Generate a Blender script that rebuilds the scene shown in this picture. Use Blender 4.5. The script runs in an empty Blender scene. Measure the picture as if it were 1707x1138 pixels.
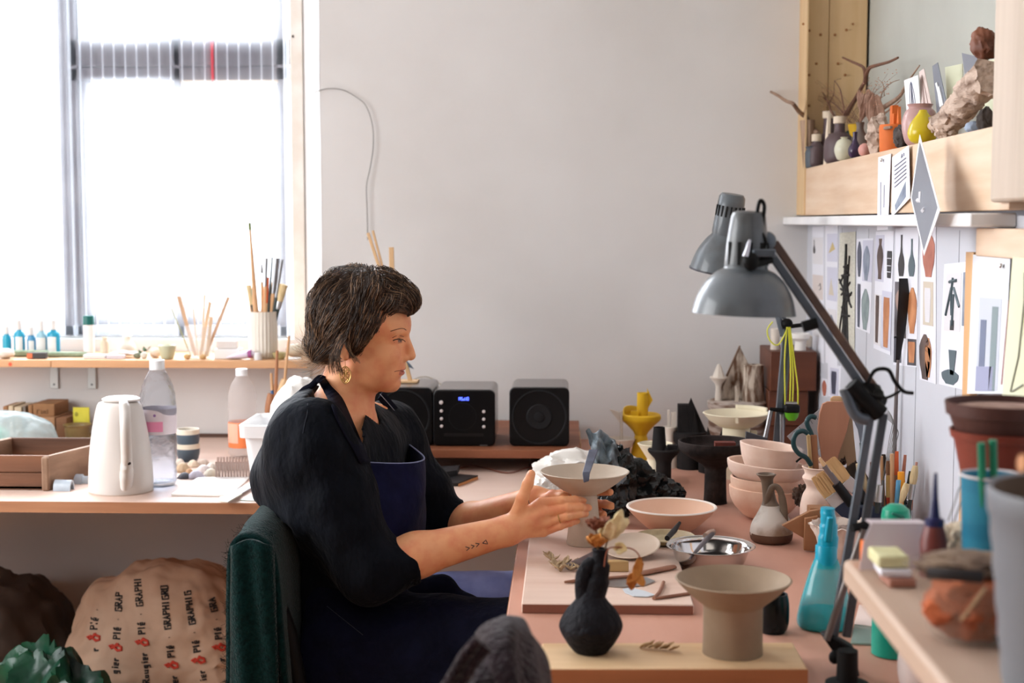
import bpy, bmesh, math, random
import numpy as np
from mathutils import Vector, Matrix, Euler, noise
random.seed(7)
SC = bpy.context.scene
COL = SC.collection
# ---------------------------------------------------------------- camera
EYE = Vector((0.0, 0.0, 1.40)); YAW = math.radians(2.2); PITCH = math.radians(4.8); F = 1707*50/36
cd = bpy.data.cameras.new('camera'); cam = bpy.data.objects.new('camera', cd); COL.objects.link(cam)
cam.location = EYE; cam.rotation_euler = (math.pi/2-PITCH, 0, YAW)
cd.lens = 50; cd.sensor_width = 36; cd.clip_start = 0.05
cd.dof.use_dof = True; cd.dof.focus_distance = 2.80; cd.dof.aperture_fstop = 4.2
SC.camera = cam
# ---------------------------------------------------------------- view, world, daylight
SC.view_settings.view_transform = 'Standard'; SC.view_settings.look = 'None'
SC.view_settings.gamma = 1; SC.view_settings.use_curve_mapping = False
SC.view_settings.exposure = 0.12
SC.cycles.use_denoising = True
SC.cycles.max_bounces = 10; SC.cycles.transparent_max_bounces = 24; SC.cycles.caustics_reflective = False; SC.cycles.caustics_refractive = False
SC.cycles.sample_clamp_indirect = 6
w = bpy.data.worlds.new('sky'); SC.world = w; w.use_nodes = True
nt = w.node_tree; bg = nt.nodes['Background']
tc = nt.nodes.new('ShaderNodeTexCoord'); sp = nt.nodes.new('ShaderNodeSeparateXYZ')
rp = nt.nodes.new('ShaderNodeValToRGB')            # overcast sky: bright beyond the window wall, dim in the deep room behind
nt.links.new(tc.outputs['Generated'], sp.inputs[0]); nt.links.new(sp.outputs['Y'], rp.inputs[0]); nt.links.new(rp.outputs[0], bg.inputs[0])
rp.color_ramp.elements[0].position = 0.0; rp.color_ramp.elements[0].color = (0.065, 0.055, 0.048, 1)
rp.color_ramp.elements[1].position = 0.45; rp.color_ramp.elements[1].color = (1.0, 1.0, 1.0, 1)
bg.inputs[1].default_value = 2.2
def area(name, loc, rot, sx, sy, power, col):
    l = bpy.data.lights.new(name, 'AREA'); l.shape = 'RECTANGLE'; l.size = sx; l.size_y = sy; l.energy = power; l.color = col
    o = bpy.data.objects.new(name, l); COL.objects.link(o); o.location = loc; o.rotation_euler = rot; return o
# daylight outside the window, and a second tall window in the side wall out of frame
area('window_daylight', (-1.45, 5.3, 2.3), (math.radians(-78), 0, 0), 2.6, 2.4, 480, (.95, .98, 1))
area('side_window_daylight', (-2.68, 2.15, 1.75), (0, math.radians(-74), 0), 1.7, 1.7, 84, (.96, .98, 1))
area('rear_fill_light', (-0.3, -1.6, 2.7), (math.radians(55), 0, math.radians(4)), 2.4, 1.2, 6.5, (1, .92, .84))  # soft fill added behind the camera, no opening there
# ---------------------------------------------------------------- pixel geometry
_r = Vector((math.cos(YAW), math.sin(YAW), 0))
_f = Vector((-math.sin(YAW)*math.cos(PITCH), math.cos(YAW)*math.cos(PITCH), -math.sin(PITCH)))
_u = _r.cross(_f)
def ray(px, py): return _f + _r*((px-853.5)/F) + _u*((569-py)/F)
def at(px, py, Y):
    d = ray(px, py); return EYE + d*(Y/d.y)
def onz(px, py, z):
    d = ray(px, py); return EYE + d*((z-EYE.z)/d.z)
def onx(px, py, x):
    d = ray(px, py); return EYE + d*((x-EYE.x)/d.x)
def mpp(Y): return Y/F
# ---------------------------------------------------------------- materials
def lin(c):
    return tuple(((v/255)/12.92 if v/255 <= .04045 else ((v/255+.055)/1.055)**2.4) for v in c)+(1,)
MATS = {}
def mat(key, col=None, rough=.65, col2=None, ns=9, st=(1,1,1), bump=0, bs=60, metal=0, trans=0, emit=0, alpha=1, sss=0, sheen=0, lo=.35, hi=.65, det=5, coat=0, ior=1.45, bd=.004, spec=.5):
    if key in MATS: return MATS[key]
    m = bpy.data.materials.new(key); m.use_nodes = True; MATS[key] = m
    N = m.node_tree.nodes; L = m.node_tree.links; b = N['Principled BSDF']
    c = lin(col); b.inputs['Base Color'].default_value = c; m.diffuse_color = c
    b.inputs['Roughness'].default_value = rough; b.inputs['Metallic'].default_value = metal; b.inputs['IOR'].default_value = ior
    b.inputs['Transmission Weight'].default_value = trans; b.inputs['Alpha'].default_value = alpha
    b.inputs['Coat Weight'].default_value = coat; b.inputs['Specular IOR Level'].default_value = spec
    if sheen: b.inputs['Sheen Weight'].default_value = sheen; b.inputs['Sheen Roughness'].default_value = .4
    if sss: b.inputs['Subsurface Weight'].default_value = sss; b.inputs['Subsurface Radius'].default_value = (.012, .005, .003); b.inputs['Subsurface Scale'].default_value = 1
    if emit: b.inputs['Emission Color'].default_value = c; b.inputs['Emission Strength'].default_value = emit
    if col2 or bump:
        t = N.new('ShaderNodeTexCoord'); mp = N.new('ShaderNodeMapping'); mp.inputs['Scale'].default_value = st
        L.new(t.outputs['Object'], mp.inputs[0])
    if col2:
        n = N.new('ShaderNodeTexNoise'); n.inputs['Scale'].default_value = ns; n.inputs['Detail'].default_value = det
        L.new(mp.outputs[0], n.inputs['Vector'])
        r = N.new('ShaderNodeValToRGB'); r.color_ramp.elements[0].position = lo; r.color_ramp.elements[1].position = hi
        r.color_ramp.elements[0].color = c; r.color_ramp.elements[1].color = lin(col2)
        L.new(n.outputs['Fac'], r.inputs[0]); L.new(r.outputs[0], b.inputs['Base Color'])
    if bump:
        n2 = N.new('ShaderNodeTexNoise'); n2.inputs['Scale'].default_value = bs; n2.inputs['Detail'].default_value = 4
        L.new(mp.outputs[0], n2.inputs['Vector'])
        bp = N.new('ShaderNodeBump'); bp.inputs['Strength'].default_value = bump; bp.inputs['Distance'].default_value = bd
        L.new(n2.outputs['Fac'], bp.inputs['Height']); L.new(bp.outputs[0], b.inputs['Normal'])
    return m
def wood(key, col, col2, axis='x', rough=.55, ns=14, ring=0, bump=.05):
    st = {'x': (.12, 1.6, 1.6), 'y': (1.6, .12, 1.6), 'z': (1.6, 1.6, .12)}[axis]
    return mat(key, col, rough, col2, ns=ns, st=st, bump=bump, bs=50, lo=.3, hi=.72, det=7)
def thin_plastic(key, col, op):
    """thin clear PET wall: mostly see-through, with gloss"""
    m = bpy.data.materials.new(key); m.use_nodes = True; MATS[key] = m; N = m.node_tree.nodes; L = m.node_tree.links; b = N['Principled BSDF']
    b.inputs['Base Color'].default_value = lin(col); b.inputs['Roughness'].default_value = .08; b.inputs['Alpha'].default_value = op
    n = N.new('ShaderNodeTexNoise'); n.inputs['Scale'].default_value = 55; bp = N.new('ShaderNodeBump'); bp.inputs['Strength'].default_value = .5; bp.inputs['Distance'].default_value = .004
    L.new(n.outputs['Fac'], bp.inputs['Height']); L.new(bp.outputs[0], b.inputs['Normal']); return m
def crinkle(key, col, clear, ior=1.18, bump=.8, bs=45, rough=.06):
    """crinkled see-through bottle plastic: part plain see-through, part refracting"""
    m = bpy.data.materials.new(key); m.use_nodes = True; MATS[key] = m; N = m.node_tree.nodes; L = m.node_tree.links; o = N['Material Output']; N.remove(N['Principled BSDF'])
    mx = N.new('ShaderNodeMixShader'); tr = N.new('ShaderNodeBsdfTransparent'); gl = N.new('ShaderNodeBsdfGlass'); mx.inputs[0].default_value = 1-clear
    tr.inputs[0].default_value = lin(col); gl.inputs['Color'].default_value = lin(col); gl.inputs['IOR'].default_value = ior; gl.inputs['Roughness'].default_value = rough
    n = N.new('ShaderNodeTexNoise'); n.inputs['Scale'].default_value = bs; n.inputs['Detail'].default_value = 3; bp = N.new('ShaderNodeBump'); bp.inputs['Strength'].default_value = bump; bp.inputs['Distance'].default_value = .006
    t = N.new('ShaderNodeTexCoord'); L.new(t.outputs['Object'], n.inputs['Vector']); L.new(n.outputs['Fac'], bp.inputs['Height']); L.new(bp.outputs[0], gl.inputs['Normal'])
    L.new(tr.outputs[0], mx.inputs[1]); L.new(gl.outputs[0], mx.inputs[2]); L.new(mx.outputs[0], o.inputs[0]); return m
# ---------------------------------------------------------------- mesh builder
class M:
    def __init__(s): s.v = []; s.f = []; s.mi = []
    def add(s, v, f, mi=0):
        o = len(s.v); s.v += [Vector(p) for p in v]; s.f += [tuple(i+o for i in q) for q in f]; s.mi += [mi]*len(f); return s
    def box(s, a, b, mi=0, rot=None):
        a = Vector(a); b = Vector(b); c = (a+b)/2; h = (b-a)/2
        vs = [Vector((x*h.x, y*h.y, z*h.z)) for x in (-1,1) for y in (-1,1) for z in (-1,1)]
        if rot is not None: vs = [rot @ p for p in vs]
        return s.add([c+p for p in vs], [(0,1,3,2),(4,6,7,5),(0,4,5,1),(2,3,7,6),(0,2,6,4),(1,5,7,3)], mi)
    def lathe(s, prof, c, n=40, rot=None, mi=0, ex=1, ey=1, wob=0, seed=0):
        c = Vector(c); vs = []; fs = []; rows = []
        for r, h in prof:
            if r < 1e-6: rows.append([len(vs)]); vs.append(Vector((0,0,h)))
            else:
                row = []
                for k in range(n):
                    a = 2*math.pi*k/n; row.append(len(vs)); rr = r
                    if wob: rr = r*(1+wob*noise.noise(Vector((math.cos(a)*1.3+seed, math.sin(a)*1.3, h*25+seed))))
                    vs.append(Vector((rr*math.cos(a)*ex, rr*math.sin(a)*ey, h)))
                rows.append(row)
        for A, B in zip(rows, rows[1:]):
            if len(A) == 1 and len(B) == 1: continue
            for k in range(n):
                k2 = (k+1) % n
                if len(A) == 1: fs.append((A[0], B[k2], B[k]))
                elif len(B) == 1: fs.append((A[k], A[k2], B[0]))
                else: fs.append((A[k], A[k2], B[k2], B[k]))
        if rot is not None: vs = [rot @ p for p in vs]
        return s.add([c+p for p in vs], fs, mi)
    def tube(s, pts, rad, n=10, mi=0, flat=None):
        pts = [Vector(p) for p in pts]; m = len(pts)
        if not hasattr(rad, '__len__'): rad = [rad]*m
        vs = []; fs = []; prev = None
        for i, p in enumerate(pts):
            t = (pts[min(i+1, m-1)]-pts[max(i-1, 0)]).normalized()
            if prev is None:
                up = flat if flat is not None else (Vector((0,0,1)) if abs(t.z) < .9 else Vector((0,1,0)))
                a = t.cross(up).normalized()
            else: a = (prev - t*prev.dot(t)).normalized()
            prev = a; b = t.cross(a)
            e = rad[i] if hasattr(rad[i], '__len__') else (rad[i], rad[i])
            for k in range(n):
                g = 2*math.pi*k/n; vs.append(p + a*(e[0]*math.cos(g)) + b*(e[1]*math.sin(g)))
        for i in range(m-1):
            for k in range(n):
                k2 = (k+1) % n; fs.append((i*n+k, i*n+k2, (i+1)*n+k2, (i+1)*n+k))
        fs.append(tuple(range(n))[::-1]); fs.append(tuple((m-1)*n+k for k in range(n)))
        return s.add(vs, fs, mi)
    def prism(s, poly, d, mi=0):
        """poly: 3D outline; d: thickness vector"""
        d = Vector(d); n = len(poly); p = [Vector(q) for q in poly]
        return s.add(p+[q+d for q in p], [tuple(range(n))[::-1], tuple(range(n, 2*n))]+[(k, (k+1) % n, n+(k+1) % n, n+k) for k in range(n)], mi)
    def ball(s, c, r, mi=0, sub=3, rough=0, sc=6, rot=None, seed=0, crease=0):
        bm = bmesh.new(); bmesh.ops.create_icosphere(bm, subdivisions=sub, radius=1)
        r = Vector(r) if hasattr(r, '__len__') else Vector((r, r, r)); vs = []
        for q in bm.verts:
            p = q.co.copy()
            if rough: p *= 1+rough*(noise.fractal(p*sc*.35+Vector((seed, seed*.7, 0)), .8, 2.0, 4))
            if crease:
                w_ = q.co*sc*.3+Vector((seed*1.3, seed*.7, 1)); w_ = w_+Vector((noise.noise(w_*.8), noise.noise(w_*.8+Vector((3,1,0))), 0))*.9
                p *= 1-crease*(abs(noise.noise(w_))*1.1+abs(noise.noise(w_*2.1))*.38+abs(noise.noise(w_*4.2))*.07)
            p = Vector((p.x*r.x, p.y*r.y, p.z*r.z))
            if rot is not None: p = rot @ p
            vs.append(Vector(c)+p)
        fs = [tuple(x.index for x in f.verts) for f in bm.faces]; bm.free()
        return s.add(vs, fs, mi)
    def grid(s, fn, nu, nv, mi=0):
        vs = [Vector(fn(i/nu, j/nv)) for i in range(nu+1) for j in range(nv+1)]
        return s.add(vs, [(i*(nv+1)+j, (i+1)*(nv+1)+j, (i+1)*(nv+1)+j+1, i*(nv+1)+j+1) for i in range(nu) for j in range(nv)], mi)
    def build(s, name, m, parent=None, loc=None, bevel=0, sharp=.7, solid=0, subd=0, label=None, smooth=True):
        me = bpy.data.meshes.new(name)
        inv = Matrix()
        if parent is not None: inv = WM[parent.name].inverted()
        elif loc is not None: inv = Matrix.Translation(-Vector(loc))
        me.from_pydata([tuple(inv @ p) for p in s.v], [], s.f)
        for q in (m if isinstance(m, (list, tuple)) else [m]): me.materials.append(q)
        for pl, i in zip(me.polygons, s.mi): pl.material_index = i; pl.use_smooth = smooth
        me.update()
        bm = bmesh.new(); bm.from_mesh(me); bmesh.ops.recalc_face_normals(bm, faces=bm.faces); bm.to_mesh(me); bm.free()
        if smooth: me.set_sharp_from_angle(angle=sharp)
        o = bpy.data.objects.new(name, me); COL.objects.link(o)
        if parent is not None: o.parent = parent; WM[o.name] = WM[parent.name]
        else:
            o.location = loc if loc is not None else (0,0,0); WM[o.name] = Matrix.Translation(o.location)
        if solid: q = o.modifiers.new('solid', 'SOLIDIFY'); q.thickness = solid; q.offset = 0
        if bevel: q = o.modifiers.new('bevel', 'BEVEL'); q.width = bevel; q.segments = 2; q.limit_method = 'ANGLE'; q.angle_limit = .6
        if subd: q = o.modifiers.new('sub', 'SUBSURF'); q.levels = subd; q.render_levels = subd
        if label: o['label'] = label
        return o
WM = {}
def tag(o, label, cat, group=None, kind=None):
    o['label'] = label; o['category'] = cat
    if group: o['group'] = group
    if kind: o['kind'] = kind
    return o
def thing(name, label, cat, loc=(0,0,0), group=None):
    o = bpy.data.objects.new(name, None); COL.objects.link(o); o.location = loc; o.empty_display_size = .05
    WM[o.name] = Matrix.Translation(Vector(loc)); return tag(o, label, cat, group)
def structure(o): o['kind'] = 'structure'; return o
def hollow(outer, t, floor=None):
    """outer profile (r,h) from base to rim -> closed profile with inner wall"""
    floor = t if floor is None else floor
    rim = outer[-1]; inner = []
    for i in range(len(outer)-2, -1, -1):
        r, h = outer[i]
        if h > floor+1e-5 and r-t > 0: inner.append((r-t, h))
    ri = None
    for (r0, h0), (r1, h1) in zip(outer, outer[1:]):
        if h0 <= floor <= h1 and h1 > h0: ri = r0+(r1-r0)*(floor-h0)/(h1-h0)-t
    if ri is None or ri < 0: ri = max(outer[0][0]-t, .001)
    return [(0, 0)]+list(outer)+[(rim[0]-t*.5, rim[1]+t*.25), (rim[0]-t, rim[1]-t*.1)]+inner+[(ri, floor), (0, floor)]
def smoothprof(pts, n=4):
    """Catmull-Rom through profile points"""
    out = []
    P = [pts[0]]+list(pts)+[pts[-1]]
    for i in range(1, len(P)-2):
        for k in range(n):
            t = k/n; a, b, c, d = P[i-1], P[i], P[i+1], P[i+2]
            out.append(tuple(.5*((2*b[j])+(-a[j]+c[j])*t+(2*a[j]-5*b[j]+4*c[j]-d[j])*t*t+(-a[j]+3*b[j]-3*c[j]+d[j])*t**3) for j in range(len(b))))
    out.append(tuple(pts[-1])); return out
def sm3(pts, n=5): return [Vector(p) for p in smoothprof([tuple(p) for p in pts], n)]
def pot(name, label, cat, px, py, prof, m, z=None, Y=None, t=4, floor=None, group=None, sm=3, n=44, wob=0, seed=0, rot=None, solid=False, ex=1, ey=1):
    """turned vessel: profile (radius, height) in photo pixels at its own distance; px,py = centre of the base"""
    c = onz(px, py, z) if Y is None else at(px, py, Y)
    s = mpp(c.y); P = [(r*s, h*s) for r, h in (smoothprof(prof, sm) if sm > 1 else prof)]
    P = [(max(r, .0004), h) for r, h in P]
    pr = [(0, 0)]+P+[(0, P[-1][1])] if solid else hollow(P, t*s, None if floor is None else floor*s)
    o = M().lathe(pr, c, n, wob=wob, seed=seed, rot=rot, ex=ex, ey=ey).build(name, m, loc=c)
    return tag(o, label, cat, group)
def copy_tree(o, loc=None, label=None):
    r = o.copy(); COL.objects.link(r); WM[r.name] = WM[o.name]
    for c in o.children:
        d = c.copy(); COL.objects.link(d); d.parent = r
        for g in c.children:
            e = g.copy(); COL.objects.link(e); e.parent = d
    if loc is not None: r.location = loc
    if label: r['label'] = label
    return r
# ================================================================ the room
WY = 4.18; WX = .70; TZ = .76
m_wall = mat('white_plaster', (214,212,211), .9, (206,203,201), ns=2.2, bump=.05, bs=14)
m_white = mat('white_paint', (232,232,232), .6, (222,222,224), ns=5)
m_board = mat('white_boards', (206,208,216), .55, (198,200,208), ns=3)
m_floor = mat('concrete_floor', (206,160,126), .8, (184,140,108), ns=4)
m_ceil = mat('ceiling_paint', (232,230,228), .9)
m_pine = wood('pine_x', (234,212,184), (222,194,160), 'x'); m_piney = wood('pine_y', (226,202,178), (208,174,142), 'y', ns=22)
m_pinez = wood('pine_z', (222,192,150), (206,172,126), 'z', ns=16)
m_ply = wood('plywood_edge', (186,134,98), (160,108,76), 'x', ns=26)
m_table = mat('worktop_ply', (206,156,136), .5, (186,134,112), ns=7, st=(1,.3,1), lo=.3, hi=.7, bump=.03)
m_bench = mat('bench_ply', (222,196,182), .4, (210,180,164), ns=7, st=(.3,1,1), lo=.3, hi=.7)
x_rev = at(535, 300, WY).x; WINB = at(100, 560, 4.36).z; WINT = 2.95; WL = -2.75
def wall(name, boxes, m):
    b = M()
    for p, q in boxes: b.box(p, q)
    return structure(b.build(name, m))
# back wall with a splayed window opening
wb = M()
wb.box((x_rev, WY, 0), (1.3, WY+.3, 3.2)); wb.box((WL, WY, 0), (x_rev, WY+.3, 1.0)); wb.box((WL, WY, WINT), (x_rev, WY+.3, 3.2)); wb.box((WL, WY, 1.0), (-2.2, WY+.3, WINT))
x_in = at(506, 300, 4.33).x
n_ = 14; rim = []                                   # uneven splayed reveal
for k in range(n_+1):
    z = 1.0+(WINT-1.0)*k/n_; rim.append((x_rev+.006*noise.noise(Vector((0, 0, z*3))), WY-.001, z))
for k in range(n_):
    a, b_ = rim[k], rim[k+1]
    wb.add([a, b_, (x_in, 4.33, b_[2]), (x_in, 4.33, a[2]), (a[0], WY+.3, a[2]), (b_[0], WY+.3, b_[2])], [(0,1,2,3), (3,2,5,4)])
wall_back = structure(wb.build('wall_back', m_wall, sharp=.4))
wall('wall_right', [((WX, 1.0, 0), (WX+.10, WY, 1.41)), ((.86, 1.0, 1.41), (.96, WY, 3.2))], [m_board][0])
# long joints between the boards of that wall
wall('wall_left', [((WL-.1, -.3, 0), (WL, 1.2, 3.2)), ((WL-.1, 3.5, 0), (WL, WY+.3, 3.2)), ((WL-.1, 1.2, 0), (WL, 3.5, .8)), ((WL-.1, 1.2, 2.9), (WL, 3.5, 3.2))], m_wall)
wall('floor', [((WL-.1, -.5, -.06), (1.3, WY+.3, 0))], m_floor)
wall('ceiling', [((WL-.1, -.5, 3.2), (1.3, WY+.3, 3.28))], m_ceil)
sm_ = M()
for px in (1362, 1402, 1446, 1530, 1597):
    y = onx(px, 500, WX).y; sm_.box((WX-.0006, y-.0012, .78), (WX+.01, y+.0012, 1.385))
structure(sm_.build('trim_2', mat('joint_grey', (150,152,160), .8)))
# ---------------------------------------------------------------- window
FY = 4.37
m_frame = mat('old_window_paint', (146,142,144), .6, (120,116,120), ns=6)
m_frame2 = mat('weathered_jamb', (236,232,226), .7, (220,212,202), ns=10)
m_frame3 = mat('pale_beading', (214,190,160), .6)
win = bpy.data.objects.new('window_1', None); COL.objects.link(win); win.location = (-1.4, FY, WINB); win['kind'] = 'structure'
WM['window_1'] = Matrix.Translation(win.location)
X = lambda px, Y=FY: at(px, 300, Y).x
Zp = lambda py, Y=FY: at(300, py, Y).z
def bar(name, px0, px1, z0, z1, d=.05, y=FY, m=m_frame, be=.004):
    return M().box((X(px0, y), y, z0), (X(px1, y), y+d, z1)).build(name, m, win, bevel=be)
zt0, zt1 = Zp(135), Zp(64)
bar('mullion', 101, 118, WINB, WINT); bar('mullion', 122, 134, WINB, WINT)
bar('transom', 122, 486, zt0+.045, zt1, .07); bar('transom', 122, 486, zt0, zt0+.042, .055)
bar('casement_stile', 139, 153, WINB, zt0); bar('casement_stile', 138, 146, zt1, WINT)
bar('casement_stile', 291.5, 304.5, WINB, WINT); bar('casement_stile', 309, 313, WINB, WINT, .02, FY+.03)
bar('casement_stile', 462, 484, WINB, WINT)
bar('casement_rail', 304, 465, zt0-.008, zt0+.003, .03, FY-.004, m_frame3, .002)
bar('casement_rail', -230, 484, WINB, WINB+.035, .05, FY, m_white)
bar('casement_rail', -230, 100, WINB+.035, WINB+.07, .03, FY+.02); bar('casement_rail', 150, 470, WINB+.035, WINB+.085, .03, FY+.02)
bar('jamb', 486, 507, WINB-.05, WINT, .06, 4.31, m_frame2, .003)
bar('screw_hole', 489.5, 492.5, Zp(63, 4.3), Zp(59, 4.3), .004, 4.307, mat('screw_dark', (60,52,44), .6), 0)
M().box((X(-240), FY+.012, WINB), (X(484), FY+.016, WINT)).build('pane', mat('window_glass', (250,252,255), .02, alpha=.12), win)
# ribbed twin-wall plastic sheet screwed over the old frame
def poly_mat(key, op, col):
    m = bpy.data.materials.new(key); m.use_nodes = True; N = m.node_tree.nodes; L = m.node_tree.links
    o = N['Material Output']; N.remove(N['Principled BSDF'])
    mx = N.new('ShaderNodeMixShader'); tr = N.new('ShaderNodeBsdfTransparent'); tl = N.new('ShaderNodeBsdfTranslucent')
    tr.inputs[0].default_value = (.97,.98,1,1); tl.inputs[0].default_value = lin(col); mx.inputs[0].default_value = op
    L.new(tr.outputs[0], mx.inputs[1]); L.new(tl.outputs[0], mx.inputs[2]); L.new(mx.outputs[0], o.inputs[0]); return m
PY = FY-.022
pm = M(); pm.box((X(-230, PY), PY, WINB+.004), (X(484, PY), PY+.0015, WINT))
pm.build('plastic_sheet', poly_mat('twin_wall_plastic', .13, (240,246,255)), win)
rb = M(); px = -220.0
while px < 482:
    x = X(px, PY); wd = .0028
    rb.box((x-wd/2, PY+.002, WINB+.004), (x+wd/2, PY+.008, WINT)); px += 18.8
for px in (119.8, 137.2): rb.box((X(px, PY)-.002, PY+.002, WINB), (X(px, PY)+.002, PY+.009, WINT))
rb.build('sheet_ribs', poly_mat('rib_plastic', .8, (252,254,255)), win)
c = M().tube([(X(358), FY-.006, WINT), (X(358), FY-.006, Zp(470))], .0016, 6); c.tube([(X(358.5), FY-.008, Zp(66)), (X(358.5), FY-.008, Zp(133))], .0045, 8)
tag(c.build('red_cord', mat('red_cord', (226,40,56), .6), loc=(X(358), FY, 1.25)), 'thin red cord hanging straight down inside the window', 'cord')
gs = M().box((X(-230, 4.34), 4.325, WINB-.012), (X(486, 4.34), 4.333, WINB-.002)); gs.build('gasket', mat('green_seal', (110,140,128), .7), win)
structure(M().box((WL, 4.30, 1.0), (x_rev-.01, 4.5, WINB-.003)).build('sill_1', m_white))
# ---------------------------------------------------------------- timber niche above the right-hand wall
XB = .671
nb = thing('display_niche', 'open pine shelf niche full of small pots, high on the wall of pictures', 'shelf', (XB, 4.1, 1.42))
pl = M().box((XB, 4.10, 1.44), (at(1381, 100, 4.1).x-.0008, 4.16, 3.2)); pl.build('end_board', m_pinez, nb, bevel=.002)
pl = M().box((at(1381, 100, 4.1).x+.0008, 4.105, 1.44), (.845, 4.16, 3.2)); pl.build('end_board', m_pinez, nb, bevel=.002)
M().box((XB-.004, 4.05, 1.42), (XB, 4.18, 3.2)).build('edge_strip', m_pinez, nb)
ztop = onx(1332, 283, XB).z; zbot = 1.418
M().box((XB, 2.2, zbot), (XB+.03, 4.14, ztop)).build('front_rail', m_piney, nb, bevel=.002)
M().box((XB+.03, 2.2, ztop-.025), (.855, 4.14, ztop-.004)).build('shelf_board', m_piney, nb)
M().box((.852, 2.0, ztop), (.86, 4.12, 3.2)).build('back_panel', mat('niche_back', (188,190,182), .8, (178,180,172), ns=3), nb)
pst = M().box((.655, 2.03, 1.43), (.80, 2.245, 3.2)); pst.build('post', wood('post_pine', (194,177,160), (178,160,142), 'z', ns=16), nb, bevel=.006)
m_kn = mat('knot_brown', (150,96,52), .6)
for px, py in [(1339,40),(1422,40),(1349,51),(1368,58),(1411,50),(1392,58),(1361,106),(1397,106),(1349,125),(1409,125),(1349,176)]:
    p = at(px, py, 4.0985); M().lathe([(0,0),(.004 if py != 40 else .0035,0),(.003,.0012),(0,.0014)], p, 10, rot=Matrix.Rotation(math.pi/2, 3, 'X')).build('knot', m_kn, nb)
led = M().box((.628, 2.25, 1.392), (WX, WY, 1.414)); structure(led.build('trim_1', m_white, bevel=.003))
bt = M().box((.665, 2.0, 1.345), (WX, onx(1632, 395, .67).y, 1.39)); tag(bt.build('pine_batten', m_piney, loc=(.68, 2.2, 1.345), bevel=.002), 'short pale pine batten fixed under the white ledge by the upright post', 'batten')
# ---------------------------------------------------------------- worktops
TL = -.096
wt = thing('work_table', 'long pinkish plywood workbench top along the wall of pictures, covered in pots', 'table', (.3, 2.6, 0))
M().box((TL, 1.15, TZ-.03), (WX-.002, WY-.002, TZ)).build('tabletop', m_table, wt, bevel=.002)
for y in (1.3, 2.9):
    M().box((.55, y, 0), (.62, y+.07, TZ-.03)).build('leg', m_pinez, wt)
M().box((.02, 3.9, 0), (.09, 3.97, TZ-.03)).build('leg', m_pinez, wt)
wb2 = thing('window_bench', 'pale plywood bench under the window carrying the kettle', 'bench', (-1.3, 3.7, 0))
BF = onz(200, 836, TZ).y
M().box((WL+.005, BF, TZ-.027), (TL-.002, WY-.002, TZ)).build('benchtop', [m_bench, m_ply], wb2, bevel=.0015)
M().box((WL+.005, BF-.001, TZ-.0265), (TL-.003, BF+.0005, TZ-.0012)).build('plywood_edge', m_ply, wb2)
for x in (-2.6,): M().box((x, 4.08, 0), (x+.06, 4.14, TZ-.027)).build('leg', m_pinez, wb2)
M().box((TL-.001, 1.152, TZ-.0285), (TL-.0002, BF, TZ-.0015)).build('plywood_edge', m_ply, wt)
structure(M().box((WL+.01, WY-.012, TZ), (-.62, WY-.001, TZ+.010)).build('trim_3', mat('dark_batten', (84,60,48), .7)))
# window shelf: two boards butted end to end, on steel angle brackets
SZ = at(200, 600.5, 4.02).z; SF = 4.02
xs = at(85, 605, SF).x
m_sh = wood('shelf_pine', (214,170,128), (196,146,104), 'x', ns=18)
s1 = thing('window_shelf', 'short end of the pine window shelf, with the red dot on its edge', 'shelf', (xs-.4, SF, SZ))
M().box((WL+.005, SF, SZ-.021), (xs-.0008, 4.31, SZ)).build('shelf_board', m_sh, s1, bevel=.0015)
p = at(17, 607, SF-.0006); M().lathe([(0,0),(.0055,0),(.005,.0006),(0,.0007)], p, 16, rot=Matrix.Rotation(math.pi/2, 3, 'X')).build('dot', mat('red_dot', (226,86,52), .6), s1)
s2 = thing('window_shelf', 'long pine window shelf carrying the jars of tools', 'shelf', (xs+.4, SF, SZ))
M().box((xs+.0008, SF, SZ-.0215), (at(512, 600, SF).x, 4.31, SZ+.001)).build('shelf_board', m_sh, s2, bevel=.0015)
m_steel = mat('galvanised', (196,198,196), .45, metal=.3)
for px in (89, 152, 510):
    a = at(px, 614, 4.17)
    br = M().box((a.x-.012, 4.172, SZ-.10), (a.x+.012, 4.1795, SZ-.0216)); br.box((a.x-.012, 4.06, SZ-.025), (a.x+.012, 4.175, SZ-.0216))
    b_ = br.build('bracket', m_steel, s2, bevel=.001)
    for dz in (-.035, -.088): M().lathe([(0,0),(.0035,0),(.003,.0015),(0,.002)], (a.x, 4.1725, SZ+dz), 10, rot=Matrix.Rotation(math.pi/2, 3, 'X')).build('screw', mat('screw_grey', (90,90,92), .5, metal=.6), b_)
# speaker shelf on low blocks
SPY = 3.60; SPZ = at(800, 749.5, SPY).z
ss = thing('speaker_shelf', 'low brown board raised off the bench, carrying the stereo', 'shelf', (-.25, SPY, TZ))
M().box((at(540, 750, SPY).x, SPY, SPZ-.022), (at(968, 750, SPY).x, 4.15, SPZ)).build('board', wood('brown_board', (150,92,62), (120,68,44), 'x', ns=16), ss, bevel=.002)
for px in (570, 950):
    x = at(px, 750, 3.95).x; M().box((x-.03, 3.86, TZ), (x+.03, 4.1, SPZ-.022)).build('block', m_pinez, ss)
# near plank along the wall, above the table
PZ = 1.0
pk = thing('wall_plank', 'thick pale pine plank running along the wall above the table, holding pots', 'shelf', (.45, 1.4, PZ))
pc = onz(1405, 931, PZ)
M().box((pc.x, .78, PZ-.030), (WX-.003, pc.y, PZ)).build('plank', wood('plank_pine', (194,168,148), (180,152,130), 'y', ns=12), pk, bevel=.006)
M().box((pc.x+.2, 1.0, .765), (WX-.003, 1.06, PZ-.03)).build('support', m_pinez, pk)
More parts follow.
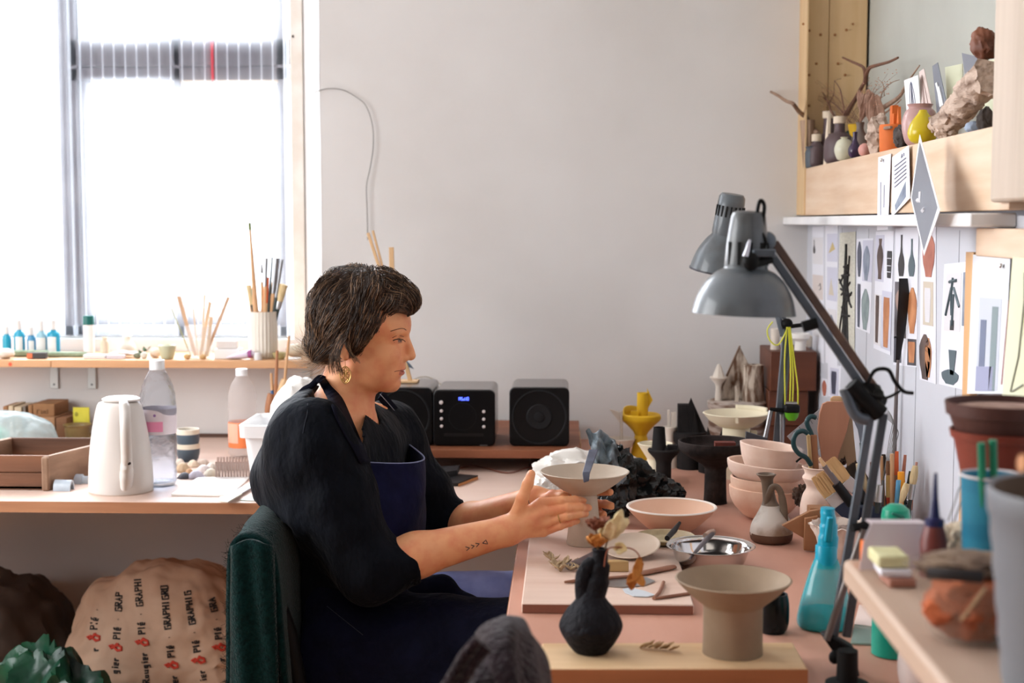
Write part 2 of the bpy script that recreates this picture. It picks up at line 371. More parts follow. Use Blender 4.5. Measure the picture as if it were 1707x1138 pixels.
# ================================================================ pots and tools on the work table
m_clay = mat('damp_clay', (202,187,170), .75, (190,174,156), ns=14, bump=.06, bs=90)
m_clay2 = mat('leather_hard_clay', (156,134,110), .7, (142,121,98), ns=14, bump=.05, bs=90)
m_bisque = mat('pink_bisque', (242,208,184), .85, (234,192,166), ns=30, bump=.05, bs=120)
m_bisque2 = mat('pale_bisque', (246,222,206), .85, (238,208,190), ns=30, bump=.05, bs=120)
m_ivory = mat('ivory_clay', (232,222,196), .85, (222,211,184), ns=9, bump=.06, bs=90)
m_ivory2 = mat('white_clay', (222,212,200), .85, (208,198,186), ns=9, bump=.08, bs=90)
m_black = mat('black_clay', (40,37,37), .75, (28,26,27), ns=16, bump=.15, bs=90, spec=.15)
m_blackr = mat('rough_black_clay', (58,50,48), .8, (36,31,30), ns=30, bump=.4, bs=140, spec=.15)
m_yellow = mat('yellow_slip', (222,178,24), .6, (206,160,14), ns=8, bump=.05)
m_plastic_k = mat('black_plastic', (16,16,18), .38, spec=.25)
m_rubber = mat('black_rubber', (13,13,13), .6, spec=.2)
m_wood_l = wood('light_wood', (218,182,140), (196,158,114), 'z', ns=24)
m_wood_m = wood('mid_wood', (176,124,88), (152,100,68), 'z', ns=20)
m_wood_d = wood('dark_wood', (124,74,48), (96,54,34), 'z', ns=20)
m_stick = wood('stick_brown', (160,112,88), (130,86,66), 'x', ns=24)
m_chrome = mat('stainless', (214,212,210), .12, metal=1)
m_steel2 = mat('brushed_steel', (170,170,172), .3, metal=1)
m_grey = mat('lamp_grey', (90,97,102), .4, (70,69,67), ns=14, coat=.25, lo=.45, hi=.75)
m_rust = mat('arm_rust', (120,96,84), .35, (98,82,76), ns=30, metal=.6)
m_armg = mat('arm_grey', (96,104,112), .35, (84,92,100), ns=20, metal=.35)

# near board with the footed bowl and the dark vase
BZ = .783
a = onz(903, 1071, BZ); b = onz(1322, 1070, BZ); c = onz(1347, 1114, BZ); d = onz(899, 1114, BZ)
o = M().prism([a, b, c, d], (0, 0, BZ*0+TZ-BZ+.0005)).build('wooden_board', wood('board_pale', (228,196,154), (206,168,124), 'x', ns=14), loc=(.15, 2.0, TZ), bevel=.003)
tag(o, 'narrow pale wooden board under the dark bottle vase and the clay footed bowl', 'board')
M().prism([d+Vector((0,-.0008,-.0015)), c+Vector((0,-.0008,-.0015)), Vector((c.x, c.y-.0008, TZ+.001)), Vector((d.x, d.y-.0008, TZ+.001))], (0,.0012,0)).build('sawn_edge', wood('sawn_edge', (188,128,84), (160,102,62), 'x', ns=18), o, label='darker sawn edge')
pot('footed_bowl', 'tan clay bowl on a thick cylinder foot, standing on the narrow pale board', 'bowl', 1221, 1087,
    [(51,0),(50.5,3),(50,40),(50,80),(52,84),(57,88),(76,104),(90,118),(98,127)], m_clay2, z=BZ, t=6, floor=92, sm=1, n=64)
o = pot('cup', 'black glazed cup with bare clay foot, half hidden behind the footed bowl', 'cup', 1288, 1053, [(20,0),(21,4),(24,6),(27,20),(27,50),(24,66)], mat('black_glaze', (8,14,16), .25, (12,44,52), ns=5, lo=.5, hi=.8, spec=.3), z=TZ)
# dark bottle vase with dried flowers
def dark_vase():
    c = onz(985, 1086, BZ); s = mpp(c.y); t = thing('bottle_vase', 'hand-built dark grey bottle vase holding dried flowers', 'vase', c)
    m = M(); pr = smoothprof([(24,0),(30,3),(42,18),(52,38),(52,52),(42,72),(30,86),(22,98),(16,108)], 4)
    m.lathe([(0,0)]+[(r*s, h*s) for r, h in pr]+[(0,108*s)], c, 48, wob=.05, seed=3)
    P = lambda x, h, dy=0: c+Vector(((x-985)*s, dy, h*s))
    m.tube(sm3([P(986,88), P(994,115), P(999,140), P(1000,165), P(1000,176)]), [20*s]*8+[17*s]*5+[13*s]*5+[13*s]*3, 24)
    m.tube(sm3([P(973,86), P(971,115), P(974,138), P(985,152), P(998,150)]), [14*s]*10+[13*s]*6+[11*s]*5, 18)
    m.build('body', mat('dark_pinched_clay', (30,30,35), .65, (19,19,23), ns=18, bump=.9, bs=90, spec=.15, bd=.006), t)
    q = M(); q.lathe([(9*s,0),(13.5*s,0),(14*s,4*s),(10*s,5*s),(9*s,-20*s)], P(1000,174), 24); q.build('rim', MATS['dark_pinched_clay'], t)
    return c, s, P
vc, vs_, VP = dark_vase()
def crumple_leaf(m, c, L, W, ax, up, curl=.6, seed=0, mi=0, n=8):
    ax = Vector(ax).normalized(); up = Vector(up); sd = ax.cross(up).normalized(); up = sd.cross(ax)
    def fn(u, v):
        w = math.sin(math.pi*min(1, u*.92+.06))**.7*W; y = (v-.5)*2*w
        p = Vector(c)+ax*(L*u)+sd*y+up*(curl*L*u*u*.6+curl*y*y/W*.8)
        return p+Vector((noise.noise(p*160+Vector((seed,0,0))), noise.noise(p*160+Vector((0,seed,9))), noise.noise(p*160+Vector((5,0,seed)))))*W*.35
    m.grid(fn, n, 5, mi)
def dried_flowers():
    s = vs_; base = VP(1000,178)
    m_dp = mat('dried_petal_brown', (150,92,66), .8, (112,58,40), ns=60); m_do = mat('dried_petal_orange', (206,140,66), .8, (176,104,40), ns=60)
    m_dy = mat('dried_petal_cream', (238,222,180), .7, (222,196,140), ns=40); m_ds = mat('dried_stem', (120,92,60), .8)
    def fl(label, lst, stem):
        t = thing('dried_flower', label, 'flower', base, 'dried flowers in the dark vase')
        M().tube(sm3(stem), .0012, 6).build('stem', m_ds, t)
        for k, (cc, L, W, mt) in enumerate(lst):
            m = M()
            for j in range(7):
                g = j*2.4+k; ax = Vector((math.cos(g), math.sin(g)*.8, .35+.5*random.random()))
                crumple_leaf(m, cc, L, W, ax, (0,0,1), .5, seed=j+k*9)
            m.build('petals', mt, t, solid=.0006)
    fl('withered red-brown bloom at the mouth of the dark vase', [(VP(990,212), 22*s, 12*s, m_dp), (VP(1002,214,.006), 20*s, 11*s, m_dp)], [VP(999,150), VP(996,190), VP(992,210)])
    fl('crumpled orange bloom low in the neck of the dark vase', [(VP(991,186,-.01), 21*s, 11*s, m_do), (VP(999,184,-.006), 18*s, 9*s, m_do)], [VP(1000,150), VP(996,176), VP(994,186)])
    t = thing('dried_flower', 'papery cream bloom with upright petals in the dark vase', 'flower', base, 'dried flowers in the dark vase')
    M().tube(sm3([VP(1002,150), VP(1010,185), VP(1018,205)]), .0012, 6).build('stem', m_ds, t)
    m = M()
    for cc, ax, L in [((1016,198,0), (.45,0,1), 40), ((1018,200,.008), (.9,.2,.8), 36), ((1012,195,-.006), (.2,-.2,1), 34), ((1024,196,0), (.25,.3,1), 44), ((1010,192,.01), (-.1,.2,1), 26), ((1022,186,-.01), (.7,-.1,-.2), 20)]:
        crumple_leaf(m, VP(*cc), L*s*1.15, 11*s, ax, (0,-1,.3), .3, seed=cc[0])
    m.build('petals', m_dy, t, solid=.0006)
    t = thing('dried_flower', 'orange leaf drooping from an arched stem beside the dark vase', 'flower', base, 'dried flowers in the dark vase')
    M().tube(sm3([VP(1006,150,-.012), VP(1012,180,-.012), VP(1030,184,-.012), VP(1052,182,-.012), VP(1064,172,-.012), VP(1066,160,-.012)]), .0010, 6).build('stem', mat('red_stem', (150,84,60), .7), t)
    m = M()
    for cc, ax, L, W in [((1066,166), (-.25,-.1,-1), 40, 8), ((1062,142), (-.7,.1,-.7), 24, 8), ((1060,140), (.5,-.1,-.8), 24, 8), ((1056,138), (-.2,.3,-1), 26, 9), ((1066,168), (-.05,.1,-1), 30, 7)]:
        crumple_leaf(m, VP(cc[0], cc[1], -.012), L*s, W*s, ax, (0,-1,.2), .35, seed=cc[0]+cc[1])
    m.build('petals', m_do, t, solid=.0006)
dried_flowers()
c = onz(1092, 1082, BZ); m = M()
for k in range(7): crumple_leaf(m, c+Vector((-.022+.007*k, .006-.0022*k, .002)), .016, .005, (1, -.5+.3*(k % 3), .2*(k % 2)), (0,0,1), .9, seed=k*3)
tag(m.build('seed_pod', mat('dried_pod', (206,176,130), .8, (160,118,78), ns=70), loc=c, solid=.0008), 'small curled dry seed pod lying on the narrow pale board', 'seed pod')

# wide board with the pot being worked on
WBZ = .777
a = onz(869, 1005, WBZ); yb = 2.86
o = M().box((a.x, a.y, TZ+.0003), (.210, yb, WBZ)).build('work_board', [wood('board_dusty', (222,196,180), (204,172,154), 'x', ns=12)], loc=(.07, 2.6, TZ), bevel=.0025)
tag(o, 'wide dusty work board under the clay pot being shaped', 'board')
M().box((a.x+.002, a.y-.0008, TZ+.001), (.208, a.y+.0004, WBZ-.002)).build('sawn_edge', wood('dark_edge', (150,98,80), (122,74,58), 'x', ns=18), o, label='dark stained edge')
WP = dict(z=WBZ)
pc_ = onz(974, 906, WBZ); ps = mpp(pc_.y)
def work_pot():
    t = thing('pedestal_bowl', 'raw clay bowl on a tapering foot, held between the potter\'s hands', 'bowl', pc_)
    s = ps
    M().lathe([(0,0),(29*s,0),(30.5*s,1*s),(30*s,4*s),(25*s,45*s),(21*s,86*s),(0,86*s)], pc_, 56).build('foot', m_clay, t)
    pr = [(20,85),(25,86.5),(38,93),(56,106),(68,116),(75.5,124)]
    M().lathe(hollow([(r*s, h*s) for r, h in pr], 4*s, 91*s)[1:], pc_, 72).build('dish', m_clay, t)
work_pot()
def P3(px, py, Y): return at(px, py, Y)
m = M(); A = P3(989, 752, pc_.y+.02); B = P3(976.5, 790, pc_.y-.090)
for (p, q, w_, th, mi) in [(A, B, .0085, .0045, 0)]:
    ax = (q-p).normalized(); sd = Vector((1, .1, 0)); up = ax.cross(sd).normalized()
    m.prism([p-sd*w_, p+sd*w_*1.1, q+sd*w_*.9, q-sd*w_*.7], up*th)
    m.prism([q-sd*w_*.75, q+sd*w_*.9, q+sd*w_*.7+Vector((0,-.005,-.013)), q-sd*w_*.5+Vector((0,-.005,-.016))], up*th)
o = m.build('scraper', mat('slate_plastic', (94,100,118), .5, (76,80,98), ns=40), loc=(A+B)/2, bevel=.001); tag(o, 'slate blue scraper lying across the rim of the pot being shaped', 'tool')
pot('wide_bowl', 'wide shallow pink bisque bowl with a pale rim, behind the plates', 'bowl', 1119, 886, [(28,0),(32,1.5),(45,11),(60,25),(69,34),(76,43)], mat('salmon_bisque', (236,198,172), .8, (228,186,158), ns=7), z=TZ, t=5, n=64)
o = bpy.data.objects['wide_bowl']; s = mpp(o.location.y); M().lathe([(70.6*s,42.6*s),(73*s,44.9*s),(75.6*s,44.2*s),(76.3*s,42.6*s)], o.location, 64).build('rim', mat('chalk_rim', (246,236,226), .8), o)
# saucers
pot('saucer', 'shallow olive-rimmed dish with dry glaze inside, partly under the cream plate', 'dish', 1109, 903, [(34,0),(38,1),(47,6),(51,11)], mat('olive_glaze', (150,138,104), .6, (196,176,142), ns=22), z=WBZ, t=4, n=48)
c = onz(1053, 925, WBZ)+Vector((0, 0, .013)); s = mpp(c.y)
tag(M().lathe(hollow([(r*s, h*s) for r, h in [(30,0),(44,2),(49,6)]], 4*s, 3*s), c, 56, rot=Matrix.Rotation(math.radians(13), 3, 'X') @ Matrix.Rotation(math.radians(-5), 3, 'Y')).build('plate', mat('cream_glaze', (226,208,190), .4, (206,184,164), ns=5), loc=c), 'cream glazed plate tilted up on the work board', 'plate')
c = onz(1025, 955, WBZ); s = mpp(c.y); m = M()
poly = [c+Vector((math.cos(g)*24*s, math.sin(g)*14*s+.008, .0)) for g in [math.pi*k/12 for k in range(13)]]
tag(m.prism(poly, (0, -.001, .020)).build('wooden_rib', wood('rib_wood', (190,158,108), (160,126,80), 'x'), loc=c, bevel=.002), 'half-round wooden rib propped under the cream plate', 'tool')
# steel basin with two tools
bc = onz(1184, 947, TZ); s = mpp(bc.y)
tag(M().lathe(hollow([(r*s, h*s) for r, h in smoothprof([(34,0),(42,2),(56,12),(62,26),(66,37),(71,39.5),(75,40)], 3)], 1.6*s), bc, 64).build('steel_basin', m_chrome, loc=bc), 'small stainless steel mixing basin on the table', 'bowl')
t = thing('modelling_tool', 'grey double-ended modelling tool resting across the steel basin', 'tool', bc+Vector((0,0,.045)))
pts = sm3([P3(1188, 888, bc.y+.05), P3(1172, 905, bc.y), P3(1150, 931, bc.y-.076)]); M().tube(pts, [.005,.0052,.0054,.0054,.0052,.0046,.004,.0035,.003,.0026,.002], 10).build('handle', mat('grey_tool', (116,108,112), .5, (94,86,88), ns=40), t)
pts = sm3([P3(1190, 886, bc.y+.052), P3(1183, 888, bc.y+.045), P3(1176, 893, bc.y+.03)]); M().tube(pts, .0058, 10).build('tip', mat('tool_wood', (170,140,124), .6), t)
pts = [P3(1133, 871, 2.66), P3(1124, 884, 2.63), P3(1112, 897, 2.58)]; tag(M().tube(pts, [.003,.0055,.005], 10).build('pen', m_plastic_k, loc=pts[2]), 'short black pen-shaped tool leaning on the olive dish', 'tool')
# scraps and tools on the work board
def onb(px, py, dz=0): return onz(px, py, WBZ)+Vector((0,0,dz))
m_scrap = mat('clay_scrap', (196,172,138), .8, (150,124,94), ns=60)
for k, (px, py, r) in enumerate([(920,937,9),(928,948,10),(941,944,9),(950,952,8),(935,953,9),(956,944,7),(968,953,8),(914,929,6)]):
    c = onb(px, py); s = mpp(c.y); m = M()
    for j in range(3): crumple_leaf(m, c+Vector((0, 0, .002+.0015*j)), r*s*1.8, r*s*.55, (math.cos(k*2+j*1.7), math.sin(k*2+j*1.7), .25), (0,0,1), .8, seed=k*5+j)
    tag(m.build('clay_scrap', m_scrap, loc=c, solid=.0012), 'curled dry scrap of trimmed clay on the work board', 'clay scrap', 'clay trimmings on the work board')
pts = sm3([onb(946,950,.006), onb(958,946,.007), onb(975,940,.008), onb(992,932,.009)]); o = M().tube(pts, [(.0045,.004)]+[(.008,.0065)]*4+[(.0085,.007)]*5+[(.0085,.0075)]*5+[(.004,.004)], 14).build('trimming_tool', mat('mauve_handle', (112,98,98), .45, (92,78,80), ns=40), loc=onb(968,944)); tag(o, 'stubby mauve-handled knife among the clay scraps', 'tool')
def rod(px0, py0, px1, py1, r, m, name, label, cat, z=None, flat=1.0, dz=0):
    a = onz(px0, py0, WBZ)+Vector((0,0,r*flat+dz)); b = onz(px1, py1, WBZ)+Vector((0,0,r*flat+dz)); pts = [a.lerp(b, k/6) for k in range(7)]
    return tag(M().tube(pts, [(r*.6, r*.6*flat)]+[(r, r*flat)]*5+[(r*.8, r*.8*flat)], 10, flat=Vector((0,0,1))).build(name, m, loc=(a+b)/2), label, cat)
rod(941, 973, 1062, 963, .0035, m_stick, 'wooden_stick', 'long thin brown stick lying flat on the work board', 'stick')
rod(1066, 960, 1124, 948, .0085, m_stick, 'wooden_stick', 'flat brown wooden slat on the work board next to the steel basin', 'stick', flat=.5)
rod(1092, 1000, 1160, 990, .0028, m_stick, 'wooden_stick', 'short straight brown stick at the front edge of the work board', 'stick')
pts = sm3([onb(1106,973,.003), onb(1102,984,.004), onb(1098,992,.004), onb(1090,1000,.003)]); tag(M().tube(pts, .0032, 8).build('twig', m_stick, loc=pts[5]), 'short bent brown twig on the work board', 'twig')
def blade(pts, th, m, name, label):
    poly = [onb(x, y, .001) for x, y in pts]; tag(M().prism(poly, (0,0,th)).build(name, m, loc=poly[0]), label, 'tool')
blade([(1010,978),(1014,968),(1050,964),(1078,964),(1092,970),(1074,977),(1040,980)], .0015, m_steel2, 'metal_kidney', 'long dark-edged steel kidney blade on the work board')
blade([(1038,983),(1050,981),(1074,986),(1092,993),(1080,996),(1056,995),(1042,989)], .0012, mat('pale_scraper', (196,202,208), .35), 'plastic_kidney', 'pale blue-white kidney scraper on the work board')

# --------------------------------------------------------------- stack of pink bowls
sc_ = onz(1273, 862, TZ)
def stackbowl(label, prof, dx, tilt, m):
    s = mpp(sc_.y); R = Matrix.Rotation(math.radians(tilt), 3, 'Y'); h0 = prof[0][1]
    c = sc_+Vector((dx*s, 0, h0*s)); pr = smoothprof([(r*s, (h-h0)*s) for r, h in prof], 4)
    tag(M().lathe(hollow(pr, 4.5*s), c, 56, rot=R).build('bisque_bowl', m, loc=c), label, 'bowl', 'stack of pink bisque bowls')
stackbowl('round-bellied pink bowl at the bottom of the bowl stack', [(24,0),(34,4),(50,20),(58,36),(60,51)], -1, 3, m_bisque)
stackbowl('pink bowl nested second from the bottom of the bowl stack', [(20,14),(34,20),(50,38),(57,56),(58,68)], 0, 2, m_bisque)
stackbowl('widest pink bowl, third up in the bowl stack', [(30,60),(44,62),(60,74),(65,86),(66,93)], 1, 5, m_bisque2)
stackbowl('small pink bowl on top of the bowl stack', [(26,74),(36,78),(46,96),(50,108),(53.5,122)], 6, 7, m_bisque2)
# stirrup jug
def jug():
    c = onz(1286, 902, TZ); s = mpp(c.y); t = thing('handled_jug', 'mottled grey and brown bottle jug with a tall loop handle', 'jug', c)
    pr = smoothprof([(28,0),(34,4),(36,16),(33,32),(24,48),(15,62),(11,74),(10,100),(12,108),(17,114)], 4)
    m = M(); P = [(r*s, h*s) for r, h in pr]; P = [(0,0)]+P+[(14*s, 115*s), (11*s, 110*s), (8*s, 90*s), (0, 88*s)]
    m.lathe(P, c, 44, wob=.03)
    for p in m.v: p.x -= max(0, (p.z-c.z)/s-44)/66*10*s
    o = m.build('body', [mat('ash_glaze', (208,200,190), .5, (150,130,110), ns=14, lo=.45, hi=.62), mat('brown_clay', (112,82,64), .6, (86,60,46), ns=16), mat('neck_glaze', (120,104,88), .5, (98,82,68), ns=20)], t)
    for p in o.data.polygons:
        h = p.center.z/s; p.material_index = 1 if h < 15+4*noise.noise(p.center*60) else (2 if h > 62 else 0)
    P_ = lambda x, y, dy: c+Vector(((x-1286)*s, dy, (902-y)*s))
    M().tube(sm3([P_(1276,846,-.006), P_(1278,822,-.014), P_(1286,806,-.018), P_(1296,812,-.02), P_(1302,836,-.02), P_(1304,858,-.018), P_(1306,872,-.016)]), [(5*s,3*s)]*8+[(6*s,3*s)]*10+[(7*s,3.4*s)]*13, 12).build('handle', MATS['neck_glaze'], t)
jug()
# --------------------------------------------------------------- row of sculptural pots along the back
def sculptures():
    # yellow
    c = onz(1068, 766, TZ); s = mpp(c.y); t = thing('yellow_vessel', 'bright yellow waisted vessel with a tube and pointed fin on top', 'sculpture', c)
    pr = [(19,0),(18,4),(12,34),(10,42),(13,48),(24,60),(31,66),(33.5,70),(33,76),(30,78),(26,74),(0,68)]
    M().lathe([(0,0)]+[(r*s,h*s) for r,h in pr], c, 48).build('body', m_yellow, t)
    P = lambda x, h, dy=0: c+Vector(((x-1068)*s, dy, h*s))
    M().lathe([(0,0),(9.5*s,0),(9.2*s,44*s),(7*s,44*s),(6.5*s,10*s),(0,9*s)], P(1070.5,69,.004), 30).build('tube', m_yellow, t)
    M().prism([P(1078,121), P(1087.5,101), P(1079,86)], (0,.006,0)).build('fin', m_yellow, t)
    m = M(); poly = []
    for k in range(14):
        g = math.radians(95+k*9); poly.append((29*s*math.cos(g), 29*s*math.sin(g)))
    vs = []
    for k, (x, y) in enumerate(poly):
        hh = (70+19*math.sin(math.pi*min(1, .3+k/20)))*s; vs += [c+Vector((x, y, 68*s)), c+Vector((x, y, hh))]
    m.add(vs, [(2*k, 2*k+2, 2*k+3, 2*k+1) for k in range(13)]); m.build('curved_wall', m_yellow, t, solid=.004)
    M().box(P(1051,68,-.02), P(1062,84,-.012)).build('block', m_yellow, t)
    # white bowl with mast and sail
    c = onz(1034, 768, TZ); s = mpp(c.y); t = thing('white_sail_bowl', 'white clay cone bowl carrying a mast and triangular sail', 'sculpture', c)
    M().lathe(hollow([(r*s,h*s) for r,h in [(12,0),(11,8),(25,38)]], 3*s, 12*s), c, 40).build('bowl', m_ivory2, t)
    P = lambda x, h, dy=0: c+Vector(((x-1034)*s, dy, h*s))
    M().tube([P(1036,14), P(1035,84)], 2.4*s, 8).build('mast', m_ivory2, t)
    M().prism([P(1015,88), P(1035,82), P(1033,64)], (0,.003,0)).build('sail', m_ivory2, t)
    # small white sculpture
    c = onz(1116, 778, TZ); s = mpp(c.y); t = thing('white_tower_cup', 'small white clay cup with two stubby towers, between the yellow and black vessels', 'sculpture', c)
    M().lathe(hollow([(r*s,h*s) for r,h in [(16,0),(15,20),(8,52),(12,62),(12.5,68)]], 2.5*s, 54*s), c, 36).build('cup', m_ivory2, t)
    P = lambda x, h, dy=0: c+Vector(((x-1116)*s, dy, h*s))
    M().box(P(1112,64,-.004), P(1115.5,96,.004)).build('tower', m_ivory2, t); M().box(P(1118,64,-.004), P(1126,93,.006)).build('tower', m_ivory2, t)
    # cream cone vessel
    pot('cone_vessel', 'cream clay vessel with a flared cone top, behind the black tube pedestal', 'vessel', 1092, 800, [(22,0),(20,14),(14,34),(16,40),(30,62)], m_ivory, z=TZ)
    # black pedestal with tube
    c = onz(1106, 806, TZ); s = mpp(c.y); t = thing('black_tube_pedestal', 'matt black pedestal dish carrying a cut tube and low walls', 'sculpture', c)
    M().lathe([(0,0)]+[(r*s,h*s) for r,h in [(13,0),(13,36),(15,42),(26,54),(27,58),(25,60),(0,57)]], c, 40).build('pedestal', m_black, t)
    P = lambda x, h, dy=0: c+Vector(((x-1106)*s, dy, h*s))
    M().lathe([(10*s,0),(12.5*s,0),(9.5*s,39*s),(7.5*s,39*s)], P(1098,57), 24).build('tube', m_black, t)
    M().box(P(1112,57,-.012), P(1128,66,.012)).build('low_wall', m_black, t); M().prism([P(1106,58,-.02), P(1113,58,-.02), P(1109,66,-.02)], (0,.004,0)).build('low_wall', m_black, t)
    # black ship
    c = onz(1150, 780, TZ); s = mpp(c.y); t = thing('black_ship_sculpture', 'matt black sculpture with a block tower and triangular sails on a drum', 'sculpture', c)
    M().lathe([(0,0)]+[(r*s,h*s) for r,h in [(22,0),(22,36),(28,46),(28,62),(0,62)]], c, 40).build('drum', m_black, t)
    P = lambda x, h, dy=0: c+Vector(((x-1150)*s, dy, h*s))
    M().box(P(1129,62,-.012), P(1150,108,.02)).build('block', m_black, t, bevel=.001)
    M().prism([P(1144,104,-.016), P(1150,120,-.016), P(1176,62,-.016), P(1150,62,-.016)], (0,.008,0)).build('sail', m_black, t)
    M().prism([P(1152,62,-.022), P(1156,102,-.022), P(1162,62,-.022)], (0,.005,0)).build('sail', m_black, t)
    # dark spire bits behind the ivory dish
    c = onz(1190, 786, TZ); s = mpp(c.y); t = thing('black_spire_sculpture', 'low black sculpture of jagged spires behind the ivory dishes', 'sculpture', c); P = lambda x, h, dy=0: c+Vector(((x-1190)*s, dy, h*s))
    M().lathe([(0,0),(26*s,0),(26*s,40*s),(0,40*s)], c, 32).build('drum', m_black, t)
    M().prism([P(1176,40), P(1179,76), P(1192,40)], (0,.006,0)).build('spire', m_black, t); M().prism([P(1194,40,.01), P(1203,70,.01), P(1212,40,.01)], (0,.006,0)).build('spire', m_black, t)
    # large dark goblet
    c = onz(1192, 838, TZ); s = mpp(c.y); t = thing('dark_goblet', 'big charcoal goblet with a rough rim and thick stem', 'goblet', c)
    pr = smoothprof([(20,0),(19,10),(18,50),(20,62),(34,72),(54,84),(62,94),(63,105)], 3)
    M().lathe(hollow([(r*s,h*s) for r,h in pr], 4*s, 84*s), c, 52).build('cup', m_blackr, t)
    M().box(c+Vector((-2*s,-.016,87*s)), c+Vector((32*s,.012,104*s))).build('red_block', mat('iron_red', (120,52,38), .7, (90,36,28), ns=20), t, label='rust red block standing inside the goblet')
    M().prism([c+Vector((46*s,-.03,100*s)), c+Vector((48*s,-.03,124*s)), c+Vector((84*s,-.02,112*s)), c+Vector((78*s,-.02,98*s))], (0,.012,0)).build('wedge', mat('slate_clay', (80,80,86), .7), t)
    # ivory dishes
    pot('ivory_dish', 'lower ivory clay dish with a stepped rim, under the ivory pedestal dish', 'dish', 1226, 796, [(24,0),(22,40),(28,46),(46,56),(50,62)], m_ivory, z=TZ, t=4, floor=48, n=52)
    c = onz(1226, 796, TZ)+Vector((0,-.004,0)); s = mpp(c.y); c = c+Vector((0,0,50*s)); t = thing('ivory_pedestal_dish', 'ivory clay dish with a notched rim on a short foot', 'dish', c)
    M().lathe([(0,0)]+[(r*s,h*s) for r,h in [(24,0),(23.5,2),(23,36),(0,36)]], c, 40).build('foot', m_ivory, t)
    M().lathe(hollow([(r*s,h*s) for r,h in [(22,36),(30,38),(46,48),(56,60)]], 4*s, 41*s)[1:], c, 60).build('dish', m_ivory, t)
    m = M(); A = []
    for k in range(14):
        g = math.radians(15+k*5.4); A.append(Vector((54*s*math.cos(g), 54*s*math.sin(g), 0)))
    vs = []
    for q in A: vs += [c+q+Vector((0,0,57*s)), c+q+Vector((0,0,67*s))]
    m.add(vs, [(2*k, 2*k+2, 2*k+3, 2*k+1) for k in range(13)]); m.build('raised_rim', m_ivory, t, solid=.005)
    M().box(c+Vector((-8*s,-55*s,50*s)), c+Vector((-3.5*s,-52*s,61*s))).build('notch', m_ivory, t)
    M().box(c+Vector((24*s,-.01,12*s)), c+Vector((34*s,.01,30*s))).build('tab', m_ivory, t)
    # brown castle on a drum
    c = onz(1228, 748, TZ); s = mpp(c.y); t = thing('castle_sculpture', 'weathered brown and white clay castle with a gable and round tower on a drum', 'sculpture', c)
    m_cas = mat('weathered_clay', (200,186,170), .85, (98,70,52), ns=34, st=(2.2,2.2,.5), lo=.42, hi=.6, bump=.3, bs=50); m_cas2 = mat('weathered_drum', (190,178,168), .85, (120,94,78), ns=34, st=(.5,.5,2.4), bump=.3, bs=50, lo=.42, hi=.6)
    M().lathe([(0,0)]+[(r*s,h*s) for r,h in [(46,0),(48,30),(47,66),(49,72),(50,80),(46,82),(0,82)]], c, 48).build('drum', m_cas2, t)
    P = lambda x, h, dy=0: c+Vector(((x-1228)*s, dy, h*s))
    M().prism([P(1193,82,.01), P(1232,171,.01), P(1258,120,.01), P(1262,82,.01)], (0,.014,0)).build('gable', m_cas, t, bevel=.002)
    M().prism([P(1192,82,.009), P(1231.5,172.5,.009), P(1233,172.5,.009), P(1196,82,.009)], (0,.016,0)).build('edge', mat('iron_edge', (110,84,66), .8), t)
    M().lathe([(0,82*s),(19*s,82*s),(17*s,142*s),(14*s,143*s),(13*s,120*s),(0,120*s)], P(1253,0,-.012), 30).build('round_tower', m_cas, t)
    M().prism([P(1243,144,-.026), P(1249,142,-.03), P(1246,114,-.03), P(1241,116,-.026)], (0,.006,0)).build('slab', m_cas, t)
    M().box(P(1222,82,-.03), P(1228,108,-.024)).build('slab', m_cas, t)
    # white mushroom beacon standing on the drum
    c = P(1196, 82.3, -.008); s2 = s; t = thing('white_beacon_sculpture', 'small white clay beacon with a peaked cap, standing by the castle gable', 'sculpture', c)
    M().lathe([(0,0),(6*s,0),(4.5*s,22*s),(6*s,28*s),(14.5*s,38*s),(14*s,40*s),(0,39*s)], c, 30).build('stem', m_ivory2, t)
    M().lathe([(11*s,39*s),(6*s,52*s),(3*s,60*s),(0,61*s)], c, 7, ex=1, ey=.8).build('peak', m_ivory2, t, smooth=False)
sculptures()
# brown wooden crates in the corner
c = at(1284, 700, 3.92); bw = at(1362, 700, 3.92).x
def crate(label, z0, z1, x0, x1, y0, y1):
    o = M().box((x0, y0, z0), (x1, y1, z1)).build('wooden_block', wood('block_brown', (108,60,38), (80,42,26), 'x', ns=9, rough=.5), loc=((x0+x1)/2, (y0+y1)/2, z0), bevel=.002); tag(o, label, 'wooden box', 'brown boxes in the corner')
zt = at(1300, 586, 3.92).z; zm = at(1300, 652, 3.92).z
zl = (TZ+zm)/2-.01
crate('brown wooden box on top of the stack in the corner', zm+.001, zt, c.x-.002, .688, 3.92, 4.14)
crate('brown wooden box in the middle of the stack in the corner', zl+.001, zm, c.x-.004, .668, 3.93, 4.14)
crate('brown wooden box at the bottom of the stack in the corner', TZ+.0005, zl, c.x, .675, 3.94, 4.14)
for px, w_, top, dep, lab in [(1292,8,548,3.98,'short white cylinder beside the lamp arm, on the corner boxes'),(1310,9,552,4.05,'white cylinder standing behind the lamp cord on the corner boxes'),(1334,10,556,3.96,'thick white cylinder with a flared top on the corner boxes'),(1350,7,560,4.08,'slim white cylinder against the wall on the corner boxes')]:
    c = Vector((at(px, 575, dep).x, dep, zt+.0005)); s = mpp(dep); hh = at(px, top, dep).z-zt
    pr = [(w_*s*.95, 0), (w_*s*.9, hh*.55), (w_*s*(1.5 if w_ == 10 else .95), hh*.72), (w_*s*(1.55 if w_ == 10 else .95), hh)]
    tag(M().lathe(hollow(pr, 2.5*s), c, 28).build('white_cylinder', m_ivory2 if w_ != 10 else mat('chalk_white', (236,232,226), .8), loc=c), lab, 'vessel', 'white cylinders on the corner boxes')
